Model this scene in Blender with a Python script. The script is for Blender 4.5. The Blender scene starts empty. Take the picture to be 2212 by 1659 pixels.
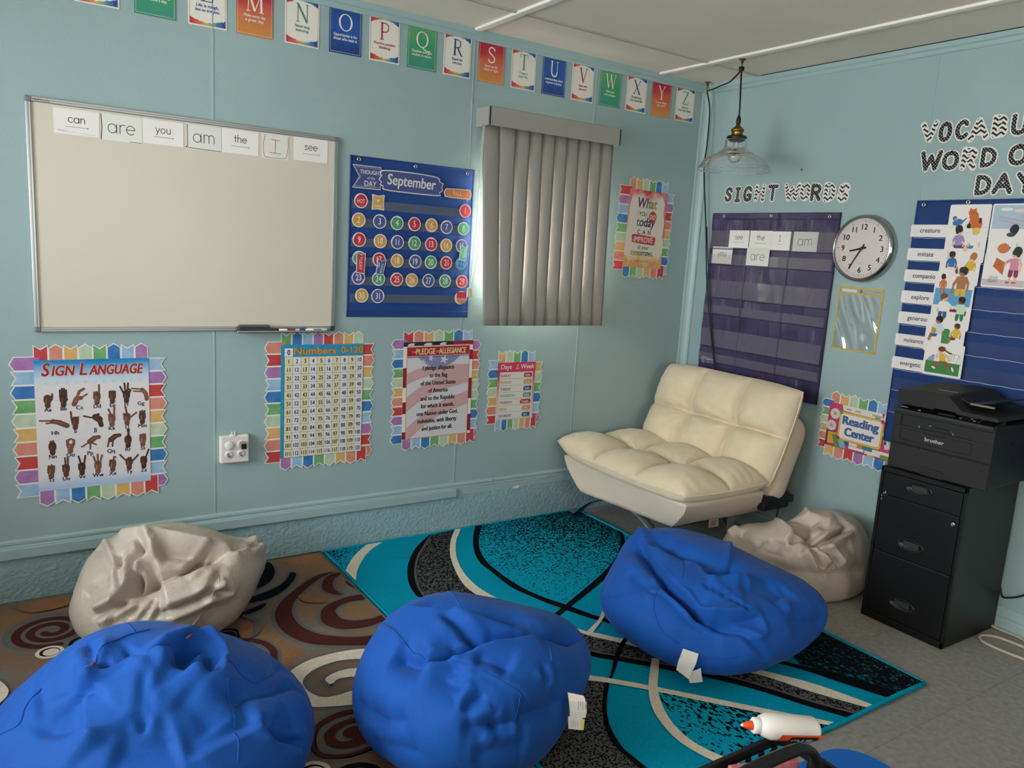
import bpy, bmesh, math, random
import numpy as np
from mathutils import Matrix, Vector
from mathutils.geometry import tessellate_polygon
random.seed(7)
R = math.radians
SC = bpy.context.scene
COL = SC.collection

# ------------------------------------------------------------------ camera
cam_d = bpy.data.cameras.new('camera')
cam = bpy.data.objects.new('camera', cam_d); COL.objects.link(cam)
cam_d.sensor_width = 36.0
cam_d.lens = 1678.85 / 2212 * 36.0
cam_d.clip_start = 0.05
yaw, pit, rol = R(33.8645), R(9.7649), R(3.4833)
fw = Vector((math.sin(yaw)*math.cos(pit), math.cos(yaw)*math.cos(pit), -math.sin(pit)))
r0 = Vector((math.cos(yaw), -math.sin(yaw), 0)); u0 = r0.cross(fw)
rt = math.cos(rol)*r0 + math.sin(rol)*u0
up = -math.sin(rol)*r0 + math.cos(rol)*u0
cam.matrix_world = Matrix(((rt.x, up.x, -fw.x, -3.638), (rt.y, up.y, -fw.y, -3.492), (rt.z, up.z, -fw.z, 1.515), (0, 0, 0, 1)))
SC.camera = cam

# ------------------------------------------------------------------ sky, daylight, exposure
W = bpy.data.worlds.new('sky'); SC.world = W; W.use_nodes = True
nt = W.node_tree; bgn = nt.nodes['Background']
bgn.inputs[0].default_value = (0.86, 0.93, 1.0, 1); bgn.inputs[1].default_value = SKY = 2.5
SC.view_settings.view_transform = 'Standard'; SC.view_settings.look = 'None'
SC.view_settings.exposure = 0.0; SC.view_settings.gamma = 1.0; SC.view_settings.use_curve_mapping = False

def area(name, loc, rot, sx, sy, power, col):
    l = bpy.data.lights.new(name, 'AREA'); l.shape = 'RECTANGLE'; l.size = sx; l.size_y = sy
    l.energy = power; l.color = col
    o = bpy.data.objects.new(name, l); COL.objects.link(o); o.location = loc; o.rotation_euler = rot
    return o
XL, YF, ZC = -5.3, -6.6, 2.56          # left wall, front wall, ceiling
# daylight entering through the left window and the window behind the blind; left-rear and front lamps are added fill
area('daylight_left', (XL-0.14, -1.45, 1.62), (0, R(-90), 0), 1.16, 1.74, 112, (0.90, 0.97, 1.0))
area('fill_left_rear', (XL-0.16, -4.4, 1.55), (0, R(-114), 0), 1.16, 1.74, 74, (1.0, 0.93, 0.80))  # added fill lamp, tilted up and warmed to brighten ceiling and upper wall
area('fill_front', (-2.6, YF-0.16, 1.55), (R(112), 0, 0), 2.36, 1.16, 38, (1.0, 0.93, 0.80))  # added fill lamp behind the camera, aimed up at the ceiling
area('daylight_blind', (-1.20, 0.24, 1.35), (R(-90), 0, 0), 0.60, 0.74, 4200, (1.0, 0.98, 0.90))

# ------------------------------------------------------------------ colours and materials
def lin(h):
    h = h.lstrip('#'); v = [int(h[i:i+2], 16)/255 for i in (0, 2, 4)]
    return [x/12.92 if x <= .04045 else ((x+.055)/1.055)**2.4 for x in v]
MATS = {}
def mat(name, col='#808080', rough=.6, spec=.5, metal=0., var=0., vscale=8., bump=0., bscale=60., trans=0., ior=1.45, sheen=0., coat=0., col2=None, stretch=None):
    if name in MATS: return MATS[name]
    m = bpy.data.materials.new(name); m.use_nodes = True; MATS[name] = m
    n = m.node_tree.nodes; L = m.node_tree.links; b = n['Principled BSDF']
    c = lin(col); b.inputs['Base Color'].default_value = (*c, 1)
    b.inputs['Roughness'].default_value = rough; b.inputs['Specular IOR Level'].default_value = spec
    b.inputs['Metallic'].default_value = metal; b.inputs['Transmission Weight'].default_value = trans
    b.inputs['IOR'].default_value = ior; b.inputs['Sheen Weight'].default_value = sheen; b.inputs['Coat Weight'].default_value = coat
    tc = n.new('ShaderNodeTexCoord'); src = tc.outputs['Object']
    if stretch:
        mp = n.new('ShaderNodeMapping'); mp.inputs['Scale'].default_value = stretch; L.new(src, mp.inputs[0]); src = mp.outputs[0]
    if var or col2:
        t = n.new('ShaderNodeTexNoise'); t.inputs['Scale'].default_value = vscale; t.inputs['Detail'].default_value = 5
        L.new(src, t.inputs['Vector'])
        rp = n.new('ShaderNodeValToRGB'); rp.color_ramp.elements[0].position = .32; rp.color_ramp.elements[1].position = .68
        if col2: a_, b_ = c, lin(col2)
        else: a_, b_ = [x*(1-var) for x in c], [min(1, x*(1+var)) for x in c]
        rp.color_ramp.elements[0].color = (*a_, 1); rp.color_ramp.elements[1].color = (*b_, 1)
        L.new(t.outputs['Fac'], rp.inputs[0]); L.new(rp.outputs[0], b.inputs['Base Color'])
    if bump:
        t = n.new('ShaderNodeTexNoise'); t.inputs['Scale'].default_value = bscale; t.inputs['Detail'].default_value = 4
        L.new(src, t.inputs['Vector']); bp = n.new('ShaderNodeBump'); bp.inputs['Strength'].default_value = bump; bp.inputs['Distance'].default_value = .01
        L.new(t.outputs['Fac'], bp.inputs['Height']); L.new(bp.outputs[0], b.inputs['Normal'])
    return m
def flat(h, rough=.55): return mat('print_'+h.lstrip('#'), h, rough=rough, spec=.3)
def mixer(m):
    n = m.node_tree.nodes; L = m.node_tree.links
    return n, L, n['Principled BSDF']
def math_n(n, L, op, a, b=None, clamp=False):
    q = n.new('ShaderNodeMath'); q.operation = op; q.use_clamp = clamp
    for i, v in enumerate((a, b)):
        if v is None: continue
        if isinstance(v, (int, float)): q.inputs[i].default_value = v
        else: L.new(v, q.inputs[i])
    return q.outputs[0]
def grad_mat(name, stops, axis='Y', lo=0., hi=1., noise=.15, nscale=12., rough=.55):
    """printed gradient along one object axis, broken up like watercolour"""
    if name in MATS: return MATS[name]
    m = mat(name, '#ffffff', rough=rough, spec=.3); n, L, b = mixer(m)
    tc = n.new('ShaderNodeTexCoord'); sp = n.new('ShaderNodeSeparateXYZ'); L.new(tc.outputs['Object'], sp.inputs[0])
    t = n.new('ShaderNodeTexNoise'); t.inputs['Scale'].default_value = nscale; t.inputs['Detail'].default_value = 6; L.new(tc.outputs['Object'], t.inputs['Vector'])
    g = math_n(n, L, 'DIVIDE', math_n(n, L, 'SUBTRACT', sp.outputs[axis], lo), hi-lo)
    g = math_n(n, L, 'ADD', g, math_n(n, L, 'MULTIPLY', math_n(n, L, 'SUBTRACT', t.outputs['Fac'], .5), noise*4))
    rp = n.new('ShaderNodeValToRGB'); cr = rp.color_ramp
    while len(cr.elements) < len(stops): cr.elements.new(.5)
    for e, (p, h) in zip(cr.elements, stops): e.position = p; e.color = (*lin(h), 1)
    L.new(g, rp.inputs[0]); L.new(rp.outputs[0], b.inputs['Base Color'])
    return m
def speck_mat(name, ca, cb, d, lo, hi, base=.5, scale=150., stretch=(1, 1, 1), rot=0.):
    """woven speckle: colour b in colour a, its share growing along direction d (object space)"""
    m = mat(name, ca, rough=.95, spec=.1); n, L, b = mixer(m)
    tc = n.new('ShaderNodeTexCoord'); mp = n.new('ShaderNodeMapping'); mp.inputs['Scale'].default_value = stretch; mp.inputs['Rotation'].default_value = (0, 0, rot)
    L.new(tc.outputs['Object'], mp.inputs[0])
    t = n.new('ShaderNodeTexNoise'); t.inputs['Scale'].default_value = scale; t.inputs['Detail'].default_value = 1.5; L.new(mp.outputs[0], t.inputs['Vector'])
    sp = n.new('ShaderNodeSeparateXYZ'); L.new(tc.outputs['Object'], sp.inputs[0])
    g = math_n(n, L, 'ADD', math_n(n, L, 'MULTIPLY', sp.outputs['X'], d[0]), math_n(n, L, 'MULTIPLY', sp.outputs['Y'], d[1]))
    g = math_n(n, L, 'DIVIDE', math_n(n, L, 'SUBTRACT', g, lo), hi-lo, True)
    th = math_n(n, L, 'ADD', math_n(n, L, 'MULTIPLY', g, .26), base-.13)
    f = math_n(n, L, 'MULTIPLY', math_n(n, L, 'SUBTRACT', th, t.outputs['Fac']), 30.); f = math_n(n, L, 'ADD', f, .5, True)
    mx = n.new('ShaderNodeMix'); mx.data_type = 'RGBA'; mx.inputs['A'].default_value = (*lin(ca), 1); mx.inputs['B'].default_value = (*lin(cb), 1)
    L.new(f, mx.inputs['Factor']); L.new(mx.outputs['Result'], b.inputs['Base Color'])
    return m
def film_mat(name, tint='#ffffff', ior=1.45, gloss=.12, rough=.12, haze=.0, bump=0., bscale=20.):
    """clear plastic film"""
    m = bpy.data.materials.new(name); m.use_nodes = True; n = m.node_tree.nodes; L = m.node_tree.links
    n.remove(n['Principled BSDF']); out = n['Material Output']
    tr = n.new('ShaderNodeBsdfTransparent'); gl = n.new('ShaderNodeBsdfGlossy'); gl.inputs['Roughness'].default_value = rough
    df = n.new('ShaderNodeBsdfDiffuse'); df.inputs[0].default_value = (*lin(tint), 1)
    fr = n.new('ShaderNodeFresnel'); fr.inputs[0].default_value = ior
    m1 = n.new('ShaderNodeMixShader'); m1.inputs[0].default_value = haze; L.new(tr.outputs[0], m1.inputs[1]); L.new(df.outputs[0], m1.inputs[2])
    fac = math_n(n, L, 'ADD', fr.outputs[0], gloss, True)
    m2 = n.new('ShaderNodeMixShader'); L.new(fac, m2.inputs[0]); L.new(m1.outputs[0], m2.inputs[1]); L.new(gl.outputs[0], m2.inputs[2])
    if bump:
        tc = n.new('ShaderNodeTexCoord'); t = n.new('ShaderNodeTexNoise'); t.inputs['Scale'].default_value = bscale; t.inputs['Detail'].default_value = 3
        L.new(tc.outputs['Object'], t.inputs['Vector']); bp = n.new('ShaderNodeBump'); bp.inputs['Strength'].default_value = bump; bp.inputs['Distance'].default_value = .02
        L.new(t.outputs['Fac'], bp.inputs['Height']); L.new(bp.outputs[0], gl.inputs['Normal']); L.new(bp.outputs[0], fr.inputs['Normal'])
    L.new(m2.outputs[0], out.inputs['Surface']); return m

# ------------------------------------------------------------------ mesh helpers
def smooth_curve(pts, n=6, closed=False):
    P = [Vector((*p, 0)) if len(p) == 2 else Vector(p) for p in pts]; out = []; N = len(P)
    for i in range(N if closed else N-1):
        a, b, c, d = (P[(i-1) % N], P[i], P[(i+1) % N], P[(i+2) % N]) if closed else (P[max(i-1, 0)], P[i], P[i+1], P[min(i+2, N-1)])
        for k in range(n):
            t = k/n; out.append(.5*((2*b)+(c-a)*t+(2*a-5*b+4*c-d)*t*t+(3*b-a-3*c+d)*t**3))
    if not closed: out.append(P[-1])
    return [tuple(v) if len(pts[0]) == 3 else (v.x, v.y) for v in out]
def clip_rect(poly, x0, x1, y0, y1):
    for ax, lim, sg in ((0, x0, 1), (0, x1, -1), (1, y0, 1), (1, y1, -1)):
        out = []
        for i in range(len(poly)):
            p, q = poly[i-1], poly[i]; a, b = sg*(p[ax]-lim), sg*(q[ax]-lim)
            if (a < 0) != (b < 0):
                t = a/(a-b); out.append((p[0]+t*(q[0]-p[0]), p[1]+t*(q[1]-p[1])))
            if b >= 0: out.append(q)
        poly = out
        if len(poly) < 3: return []
    return poly
TXT = {}
def text_geo(s, shear=0., off=0., res=3):
    k = (s, shear, off)
    if k not in TXT:
        cu = bpy.data.curves.new('lettering', 'FONT'); cu.body = s; cu.shear = shear; cu.offset = off; cu.resolution_u = res
        o = bpy.data.objects.new('lettering', cu); me = bpy.data.meshes.new_from_object(o)
        v = np.empty(len(me.vertices)*3); me.vertices.foreach_get('co', v); v = v.reshape(-1, 3)
        TXT[k] = (v, [tuple(p.vertices) for p in me.polygons])
        bpy.data.objects.remove(o); bpy.data.curves.remove(cu); bpy.data.meshes.remove(me)
    return TXT[k]
class MB:
    def __init__(self): self.v = []; self.f = []; self.mi = []; self.ms = []; self.sm = []; self.T = None; self.k = 0
    def m(self, mt):
        if mt not in self.ms: self.ms.append(mt)
        return self.ms.index(mt)
    def add(self, vs, fs, mt, smooth=False):
        o = len(self.v); k = self.m(mt)
        if self.T is not None: vs = [tuple(self.T @ Vector(p)) for p in vs]
        self.v += [tuple(p) for p in vs]
        for f in fs: self.f.append(tuple(i+o for i in f)); self.mi.append(k); self.sm.append(smooth)
        return self
    def box(self, x0, x1, y0, y1, z0, z1, mt, bev=0., seg=2):
        bm = bmesh.new(); bmesh.ops.create_cube(bm, size=1)
        for v in bm.verts: v.co = ((x0+x1)/2+v.co.x*(x1-x0), (y0+y1)/2+v.co.y*(y1-y0), (z0+z1)/2+v.co.z*(z1-z0))
        if bev: bmesh.ops.bevel(bm, geom=bm.edges[:], offset=bev, segments=seg, affect='EDGES', profile=.5)
        bm.verts.index_update(); self.add([v.co[:] for v in bm.verts], [[v.index for v in f.verts] for f in bm.faces], mt, False); bm.free(); return self
    def poly(self, pts, z, mt):
        if len(pts) < 3: return self
        P = [Vector((p[0], p[1], 0)) for p in pts]
        ar = sum(P[i-1].x*P[i].y-P[i].x*P[i-1].y for i in range(len(P)))
        z += self.dz(); tri = tessellate_polygon([P]); fs = []
        for t in tri:
            a, b, c = (P[i] for i in t)
            fs.append(t if (b-a).cross(c-a).z > 0 else (t[0], t[2], t[1]))
        return self.add([(p.x, p.y, z) for p in P], fs, mt)
    def rect(self, x0, x1, y0, y1, z, mt): return self.add([(x0, y0, z), (x1, y0, z), (x1, y1, z), (x0, y1, z)], [(0, 1, 2, 3)], mt)
    def rrect(self, x0, x1, y0, y1, r, z, mt, seg=5):
        p = []
        for cx, cy, a in ((x1-r, y0+r, -90), (x1-r, y1-r, 0), (x0+r, y1-r, 90), (x0+r, y0+r, 180)):
            for k in range(seg+1): t = R(a+90*k/seg); p.append((cx+r*math.cos(t), cy+r*math.sin(t)))
        return self.poly(p, z, mt)
    def disc(self, cx, cy, rx, z, mt, ry=None, n=28, rot=0., a0=0, a1=360):
        ry = ry or rx; p = []
        for k in range(n+1 if a1-a0 < 360 else n):
            t = R(a0+(a1-a0)*k/n); x, y = rx*math.cos(t), ry*math.sin(t)
            p.append((cx+x*math.cos(rot)-y*math.sin(rot), cy+x*math.sin(rot)+y*math.cos(rot)))
        return self.poly(p, z, mt)
    def slab(self, pts, z0, z1, mt, side=None):
        """flat outline with a thickness"""
        self.poly(pts, z1, mt); n = len(pts)
        ar = sum(pts[i-1][0]*pts[i][1]-pts[i][0]*pts[i-1][1] for i in range(n))
        q = list(pts) if ar > 0 else list(pts)[::-1]
        self.add([(p[0], p[1], z0) for p in q]+[(p[0], p[1], z1) for p in q], [(i, (i+1) % n, n+(i+1) % n, n+i) for i in range(n)], side or mt); return self
    def dz(self):
        """hair's-breadth lift, so that no two printed pieces lie in exactly one plane"""
        self.k = (self.k+1) % 14; return self.k*1.2e-5
    def stroke(self, pts, w, z, mt, cap=True, closed=False):
        P = []
        for p in pts:
            v = Vector((p[0], p[1]))
            if not P or (v-P[-1]).length > 1e-6: P.append(v)
        if closed and len(P) > 2 and (P[0]-P[-1]).length < 1e-6: P.pop()
        n = len(P)
        if n < 2: return self
        z += self.dz(); T = []
        for i in range(n if closed else n-1):
            d = (P[(i+1) % n]-P[i]).normalized(); T.append(Vector((-d.y, d.x)))
        Lp, Rp = [], []
        for i in range(n):
            a = T[i-1] if (i > 0 or closed) else T[0]; b = T[i] if (closed or i < n-1) else T[-1]
            m = a+b; m = m.normalized() if m.length > 1e-6 else b
            k = w/2/max(.45, m.dot(b)); Lp.append(P[i]+m*k); Rp.append(P[i]-m*k)
        vs = [(*q, z) for q in Lp]+[(*q, z) for q in Rp]
        fs = [(n+i, n+(i+1) % n, (i+1) % n, i) for i in range(n if closed else n-1)]
        self.add(vs, fs, mt)
        if cap and not closed:
            for c, nn, sg in ((P[0], T[0], 1), (P[-1], T[-1], -1)):
                t = Vector((nn.y, -nn.x))*-sg; arc = [c+(nn*math.cos(a)*sg+t*math.sin(a))*w/2 for a in [math.pi*k/6 for k in range(7)]]
                self.add([(*q, z) for q in arc], [tuple(range(7))], mt)
        return self
    def text(self, s, x, y, size, z, mt, align='C', bold=0., sx=1., shear=0., off=0., width=None, rot=0.):
        v, f = text_geo(s, shear, off)
        if len(v) == 0: return self
        x0, x1 = v[:, 0].min(), v[:, 0].max()
        if width: sx = width/((x1-x0)*size)
        w = (x1-x0)*size*sx; ox = {'C': -w/2, 'L': 0, 'R': -w}[align]
        px = (v[:, 0]-x0)*size*sx+ox; py = v[:, 1]*size
        sh = [(0, 0)] if not bold else [(-bold, -bold*.5), (bold, bold*.5), (-bold, bold*.5), (bold, -bold*.5), (0, 0)]
        c, s_ = math.cos(rot), math.sin(rot)
        for dx, dy in sh:
            X = px+dx; Y = py+dy; zk = z+self.dz()
            self.add(np.stack([x+X*c-Y*s_, y+X*s_+Y*c, np.full(len(X), zk)], 1).tolist(), f, mt)
        return self
    def lathe(self, prof, mt, seg=32, smooth=True, cx=0, cy=0):
        vs = []; fs = []; n = len(prof)
        for k in range(seg):
            t = 2*math.pi*k/seg
            for r_, z_ in prof: vs.append((cx+r_*math.cos(t), cy+r_*math.sin(t), z_))
        for k in range(seg):
            for i in range(n-1):
                a = k*n+i; b = ((k+1) % seg)*n+i; fs.append((a, b, b+1, a+1))
        return self.add(vs, fs, mt, smooth)
    def tube(self, pts, r, mt, seg=8, smooth=True, flatten=None):
        P = [Vector(p) for p in pts]; n = len(P); vs = []; fs = []; up_ = None
        rr = r if isinstance(r, (list, tuple)) else [r]*n
        for i in range(n):
            t = (P[min(i+1, n-1)]-P[max(i-1, 0)]).normalized()
            if up_ is None:
                up_ = Vector((0, 0, 1)) if abs(t.z) < .9 else Vector((1, 0, 0))
            s = t.cross(up_).normalized(); up_ = s.cross(t).normalized()
            for k in range(seg):
                a = 2*math.pi*k/seg
                if flatten: vs.append(tuple(P[i]+s*math.cos(a)*flatten[0]+up_*math.sin(a)*flatten[1]))
                else: vs.append(tuple(P[i]+(s*math.cos(a)+up_*math.sin(a))*rr[i]))
        for i in range(n-1):
            for k in range(seg): a = i*seg+k; b = i*seg+(k+1) % seg; fs.append((a, b, b+seg, a+seg))
        fs.append(tuple(range(seg))[::-1]); fs.append(tuple((n-1)*seg+k for k in range(seg)))
        return self.add(vs, fs, mt, smooth)
    def prism(self, prof, a0, a1, mt, axis='y', smooth=False):
        """profile (u, v) extruded along an axis: y -> (u, a, v), x -> (a, u, v)"""
        n = len(prof); mk = (lambda u, v, a: (u, a, v)) if axis == 'y' else (lambda u, v, a: (a, u, v))
        vs = [mk(u, v, a0) for u, v in prof]+[mk(u, v, a1) for u, v in prof]
        fs = [(i, (i+1) % n, n+(i+1) % n, n+i) for i in range(n)]
        P = [Vector((u, v, 0)) for u, v in prof]
        for t in tessellate_polygon([P]): fs.append(tuple(t)); fs.append(tuple(n+i for i in t)[::-1])
        self.add(vs, fs, mt, smooth); return self
    def build(self, name, parent=None, loc=None, rot=None, fix=False):
        me = bpy.data.meshes.new(name); me.from_pydata(self.v, [], self.f)
        for mt in self.ms: me.materials.append(mt)
        me.polygons.foreach_set('material_index', self.mi); me.polygons.foreach_set('use_smooth', self.sm)
        if fix:
            bm = bmesh.new(); bm.from_mesh(me); bmesh.ops.remove_doubles(bm, verts=bm.verts[:], dist=1e-5); bmesh.ops.recalc_face_normals(bm, faces=bm.faces[:]); bm.to_mesh(me); bm.free()
        me.update()
        o = bpy.data.objects.new(name, me); COL.objects.link(o)
        if parent is not None: o.parent = parent
        if loc is not None: o.location = loc
        if rot is not None: o.rotation_euler = rot
        return o
def _arc(cx, cy, rx, ry, a0, a1, n=14): return [(cx+rx*math.cos(R(a0+(a1-a0)*k/n)), cy+ry*math.sin(R(a0+(a1-a0)*k/n))) for k in range(n+1)]
GEO = {'c': (.92, [_arc(.5, .5, .46, .5, 45, 315)]), 'a': (1.05, [_arc(.48, .5, .44, .5, 0, 360, 22), [(.94, 1), (.94, 0)]]), 'n': (.95, [[(.1, 1), (.1, 0)], _arc(.45, .6, .35, .4, 180, 0)+[(.8, 0)]]), 'r': (.6, [[(.1, 1), (.1, 0)], _arc(.45, .6, .35, .4, 180, 60)]),
       'e': (1.0, [[(.06, .52), (.92, .52)]+_arc(.49, .5, .44, .5, 5, 315)]), 'y': (.9, [[(.05, 1), (.45, .05)], [(.85, 1), (.25, -.5)]]), 'o': (1.05, [_arc(.5, .5, .45, .5, 0, 360, 22)]), 'u': (.95, [[(.1, 1), (.1, .4)]+_arc(.45, .4, .35, .4, 180, 360)+[(.8, 1)], [(.8, .4), (.8, 0)]]),
       'm': (1.45, [[(.1, 1), (.1, 0)], _arc(.4, .65, .3, .35, 180, 0)+[(.7, 0)], _arc(1.0, .65, .3, .35, 180, 0)+[(1.3, 0)]]), 't': (.6, [[(.3, 1.45), (.3, 0)], [(.02, 1), (.58, 1)]]), 'h': (.95, [[(.1, 1.6), (.1, 0)], _arc(.45, .6, .35, .4, 180, 0)+[(.8, 0)]]), 's': (.75, [[(.62, .82), (.5, .96), (.34, 1), (.16, .92), (.12, .74), (.3, .56), (.52, .44), (.62, .26), (.56, .08), (.36, 0), (.18, .03), (.06, .18)]]),
       'I': (.7, [[(.35, 1.5), (.35, 0)], [(.1, 1.5), (.6, 1.5)], [(.1, 0), (.6, 0)]])}
def geo_text(mb, word, cx, y, xh, w, z, mt):
    tot = sum(GEO[c][0]+.14 for c in word)*xh-.14*xh; x = cx-tot/2
    for c in word:
        for pts in GEO[c][1]:
            P = [(x+a*xh, y+b*xh) for a, b in (smooth_curve(pts, 3) if c == 's' else pts)]; mb.stroke(P, w, z, mt)
        x += (GEO[c][0]+.14)*xh
def tag(o, label, cat, group=None):
    o['label'] = label; o['category'] = cat
    if group: o['group'] = group
    return o
def thing(name, label, cat, loc=(0, 0, 0), rot=(0, 0, 0), group=None):
    o = bpy.data.objects.new(name, None); COL.objects.link(o); o.location = loc; o.rotation_euler = rot; o.empty_display_size = .05
    return tag(o, label, cat, group)
def struct(mb, name, parent=None, **k):
    o = mb.build(name, parent, **k); o['kind'] = 'structure'; return o
def stack(o, kids=None):                       # a copy of a thing with copies of its parts
    c = o.copy(); COL.objects.link(c)
    for ch in o.children:
        d = ch.copy(); COL.objects.link(d); d.parent = c
        for g in ch.children:
            e = g.copy(); COL.objects.link(e); e.parent = d
    return c
def on_back(x, z, off=.0, tilt=0.): return dict(loc=(x, -off, z), rot=(R(90), -R(tilt), 0))
def on_right(y, z, off=.0, tilt=0.): return dict(loc=(-off, y, z), rot=(R(90), -R(tilt), R(-90)))

# ------------------------------------------------------------------ drawn outlines (metres): rug fields, bean bag forms and folds
# ------------------------------------------------------------------ room shell
M_wall = mat('wall_paint', '#96ADAD', rough=.42, spec=.45, var=.03, vscale=1.3, bump=.12, bscale=160)
M_stucco = mat('rough_plaster_paint', '#92B0B4', rough=.45, spec=.45, bump=.75, bscale=60)
M_trimp = mat('trim_paint', '#9CB4B4', rough=.4, spec=.45, bump=.08, bscale=40)
M_ceil = mat('ceiling_board', '#EADFD0', rough=.8, spec=.2, var=.03, vscale=1.5)
M_batten = mat('ceiling_batten', '#F0ECE2', rough=.6)
M_seamc = mat('ceiling_seam', '#B9B4A8', rough=.8)
M_floor = mat('vinyl_floor', '#918D88', rough=.55, spec=.4, var=.16, vscale=45, bump=.04, bscale=200)
def add_tiles(m):
    n, L, b = mixer(m); tc = n.new('ShaderNodeTexCoord'); br = n.new('ShaderNodeTexBrick')
    br.offset = 0; br.inputs['Scale'].default_value = 1; br.inputs['Brick Width'].default_value = .457; br.inputs['Row Height'].default_value = .457
    br.inputs['Mortar Size'].default_value = .0012; br.inputs['Color1'].default_value = (1, 1, 1, 1); br.inputs['Color2'].default_value = (.94, .94, .95, 1); br.inputs['Mortar'].default_value = (.62, .6, .58, 1)
    L.new(tc.outputs['Object'], br.inputs['Vector'])
    src = b.inputs['Base Color'].links[0].from_socket; mx = n.new('ShaderNodeMix'); mx.data_type = 'RGBA'; mx.blend_type = 'MULTIPLY'; mx.inputs['Factor'].default_value = 1
    L.new(src, mx.inputs['A']); L.new(br.outputs['Color'], mx.inputs['B']); L.new(mx.outputs['Result'], b.inputs['Base Color'])
add_tiles(M_floor)
struct(MB().box(XL, .1, YF, .1, -.08, 0, M_floor), 'floor')
struct(MB().box(XL-.1, .15, YF-.1, .2, ZC, ZC+.08, M_ceil), 'ceiling')
def wall_hole(mb, u0, u1, holes, T, mt, z0=0, z1=ZC, d=.12):
    """wall slab in local (u, n, z) with rectangular openings; n from 0 (room face) to -d"""
    us = sorted({u0, u1, *[h[0] for h in holes], *[h[1] for h in holes]}); zs = sorted({z0, z1, *[h[2] for h in holes], *[h[3] for h in holes]})
    mb.T = T
    for i in range(len(us)-1):
        for j in range(len(zs)-1):
            uc, zc_ = (us[i]+us[i+1])/2, (zs[j]+zs[j+1])/2
            if any(h[0] < uc < h[1] and h[2] < zc_ < h[3] for h in holes): continue
            mb.box(us[i], us[i+1], -d, 0, zs[j], zs[j+1], mt)
    mb.T = None
    return mb
HB = (-1.495, -.90, 1.29, 2.04)
Tb = Matrix(((1, 0, 0, 0), (0, -1, 0, 0), (0, 0, 1, 0), (0, 0, 0, 1)))
wb = wall_hole(MB(), XL, .12, [HB], Tb, M_wall)
# panel joints of the wall board: a slim raised batten line with a shadow groove
def joint(mb, x, z0, z1):
    mb.box(x-.004, x+.004, -.0022, .001, z0, z1, M_wall, .0012, 1)
for x in (-2.858, -1.633, -.862): joint(wb, x, .25, 2.52)
for x, z, w_ in ((-.858, 2.25, .03), (-1.60, 1.27, .05), (-1.63, 1.12, .02)): wb.box(x, x+w_, -.0015, .001, z, z+.0022, M_wall)
struct(wb, 'wall_back', fix=True)
wr = MB().box(0, .12, YF, .12, 0, ZC, M_wall)
for y in (-.172, -1.403): wr.box(-.002, .001, y-.003, y+.003, .1, 2.52, M_wall, .001, 1)
wr.box(-.0035, 0, -.735, -.728, 2.028, 2.036, mat('old_nail', '#222222'))
struct(wr, 'wall_right')
HL = [(-2.35, -.55, 1.0, 2.2), (-5.3, -3.5, 1.0, 2.2)]
Tl = Matrix(((0, 1, 0, XL), (1, 0, 0, 0), (0, 0, 1, 0), (0, 0, 0, 1)))
struct(wall_hole(MB(), YF, .1, HL, Tl, M_wall), 'wall_left', fix=True)
HF = [(-3.8, -1.4, 1.0, 2.2)]
Tf = Matrix(((1, 0, 0, 0), (0, 1, 0, YF), (0, 0, 1, 0), (0, 0, 0, 1)))
struct(wall_hole(MB(), XL, .1, HF, Tf, M_wall), 'wall_front', fix=True)
M_glass = film_mat('window_glass', gloss=.0, rough=.01)
M_alu = mat('window_aluminium', '#C8CACA', rough=.35, metal=.8)
def window(name, hole, T, mid=True):
    u0, u1, z0, z1 = hole; mb = MB(); mb.T = T; w = .035
    for a, b, c, d in ((u0, u1, z0, z0+w), (u0, u1, z1-w, z1), (u0, u0+w, z0+w, z1-w), (u1-w, u1, z0+w, z1-w)): mb.box(a, b, -.10, -.05, c, d, M_alu, .003, 1)
    if mid: mb.box((u0+u1)/2-.015, (u0+u1)/2+.015, -.09, -.06, z0+w, z1-w, M_alu, .002, 1)
    o = struct(mb, name, fix=True)
    g = MB(); g.T = T; g.box(u0+w*.6, u1-w*.6, -.078, -.074, z0+w*.6, z1-w*.6, M_glass); g.build('pane', o)
window('window_1', HB, Tb); window('window_2', HL[0], Tl); window('window_3', HL[1], Tl); window('fill_window_front', HF[0], Tf)  # the front wall window is unseen, added to let fill light in
# lower rough plaster plinth and its ledge moulding along the back wall
struct(MB().box(XL, -.012, -.012, .0, 0, .20, M_stucco), 'baseboard_back')
tm = MB()
pr = [(0, .232), (-.012, .232), (-.014, .240), (-.010, .244), (-.010, .250), (-.015, .253), (-.015, .262), (-.007, .269), (0, .269)]
for x0, x1 in ((XL, -1.39), (-1.388, -.02)): tm.prism(pr, x0, x1, M_trimp, 'x')
tm.box(XL, -1.625, -.030, 0, .195, .240, M_trimp, .004)
tm.box(-1.625, -.02, -.013, 0, .198, .233, M_trimp, .001, 1)
tm.box(-1.10, -1.02, -.0165, -.012, .226, .239, M_trimp, .001, 1)
struct(tm, 'trim_1')
chip = MB(); chip.add([(-1.262, -.0138, .196), (-1.225, -.0138, .192), (-1.205, -.0138, .2), (-1.225, -.0138, .209), (-1.25, -.0138, .205)], [(0, 1, 2, 3, 4)], mat('bare_plaster', '#E6D9C6', rough=.9)); struct(chip, 'trim_2')
bR = [(0, 0), (-.016, 0), (-.016, .045), (-.012, .05), (-.012, .056), (-.016, .06), (-.016, .088), (-.006, .1), (0, .1)]
struct(MB().prism([(u, v) for u, v in bR], YF, -.02, M_trimp, 'y'), 'baseboard_right')
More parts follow.
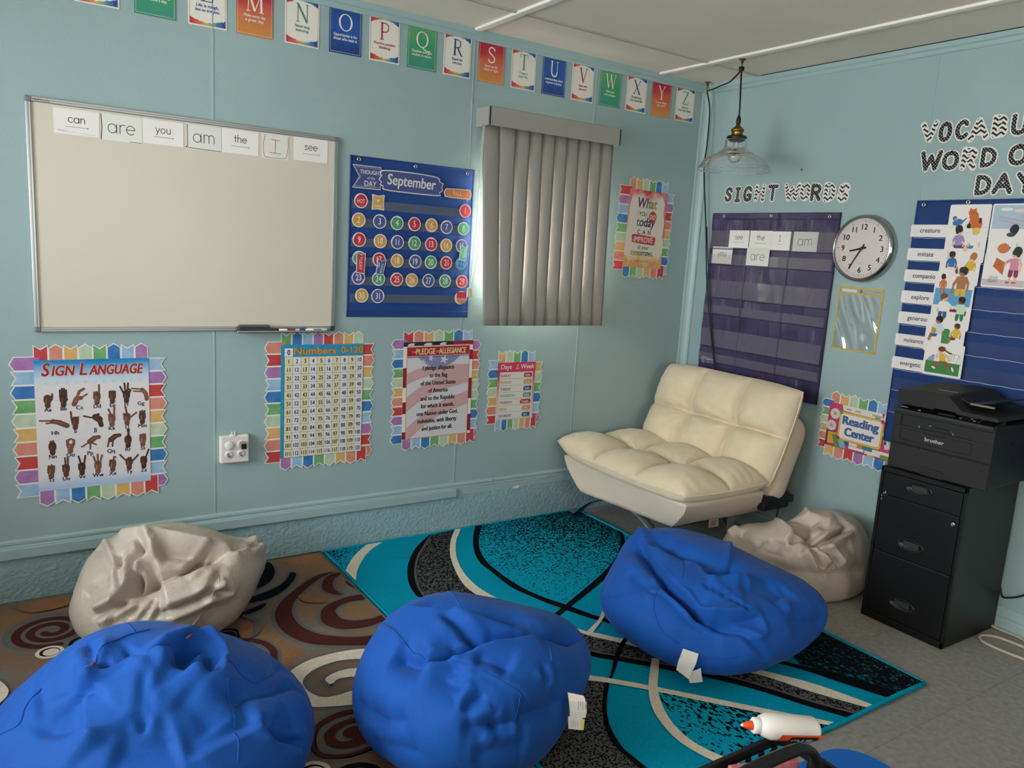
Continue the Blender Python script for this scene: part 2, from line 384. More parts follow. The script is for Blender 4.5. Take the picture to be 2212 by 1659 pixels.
# corner quarter round and crown mouldings
ct = MB(); P = [(0, 0), (-.048, 0), (-.048, -.010), (-.034, -.014), (-.022, -.024), (-.014, -.038), (-.012, -.05), (0, -.05)]
ct.add([(x, y, z) for z in (.27, 2.53) for x, y in P], [(i, (i+1) % 8, 8+(i+1) % 8, 8+i) for i in range(8)], M_trimp); struct(ct, 'trim_3')
cr = [(0, ZC), (0, 2.508), (-.008, 2.508), (-.012, 2.514), (-.012, 2.528), (-.022, 2.534), (-.022, ZC)]
struct(MB().prism(cr, XL, -.0, M_trimp, 'x'), 'trim_4')
struct(MB().prism([(u*.8, v) for u, v in cr], YF, -.02, M_trimp, 'y'), 'trim_5')
cb = MB()
for i, x in enumerate((-4.07, -2.85, -1.632, -.412)):
    struct(MB().box(x-.02, x+.02, YF, -.022, ZC-.012, ZC+.001, M_batten, .004, 2), 'trim_%d' % (6+i))
for i, y in enumerate((-.385, -2.82, -5.26)):
    struct(MB().box(XL, -.018, y-.011, y+.011, ZC-.006, ZC+.001, M_seamc, .003, 1), 'trim_%d' % (10+i))
struct(MB().box(-.019, -.017, YF, -.40, ZC-.005, ZC-.001, mat('gap_shadow', '#101010')), 'trim_13')  # black strip painted in as the shadow of the gap above the moulding
DATA = {"TEAL":[["speck_b",[[-2.363,-0.021],[-2.347,-0.286],[-2.28,-0.183],[-2.205,-0.094],[-2.127,-0.026]]],
["cream",[[-2.365,-0.306],[-2.344,-0.279],[-2.28,-0.183],[-2.205,-0.094],[-2.122,-0.019]],[[-2.353,-0.411],[-2.339,-0.391],[-2.291,-0.294],[-2.204,-0.167],[-2.127,-0.087],[-2.051,-0.034]]],
["speck_dark",[[-1.756,-0.04],[-1.801,-0.067],[-1.873,-0.149],[-1.97,-0.266],[-2.055,-0.406],[-2.109,-0.528],[-2.139,-0.635],[-2.134,-0.712],[-2.029,-0.975],[-1.912,-1.206],[-1.788,-1.387],[-1.724,-1.458],[-1.618,-1.572],[-1.577,-1.621],[-1.446,-1.772],[-1.369,-1.896],[-1.303,-2.028],[-1.223,-2.155]],[[-1.625,-0.026],[-1.674,-0.089],[-1.736,-0.178],[-1.815,-0.317],[-1.877,-0.471],[-1.925,-0.634],[-1.931,-0.753],[-1.907,-0.847],[-1.752,-1.168],[-1.719,-1.274],[-1.635,-1.395],[-1.497,-1.596],[-1.326,-1.815],[-1.245,-1.986],[-1.146,-2.158]]],
["speck_leaf",[[-1.443,-0.018],[-1.557,-0.166],[-1.65,-0.329],[-1.693,-0.457],[-1.709,-0.56],[-1.711,-0.746],[-1.685,-0.889],[-1.626,-1.033],[-1.663,-1.039],[-1.454,-0.932],[-1.28,-0.841],[-1.106,-0.732],[-0.972,-0.619],[-0.877,-0.522],[-0.824,-0.435],[-0.784,-0.363],[-0.79,0.002],[-1.123,0.03]]],
["black",[[-1.795,-0.046],[-1.914,-0.153],[-1.997,-0.254],[-2.076,-0.376],[-2.138,-0.514],[-2.165,-0.622],[-2.159,-0.704],[-2.054,-0.98],[-1.941,-1.216],[-1.809,-1.412],[-1.745,-1.483],[-1.641,-1.596],[-1.6,-1.644],[-1.509,-1.746],[-1.411,-1.892],[-1.345,-2.023],[-1.268,-2.152]],[[-1.756,-0.04],[-1.801,-0.067],[-1.873,-0.149],[-1.97,-0.266],[-2.055,-0.406],[-2.109,-0.528],[-2.139,-0.635],[-2.134,-0.712],[-2.029,-0.975],[-1.912,-1.206],[-1.788,-1.387],[-1.724,-1.458],[-1.618,-1.572],[-1.577,-1.621],[-1.446,-1.772],[-1.369,-1.896],[-1.303,-2.028],[-1.223,-2.155]]],
["grey",[[-1.756,-0.04],[-1.801,-0.067],[-1.873,-0.149],[-1.97,-0.266],[-2.055,-0.406],[-2.109,-0.528],[-2.139,-0.635],[-2.134,-0.712],[-2.029,-0.975],[-1.912,-1.206],[-1.788,-1.387],[-1.724,-1.458],[-1.618,-1.572],[-1.577,-1.621],[-1.446,-1.772],[-1.369,-1.896],[-1.303,-2.028],[-1.223,-2.155]],[[-1.749,-0.043],[-1.793,-0.071],[-1.864,-0.153],[-1.961,-0.27],[-2.047,-0.409],[-2.101,-0.532],[-2.131,-0.639],[-2.121,-0.713],[-2.015,-0.963],[-1.898,-1.197],[-1.781,-1.377],[-1.717,-1.449],[-1.611,-1.564],[-1.569,-1.613],[-1.439,-1.765],[-1.361,-1.89],[-1.294,-2.021],[-1.208,-2.155]]],
["cream",[[-1.625,-0.026],[-1.674,-0.089],[-1.736,-0.178],[-1.815,-0.317],[-1.877,-0.471],[-1.925,-0.634],[-1.931,-0.753],[-1.907,-0.847],[-1.752,-1.168],[-1.719,-1.274],[-1.635,-1.395],[-1.497,-1.596],[-1.326,-1.815],[-1.245,-1.986],[-1.146,-2.158]],[[-1.587,-0.025],[-1.645,-0.102],[-1.698,-0.172],[-1.788,-0.33],[-1.853,-0.501],[-1.881,-0.655],[-1.875,-0.788],[-1.843,-0.91],[-1.721,-1.214],[-1.669,-1.288],[-1.599,-1.381],[-1.442,-1.588],[-1.264,-1.836],[-1.18,-1.976],[-1.114,-2.157]]],
["black",[[-1.488,-0.011],[-1.608,-0.19],[-1.694,-0.352],[-1.735,-0.478],[-1.739,-0.575],[-1.747,-0.764],[-1.716,-0.899],[-1.667,-1.045],[-1.582,-1.224],[-1.393,-1.493],[-1.166,-1.83],[-1.094,-1.988],[-1.021,-2.152]],[[-1.443,-0.018],[-1.557,-0.166],[-1.65,-0.329],[-1.693,-0.457],[-1.709,-0.56],[-1.711,-0.746],[-1.685,-0.889],[-1.626,-1.033],[-1.556,-1.203],[-1.359,-1.479],[-1.123,-1.845],[-1.031,-1.981],[-0.953,-2.145]]],
["black",[[-1.836,-1.126],[-1.663,-1.039],[-1.454,-0.932],[-1.28,-0.841],[-1.106,-0.732],[-0.972,-0.619],[-0.877,-0.522],[-0.824,-0.435],[-0.784,-0.363]],[[-1.815,-1.144],[-1.618,-1.045],[-1.427,-0.954],[-1.261,-0.869],[-1.114,-0.77],[-0.968,-0.644],[-0.871,-0.549],[-0.806,-0.456],[-0.759,-0.374]]],
["speck_dark",[[-2.019,-1.481],[-1.878,-1.59],[-1.907,-1.614],[-1.996,-1.708],[-2.06,-1.802],[-2.091,-1.884],[-2.093,-1.95],[-2.097,-2.045],[-2.289,-2.114],[-2.577,-1.955],[-2.217,-1.378]]],
["speck_right",[[-1.744,-1.712],[-1.812,-1.816],[-1.846,-1.906],[-1.853,-1.989],[-1.832,-2.07],[-1.795,-2.159],[-1.367,-2.173],[-1.377,-2.141],[-1.47,-2.048],[-1.619,-1.878]]],
["speck_corner",[[-1.123,-1.845],[-1.031,-1.981],[-0.953,-2.145],[-0.805,-2.191],[-0.763,-1.714],[-0.903,-1.524]]],
["cream",[[-1.526,-1.144],[-1.599,-1.203],[-1.718,-1.266]],[[-1.518,-1.162],[-1.59,-1.216],[-1.691,-1.28]]],
["black",[[-1.572,-1.356],[-1.644,-1.396],[-1.724,-1.458],[-1.838,-1.562],[-1.892,-1.597],[-1.996,-1.708],[-2.06,-1.802],[-2.091,-1.884],[-2.093,-1.95],[-2.097,-2.045]],[[-1.556,-1.364],[-1.626,-1.406],[-1.718,-1.476],[-1.818,-1.559],[-1.886,-1.613],[-1.982,-1.715],[-2.039,-1.803],[-2.072,-1.895],[-2.074,-1.96],[-2.074,-2.057]]],
["cream",[[-1.988,-1.439],[-1.905,-1.521],[-1.857,-1.565],[-1.752,-1.677],[-1.595,-1.856],[-1.445,-2.028],[-1.328,-2.159]],[[-2.009,-1.467],[-1.927,-1.548],[-1.878,-1.59],[-1.773,-1.699],[-1.619,-1.878],[-1.47,-2.048],[-1.362,-2.157]]],
["cream",[[-1.609,-1.539],[-1.671,-1.596],[-1.766,-1.688],[-1.842,-1.789],[-1.883,-1.897],[-1.892,-1.982],[-1.875,-2.068],[-1.844,-2.148]],[[-1.586,-1.557],[-1.642,-1.611],[-1.744,-1.712],[-1.812,-1.816],[-1.846,-1.906],[-1.853,-1.989],[-1.832,-2.07],[-1.795,-2.159]]]],
"BROWN":[["maroon",[[-2.502,-0.965],[-2.563,-0.942],[-2.65,-0.895],[-2.715,-0.845],[-2.754,-0.775],[-2.772,-0.683],[-2.759,-0.577],[-2.711,-0.481],[-2.634,-0.399],[-2.551,-0.326],[-2.473,-0.277],[-2.409,-0.275]],[[-2.464,-0.903],[-2.539,-0.883],[-2.604,-0.844],[-2.656,-0.795],[-2.693,-0.716],[-2.698,-0.633],[-2.682,-0.55],[-2.632,-0.464],[-2.558,-0.384],[-2.479,-0.314],[-2.44,-0.292],[-2.409,-0.278]]],
["maroon",[[-2.376,-0.298],[-2.408,-0.291],[-2.458,-0.324],[-2.495,-0.384],[-2.506,-0.446],[-2.483,-0.491],[-2.454,-0.508],[-2.46,-0.461],[-2.454,-0.404],[-2.424,-0.348],[-2.382,-0.315]]],
["maroon",[[-2.385,-0.387],[-2.375,-0.48],[-2.394,-0.433]]],
["maroon",[[-2.358,-0.552],[-2.425,-0.544],[-2.497,-0.559],[-2.558,-0.591],[-2.595,-0.646],[-2.611,-0.714],[-2.589,-0.774],[-2.547,-0.808],[-2.481,-0.823],[-2.427,-0.818],[-2.378,-0.805]],[[-2.371,-0.596],[-2.449,-0.589],[-2.505,-0.61],[-2.53,-0.638],[-2.537,-0.661],[-2.536,-0.707],[-2.523,-0.733],[-2.489,-0.76],[-2.435,-0.77],[-2.406,-0.768],[-2.376,-0.76]]],
["cream",[[-2.471,-1.042],[-2.531,-0.989],[-2.599,-0.966],[-2.674,-0.96],[-2.757,-0.969],[-2.834,-1.011],[-2.869,-1.078],[-2.878,-1.164],[-2.856,-1.232],[-2.805,-1.267],[-2.725,-1.297],[-2.665,-1.311]],[[-2.499,-1.103],[-2.58,-1.048],[-2.623,-1.028],[-2.681,-1.019],[-2.75,-1.034],[-2.8,-1.067],[-2.82,-1.104],[-2.82,-1.154],[-2.793,-1.209],[-2.748,-1.224],[-2.691,-1.222],[-2.631,-1.231]]],
["cream",[[-2.567,-1.139],[-2.62,-1.096],[-2.671,-1.085],[-2.719,-1.095],[-2.745,-1.115],[-2.743,-1.149]],[[-2.586,-1.183],[-2.646,-1.147],[-2.676,-1.136],[-2.709,-1.134],[-2.726,-1.148],[-2.74,-1.152]]],
["maroon",[[-2.679,-1.343],[-2.735,-1.321],[-2.793,-1.32],[-2.839,-1.336],[-2.869,-1.359],[-2.897,-1.405],[-2.91,-1.456],[-2.905,-1.498],[-2.881,-1.522],[-2.827,-1.543],[-2.758,-1.538],[-2.716,-1.532]],[[-2.688,-1.363],[-2.743,-1.342],[-2.793,-1.344],[-2.839,-1.36],[-2.866,-1.383],[-2.887,-1.418],[-2.896,-1.449],[-2.892,-1.48],[-2.874,-1.504],[-2.825,-1.527],[-2.766,-1.527],[-2.719,-1.519]]],
["maroon",[[-2.698,-1.387],[-2.749,-1.368],[-2.8,-1.373],[-2.837,-1.391],[-2.859,-1.417],[-2.862,-1.46],[-2.844,-1.488],[-2.808,-1.504],[-2.765,-1.505],[-2.723,-1.498]],[[-2.707,-1.41],[-2.758,-1.391],[-2.796,-1.398],[-2.82,-1.416],[-2.829,-1.434],[-2.827,-1.457],[-2.815,-1.469],[-2.791,-1.473],[-2.76,-1.471],[-2.723,-1.468]]],
["maroon",[[-2.804,-1.429],[-2.784,-1.412],[-2.754,-1.413],[-2.737,-1.437],[-2.754,-1.467],[-2.778,-1.473],[-2.803,-1.448]]],
["navy",[[-2.649,-0.052],[-2.627,-0.063],[-2.63,-0.137],[-2.656,-0.213],[-2.699,-0.27],[-2.748,-0.3],[-2.758,-0.273],[-2.72,-0.135]]],
["navy",[[-2.579,-0.207],[-2.562,-0.221],[-2.577,-0.267],[-2.644,-0.357],[-2.73,-0.416],[-2.815,-0.423],[-2.842,-0.403],[-2.779,-0.371],[-2.715,-0.345],[-2.652,-0.308],[-2.603,-0.247]]],
["navy",[[-2.761,-0.457],[-2.793,-0.501],[-2.88,-0.53],[-2.919,-0.523],[-2.837,-0.486]]],
["maroon",[[-2.958,-0.683],[-2.921,-0.709],[-2.878,-0.734],[-2.843,-0.786],[-2.836,-0.855],[-2.863,-0.936],[-2.908,-0.992]],[[-2.966,-0.713],[-2.927,-0.734],[-2.897,-0.75],[-2.866,-0.797],[-2.86,-0.854],[-2.876,-0.908],[-2.91,-0.952]]],
["halo",[[-2.871,-0.515],[-2.831,-0.56],[-2.829,-0.642],[-2.866,-0.706],[-2.909,-0.719]],[[-2.88,-0.549],[-2.853,-0.575],[-2.858,-0.639],[-2.88,-0.687],[-2.908,-0.697]]],
["orange",[[-2.621,-0.448],[-2.579,-0.462],[-2.565,-0.504],[-2.532,-0.527],[-2.548,-0.555],[-2.589,-0.541],[-2.622,-0.504]]],
["orange",[[-2.89,-0.587],[-2.861,-0.577],[-2.86,-0.639],[-2.89,-0.706],[-2.919,-0.702],[-2.919,-0.644]]],
["orange",[[-3.624,-0.071],[-3.572,-0.047],[-3.52,-0.039],[-3.451,-0.06],[-3.447,-0.133],[-3.515,-0.156],[-3.584,-0.146]]],
["cream",[[-3.683,-0.641],[-3.669,-0.676],[-3.66,-0.714],[-3.666,-0.754],[-3.684,-0.786]],[[-3.71,-0.627],[-3.71,-0.655],[-3.71,-0.687],[-3.71,-0.73],[-3.71,-0.772]]]]}
DATA_BAGS = {"M":{"p":[-2.453,-1.634,0.192,0.383,0.367,0.239],"w":[-0.016,0.031,-0.096,-0.0,0.046,0.059,-0.011,-0.052,-0.006,0.005,0.056,-0.002,0.002,-0.081,-0.068,-0.019,-0.006,-0.025,-0.037,-0.001,-0.001,-0.094,0.03,0.003,-0.001,-0.001,-0.095,0.033,0.0,0.001,0.028,-0.01],"folds":[["r",0.022,0.05,[[-0.621,-0.242,0.745],[-0.51,-0.316,0.8],[-0.384,-0.356,0.852],[-0.219,-0.39,0.895],[-0.02,-0.434,0.901],[0.257,-0.479,0.839],[0.487,-0.496,0.718],[0.84,-0.346,0.418]]],
["v",0.05,0.045,[[-0.571,-0.228,0.788],[-0.488,-0.28,0.827],[-0.366,-0.315,0.876],[-0.179,-0.34,0.923],[0.011,-0.387,0.922],[0.29,-0.425,0.858],[0.519,-0.44,0.733],[0.794,-0.336,0.507]]],
["c",0.022,0.022,[[-0.619,-0.227,0.751],[-0.516,-0.297,0.803],[-0.375,-0.347,0.86],[-0.197,-0.379,0.904]]],
["r",0.02,0.04,[[-0.488,0.488,0.723],[-0.421,0.288,0.86],[-0.305,0.058,0.951],[-0.168,-0.069,0.983],[-0.049,-0.216,0.975],[0.242,-0.367,0.898],[0.576,-0.362,0.732]]],
["c",0.018,0.03,[[-0.317,0.025,0.948],[-0.288,-0.111,0.951],[-0.245,-0.24,0.939],[-0.182,-0.372,0.91]]],
["v",0.018,0.04,[[-0.381,0.406,0.831],[-0.232,0.119,0.966],[-0.03,-0.087,0.996],[0.308,-0.269,0.913]]],
["v",0.03,0.04,[[-0.75,0.042,0.66],[-0.703,-0.139,0.697],[-0.62,-0.228,0.75]]],
["s",0.01,0.04,[[-0.619,-0.227,0.751],[-0.618,-0.134,0.775],[-0.651,-0.07,0.755],[-0.653,0.027,0.757],[-0.636,0.254,0.729],[-0.58,0.6,0.551]]],
["s",0.01,0.05,[[-0.517,-0.298,0.803],[-0.452,-0.414,0.79],[-0.332,-0.591,0.735],[-0.244,-0.701,0.67],[-0.146,-0.808,0.571],[-0.097,-0.863,0.497],[-0.018,-0.941,0.339]]],
["r",0.018,0.035,[[-0.3,-0.443,0.845],[-0.147,-0.465,0.873],[0.052,-0.492,0.869],[0.26,-0.483,0.836]]],
["v",0.018,0.03,[[-0.31,-0.459,0.833],[-0.201,-0.573,0.795],[-0.116,-0.678,0.726]]],
["v",0.016,0.045,[[-0.441,-0.46,0.771],[-0.566,-0.473,0.675],[-0.47,-0.621,0.627]]],
["c",0.012,0.035,[[-0.541,-0.712,0.447],[-0.448,-0.719,0.532],[-0.382,-0.715,0.586]]],
["v",0.014,0.035,[[-0.582,-0.759,0.29],[-0.44,-0.848,0.295],[-0.284,-0.914,0.29],[-0.175,-0.943,0.284]]],
["c",0.012,0.03,[[-0.388,-0.864,0.322],[-0.315,-0.921,0.23]]],
["v",0.02,0.04,[[-0.196,-0.934,0.299],[0.027,-0.954,0.299],[0.32,-0.924,0.21]]],
["v",0.012,0.04,[[-0.963,0.261,-0.072],[-1.0,0.002,0.007],[-0.983,-0.182,0.015],[-0.958,-0.285,0.024]]],
["v",0.012,0.045,[[-0.998,-0.018,-0.06],[-0.954,-0.277,0.118],[-0.851,-0.471,0.234]]],
["c",0.008,0.02,[[0.121,-0.718,0.686],[0.133,-0.776,0.616],[0.112,-0.82,0.561]]],
["s",0.006,0.03,[[-0.004,0.554,0.832],[-0.1,0.213,0.972],[-0.156,-0.042,0.987]]],
["s",0.006,0.03,[[0.26,-0.483,0.836],[0.26,-0.567,0.782],[0.219,-0.689,0.691]]],
["v",0.012,0.05,[[-0.919,-0.033,-0.393],[-0.908,-0.377,-0.185],[-0.778,-0.624,-0.077]]],
["v",0.01,0.05,[[-0.531,-0.847,-0.029],[-0.295,-0.955,-0.002],[-0.087,-0.996,-0.032]]]],
"seams":[[[-0.58,0.6,0.551],[-0.636,0.254,0.729],[-0.653,0.027,0.757],[-0.651,-0.07,0.755],[-0.618,-0.134,0.775],[-0.619,-0.227,0.751]],[[-0.517,-0.298,0.803],[-0.452,-0.414,0.79],[-0.332,-0.591,0.735],[-0.244,-0.701,0.67],[-0.146,-0.808,0.571],[-0.122,-0.84,0.529],[-0.018,-0.941,0.339]],[[-0.004,0.554,0.832],[-0.1,0.213,0.972],[-0.156,-0.042,0.987]],[[0.26,-0.483,0.836],[0.26,-0.567,0.782],[0.219,-0.689,0.691]],[[-0.132,-0.845,0.519],[-0.163,-0.891,0.423],[-0.192,-0.931,0.311]]]},"3":{"p":[-1.248,-1.436,0.148,0.456,0.42,0.222],"w":[-0.023,0.011,-0.089,-0.0,0.107,-0.095,-0.005,-0.022,0.023,-0.083,-0.1,0.02,0.059,0.129,-0.022,-0.011,0.038,-0.077,0.004,0.028,0.004,0.02,0.006,-0.002,0.156,-0.006,0.058,-0.008,0.0,0.01,0.007,0.003],"folds":[["v",0.055,0.04,[[-0.35,0.532,0.771],[-0.576,0.167,0.8],[-0.666,-0.088,0.741],[-0.704,-0.214,0.677],[-0.707,-0.333,0.624],[-0.693,-0.475,0.542],[-0.669,-0.604,0.433],[-0.638,-0.681,0.36],[-0.572,-0.751,0.33]]],
["c",0.03,0.02,[[-0.636,-0.028,0.771],[-0.695,-0.205,0.689],[-0.707,-0.333,0.624],[-0.688,-0.466,0.556],[-0.663,-0.623,0.416]]],
["r",0.02,0.04,[[-0.34,0.441,0.83],[-0.521,0.15,0.84],[-0.619,-0.157,0.769],[-0.635,-0.406,0.657],[-0.603,-0.555,0.573]]],
["r",0.016,0.04,[[-0.556,0.383,0.738],[-0.715,0.001,0.7],[-0.758,-0.241,0.606],[-0.737,-0.443,0.511],[-0.694,-0.612,0.38],[-0.572,-0.766,0.292]]],
["r",0.022,0.028,[[-0.629,-0.561,0.538],[-0.62,-0.624,0.476],[-0.447,-0.759,0.474],[-0.231,-0.868,0.439]]],
["v",0.022,0.035,[[-0.615,-0.688,0.385],[-0.521,-0.779,0.35],[-0.411,-0.827,0.383],[-0.251,-0.873,0.418]]],
["s",0.02,0.035,[[-0.38,-0.909,0.172],[-0.276,-0.937,0.216],[-0.257,-0.915,0.31],[-0.247,-0.873,0.422]]],
["r",0.02,0.03,[[-0.438,-0.464,0.77],[-0.321,-0.497,0.806],[-0.184,-0.567,0.803],[-0.057,-0.639,0.767]]],
["v",0.03,0.04,[[-0.398,-0.398,0.827],[-0.228,-0.418,0.88],[-0.134,-0.437,0.889],[-0.109,-0.55,0.828]]],
["s",0.022,0.04,[[-0.243,-0.405,0.882],[-0.132,-0.406,0.904],[0.05,-0.272,0.961],[0.57,0.158,0.806]]],
["s",0.014,0.03,[[-0.336,-0.077,0.939],[-0.426,-0.17,0.889],[-0.368,-0.244,0.897],[-0.412,-0.378,0.829],[-0.438,-0.455,0.775]]],
["v",0.02,0.04,[[-0.27,0.292,0.917],[-0.365,0.108,0.925],[-0.302,-0.026,0.953],[-0.249,-0.135,0.959]]],
["r",0.02,0.04,[[-0.131,0.692,0.71],[-0.358,0.439,0.824],[-0.436,0.258,0.862],[-0.367,0.071,0.927],[-0.334,-0.074,0.94]]],
["v",0.022,0.05,[[-0.189,0.48,0.857],[-0.3,0.261,0.918],[-0.298,0.068,0.952],[-0.249,-0.166,0.954],[-0.279,-0.331,0.902]]],
["c",0.012,0.025,[[-0.714,-0.335,0.615],[-0.693,-0.475,0.542],[-0.666,-0.593,0.453],[-0.567,-0.764,0.309],[-0.45,-0.856,0.253],[-0.388,-0.916,0.105],[-0.295,-0.952,-0.083]]],
["v",0.018,0.05,[[-0.024,-0.94,0.339],[0.094,-0.963,0.251],[0.445,-0.893,0.07]]],
["v",0.012,0.05,[[-0.091,-0.824,0.559],[0.052,-0.802,0.595],[0.21,-0.775,0.596]]],
["r",0.01,0.04,[[0.049,-0.816,0.576],[0.05,-0.859,0.509],[0.012,-0.907,0.42]]],
["c",0.008,0.02,[[-0.477,-0.477,0.739],[-0.489,-0.536,0.688]]],
["c",0.008,0.018,[[-0.437,-0.527,0.729],[-0.467,-0.597,0.652]]],
["c",0.008,0.018,[[-0.405,-0.585,0.703],[-0.446,-0.667,0.596]]],
["c",0.008,0.018,[[-0.387,-0.653,0.651],[-0.413,-0.713,0.567]]],
["c",0.008,0.018,[[-0.366,-0.709,0.602],[-0.382,-0.764,0.519]]],
["c",0.008,0.018,[[-0.335,-0.762,0.554],[-0.347,-0.81,0.473]]],
["c",0.006,0.02,[[-0.829,-0.171,0.533],[-0.817,-0.254,0.518]]],
["v",0.008,0.03,[[-0.778,0.206,0.593],[-0.821,0.02,0.57],[-0.82,-0.185,0.541]]],
["s",0.005,0.03,[[-0.917,0.395,-0.054],[-0.957,0.1,0.273],[-0.904,-0.079,0.42],[-0.83,-0.254,0.496]]],
["v",0.012,0.05,[[-0.248,-0.626,0.74],[-0.111,-0.698,0.707],[0.134,-0.708,0.694]]],
["v",0.01,0.04,[[-0.84,-0.538,0.068],[-0.737,-0.669,0.089],[-0.592,-0.797,0.119]]]],
"seams":[[[-0.917,0.395,-0.054],[-0.957,0.1,0.273],[-0.904,-0.079,0.42],[-0.83,-0.254,0.496]],[[-0.715,-0.184,0.674],[-0.785,-0.222,0.578],[-0.838,-0.262,0.479],[-0.884,-0.347,0.314],[-0.883,-0.445,0.151],[-0.847,-0.527,0.073],[-0.81,-0.586,0.027]],[[-0.43,-0.136,0.893],[-0.53,-0.255,0.809],[-0.605,-0.321,0.729]],[[-0.621,-0.3,0.724],[-0.535,-0.406,0.741],[-0.477,-0.477,0.739],[-0.413,-0.633,0.655],[-0.333,-0.818,0.468]],[[-0.703,-0.706,-0.084],[-0.628,-0.775,-0.073],[-0.502,-0.864,-0.034]]]},"g1":{"p":[-3.078,-0.444,0.152,0.384,0.323,0.247],"w":[0.091,-0.027,-0.204,0.024,-0.033,-0.056,-0.004,-0.171,0.007,0.062,0.01,-0.007,-0.008,-0.02,-0.056,0.002,0.005,0.017,-0.149,-0.001,-0.004,-0.028,-0.037,-0.107,0.087,0.0,-0.124,0.079,-0.009,-0.011,0.001,-0.072],"folds":[["v",0.05,0.1,[[-0.544,-0.588,0.599],[-0.426,-0.704,0.568],[-0.321,-0.73,0.603]]],
["s",0.03,0.04,[[-0.618,-0.722,0.311],[-0.636,-0.622,0.458],[-0.645,-0.5,0.578],[-0.632,-0.395,0.667],[-0.648,-0.096,0.755],[-0.631,0.373,0.68]]],
["r",0.03,0.04,[[-0.64,-0.719,0.271],[-0.435,-0.797,0.418],[-0.237,-0.813,0.532],[0.044,-0.778,0.627],[0.534,-0.532,0.657],[0.882,0.034,0.47]]],
["v",0.045,0.035,[[-0.599,-0.725,0.34],[-0.435,-0.768,0.47],[-0.236,-0.779,0.581],[0.058,-0.739,0.672],[0.388,-0.595,0.703]]],
["r",0.022,0.03,[[-0.391,-0.191,0.9],[-0.327,-0.428,0.843],[-0.477,-0.54,0.693],[-0.486,-0.687,0.541],[-0.523,-0.756,0.393]]],
["c",0.022,0.025,[[-0.402,-0.247,0.882],[-0.401,-0.435,0.806],[-0.511,-0.522,0.683],[-0.516,-0.647,0.562],[-0.557,-0.722,0.41]]],
["r",0.022,0.035,[[-0.591,0.166,0.789],[-0.359,-0.197,0.912],[-0.105,-0.412,0.905],[0.159,-0.54,0.827],[0.381,-0.567,0.73]]],
["v",0.03,0.04,[[-0.307,-0.48,0.822],[-0.129,-0.567,0.814],[0.082,-0.632,0.771],[0.316,-0.625,0.714]]],
["c",0.018,0.025,[[-0.122,-0.79,0.601],[-0.021,-0.744,0.667],[0.209,-0.547,0.811]]],
["c",0.02,0.025,[[-0.797,-0.599,0.079],[-0.682,-0.703,0.202],[-0.613,-0.738,0.283]]],
["r",0.015,0.03,[[-0.81,-0.574,0.117],[-0.705,-0.667,0.239],[-0.633,-0.711,0.305]]],
["c",0.018,0.025,[[-0.354,-0.929,0.107],[-0.199,-0.963,0.182],[-0.06,-0.97,0.235],[0.086,-0.951,0.298],[0.256,-0.934,0.247]]],
["r",0.016,0.03,[[-0.001,-0.972,0.235],[0.141,-0.935,0.326],[0.258,-0.921,0.292],[0.33,-0.934,0.133]]],
["c",0.012,0.025,[[-0.019,-0.977,0.211],[0.162,-0.859,0.485],[0.217,-0.833,0.508]]],
["c",0.015,0.02,[[0.558,-0.518,0.649],[0.887,0.021,0.462]]],
["v",0.015,0.03,[[0.356,-0.595,0.721],[0.496,-0.514,0.7],[0.716,-0.251,0.652]]],
["c",0.01,0.02,[[-0.483,-0.872,0.08],[-0.419,-0.886,0.197],[-0.386,-0.865,0.32]]],
["c",0.01,0.02,[[-0.378,-0.924,0.063],[-0.349,-0.917,0.195],[-0.339,-0.894,0.293]]],
["c",0.01,0.02,[[-0.575,-0.809,0.122],[-0.502,-0.837,0.217]]],
["v",0.012,0.03,[[-0.929,-0.324,0.181],[-0.808,-0.434,0.399],[-0.692,-0.516,0.505]]],
["v",0.012,0.03,[[-0.704,0.245,0.667],[-0.687,-0.326,0.65],[-0.668,-0.473,0.575]]],
["c",0.01,0.02,[[-0.586,-0.486,0.649],[-0.595,-0.384,0.706],[-0.575,-0.292,0.764]]],
["v",0.014,0.04,[[0.013,-1.0,-0.004],[0.227,-0.974,-0.024],[0.485,-0.874,-0.024]]]],
"seams":[[[-0.08,-0.987,-0.143],[0.013,-0.999,0.033],[0.101,-0.951,0.291],[0.185,-0.861,0.473]],[[0.362,-0.575,0.734],[0.45,-0.358,0.818]]]},"b1":{"p":[-3.278,-1.37,0.169,0.447,0.46,0.273],"w":[-0.058,0.095,-0.186,0.006,-0.092,-0.027,-0.054,-0.149,-0.001,-0.085,-0.124,-0.003,-0.046,-0.016,-0.017,-0.104,-0.0,-0.002,-0.066,0.021,0.027,-0.014,0.09,-0.065,0.001,0.004,-0.04,0.038,-0.004,-0.003,0.013,-0.007],"folds":[["r",0.035,0.05,[[-0.513,-0.283,0.811],[-0.472,-0.258,0.843],[-0.359,-0.253,0.899],[-0.216,-0.221,0.951]]],
["r",0.035,0.05,[[-0.216,-0.221,0.951],[-0.12,-0.347,0.93],[0.034,-0.486,0.873],[0.115,-0.534,0.837],[0.296,-0.61,0.735]]],
["v",0.035,0.045,[[-0.429,-0.183,0.885],[-0.353,-0.212,0.911],[-0.268,-0.19,0.945],[-0.205,-0.166,0.965]]],
["v",0.065,0.06,[[-0.037,-0.266,0.963],[0.07,-0.346,0.936],[0.123,-0.425,0.897]]],
["c",0.03,0.03,[[-0.172,-0.246,0.954],[-0.028,-0.219,0.975],[0.146,-0.164,0.976],[0.214,-0.219,0.952],[0.209,-0.312,0.927],[0.148,-0.432,0.89],[0.112,-0.521,0.846]]],
["r",0.02,0.035,[[-0.185,-0.2,0.962],[-0.015,-0.162,0.987],[0.181,-0.075,0.981],[0.254,-0.2,0.946],[0.231,-0.333,0.914],[0.164,-0.465,0.87]]],
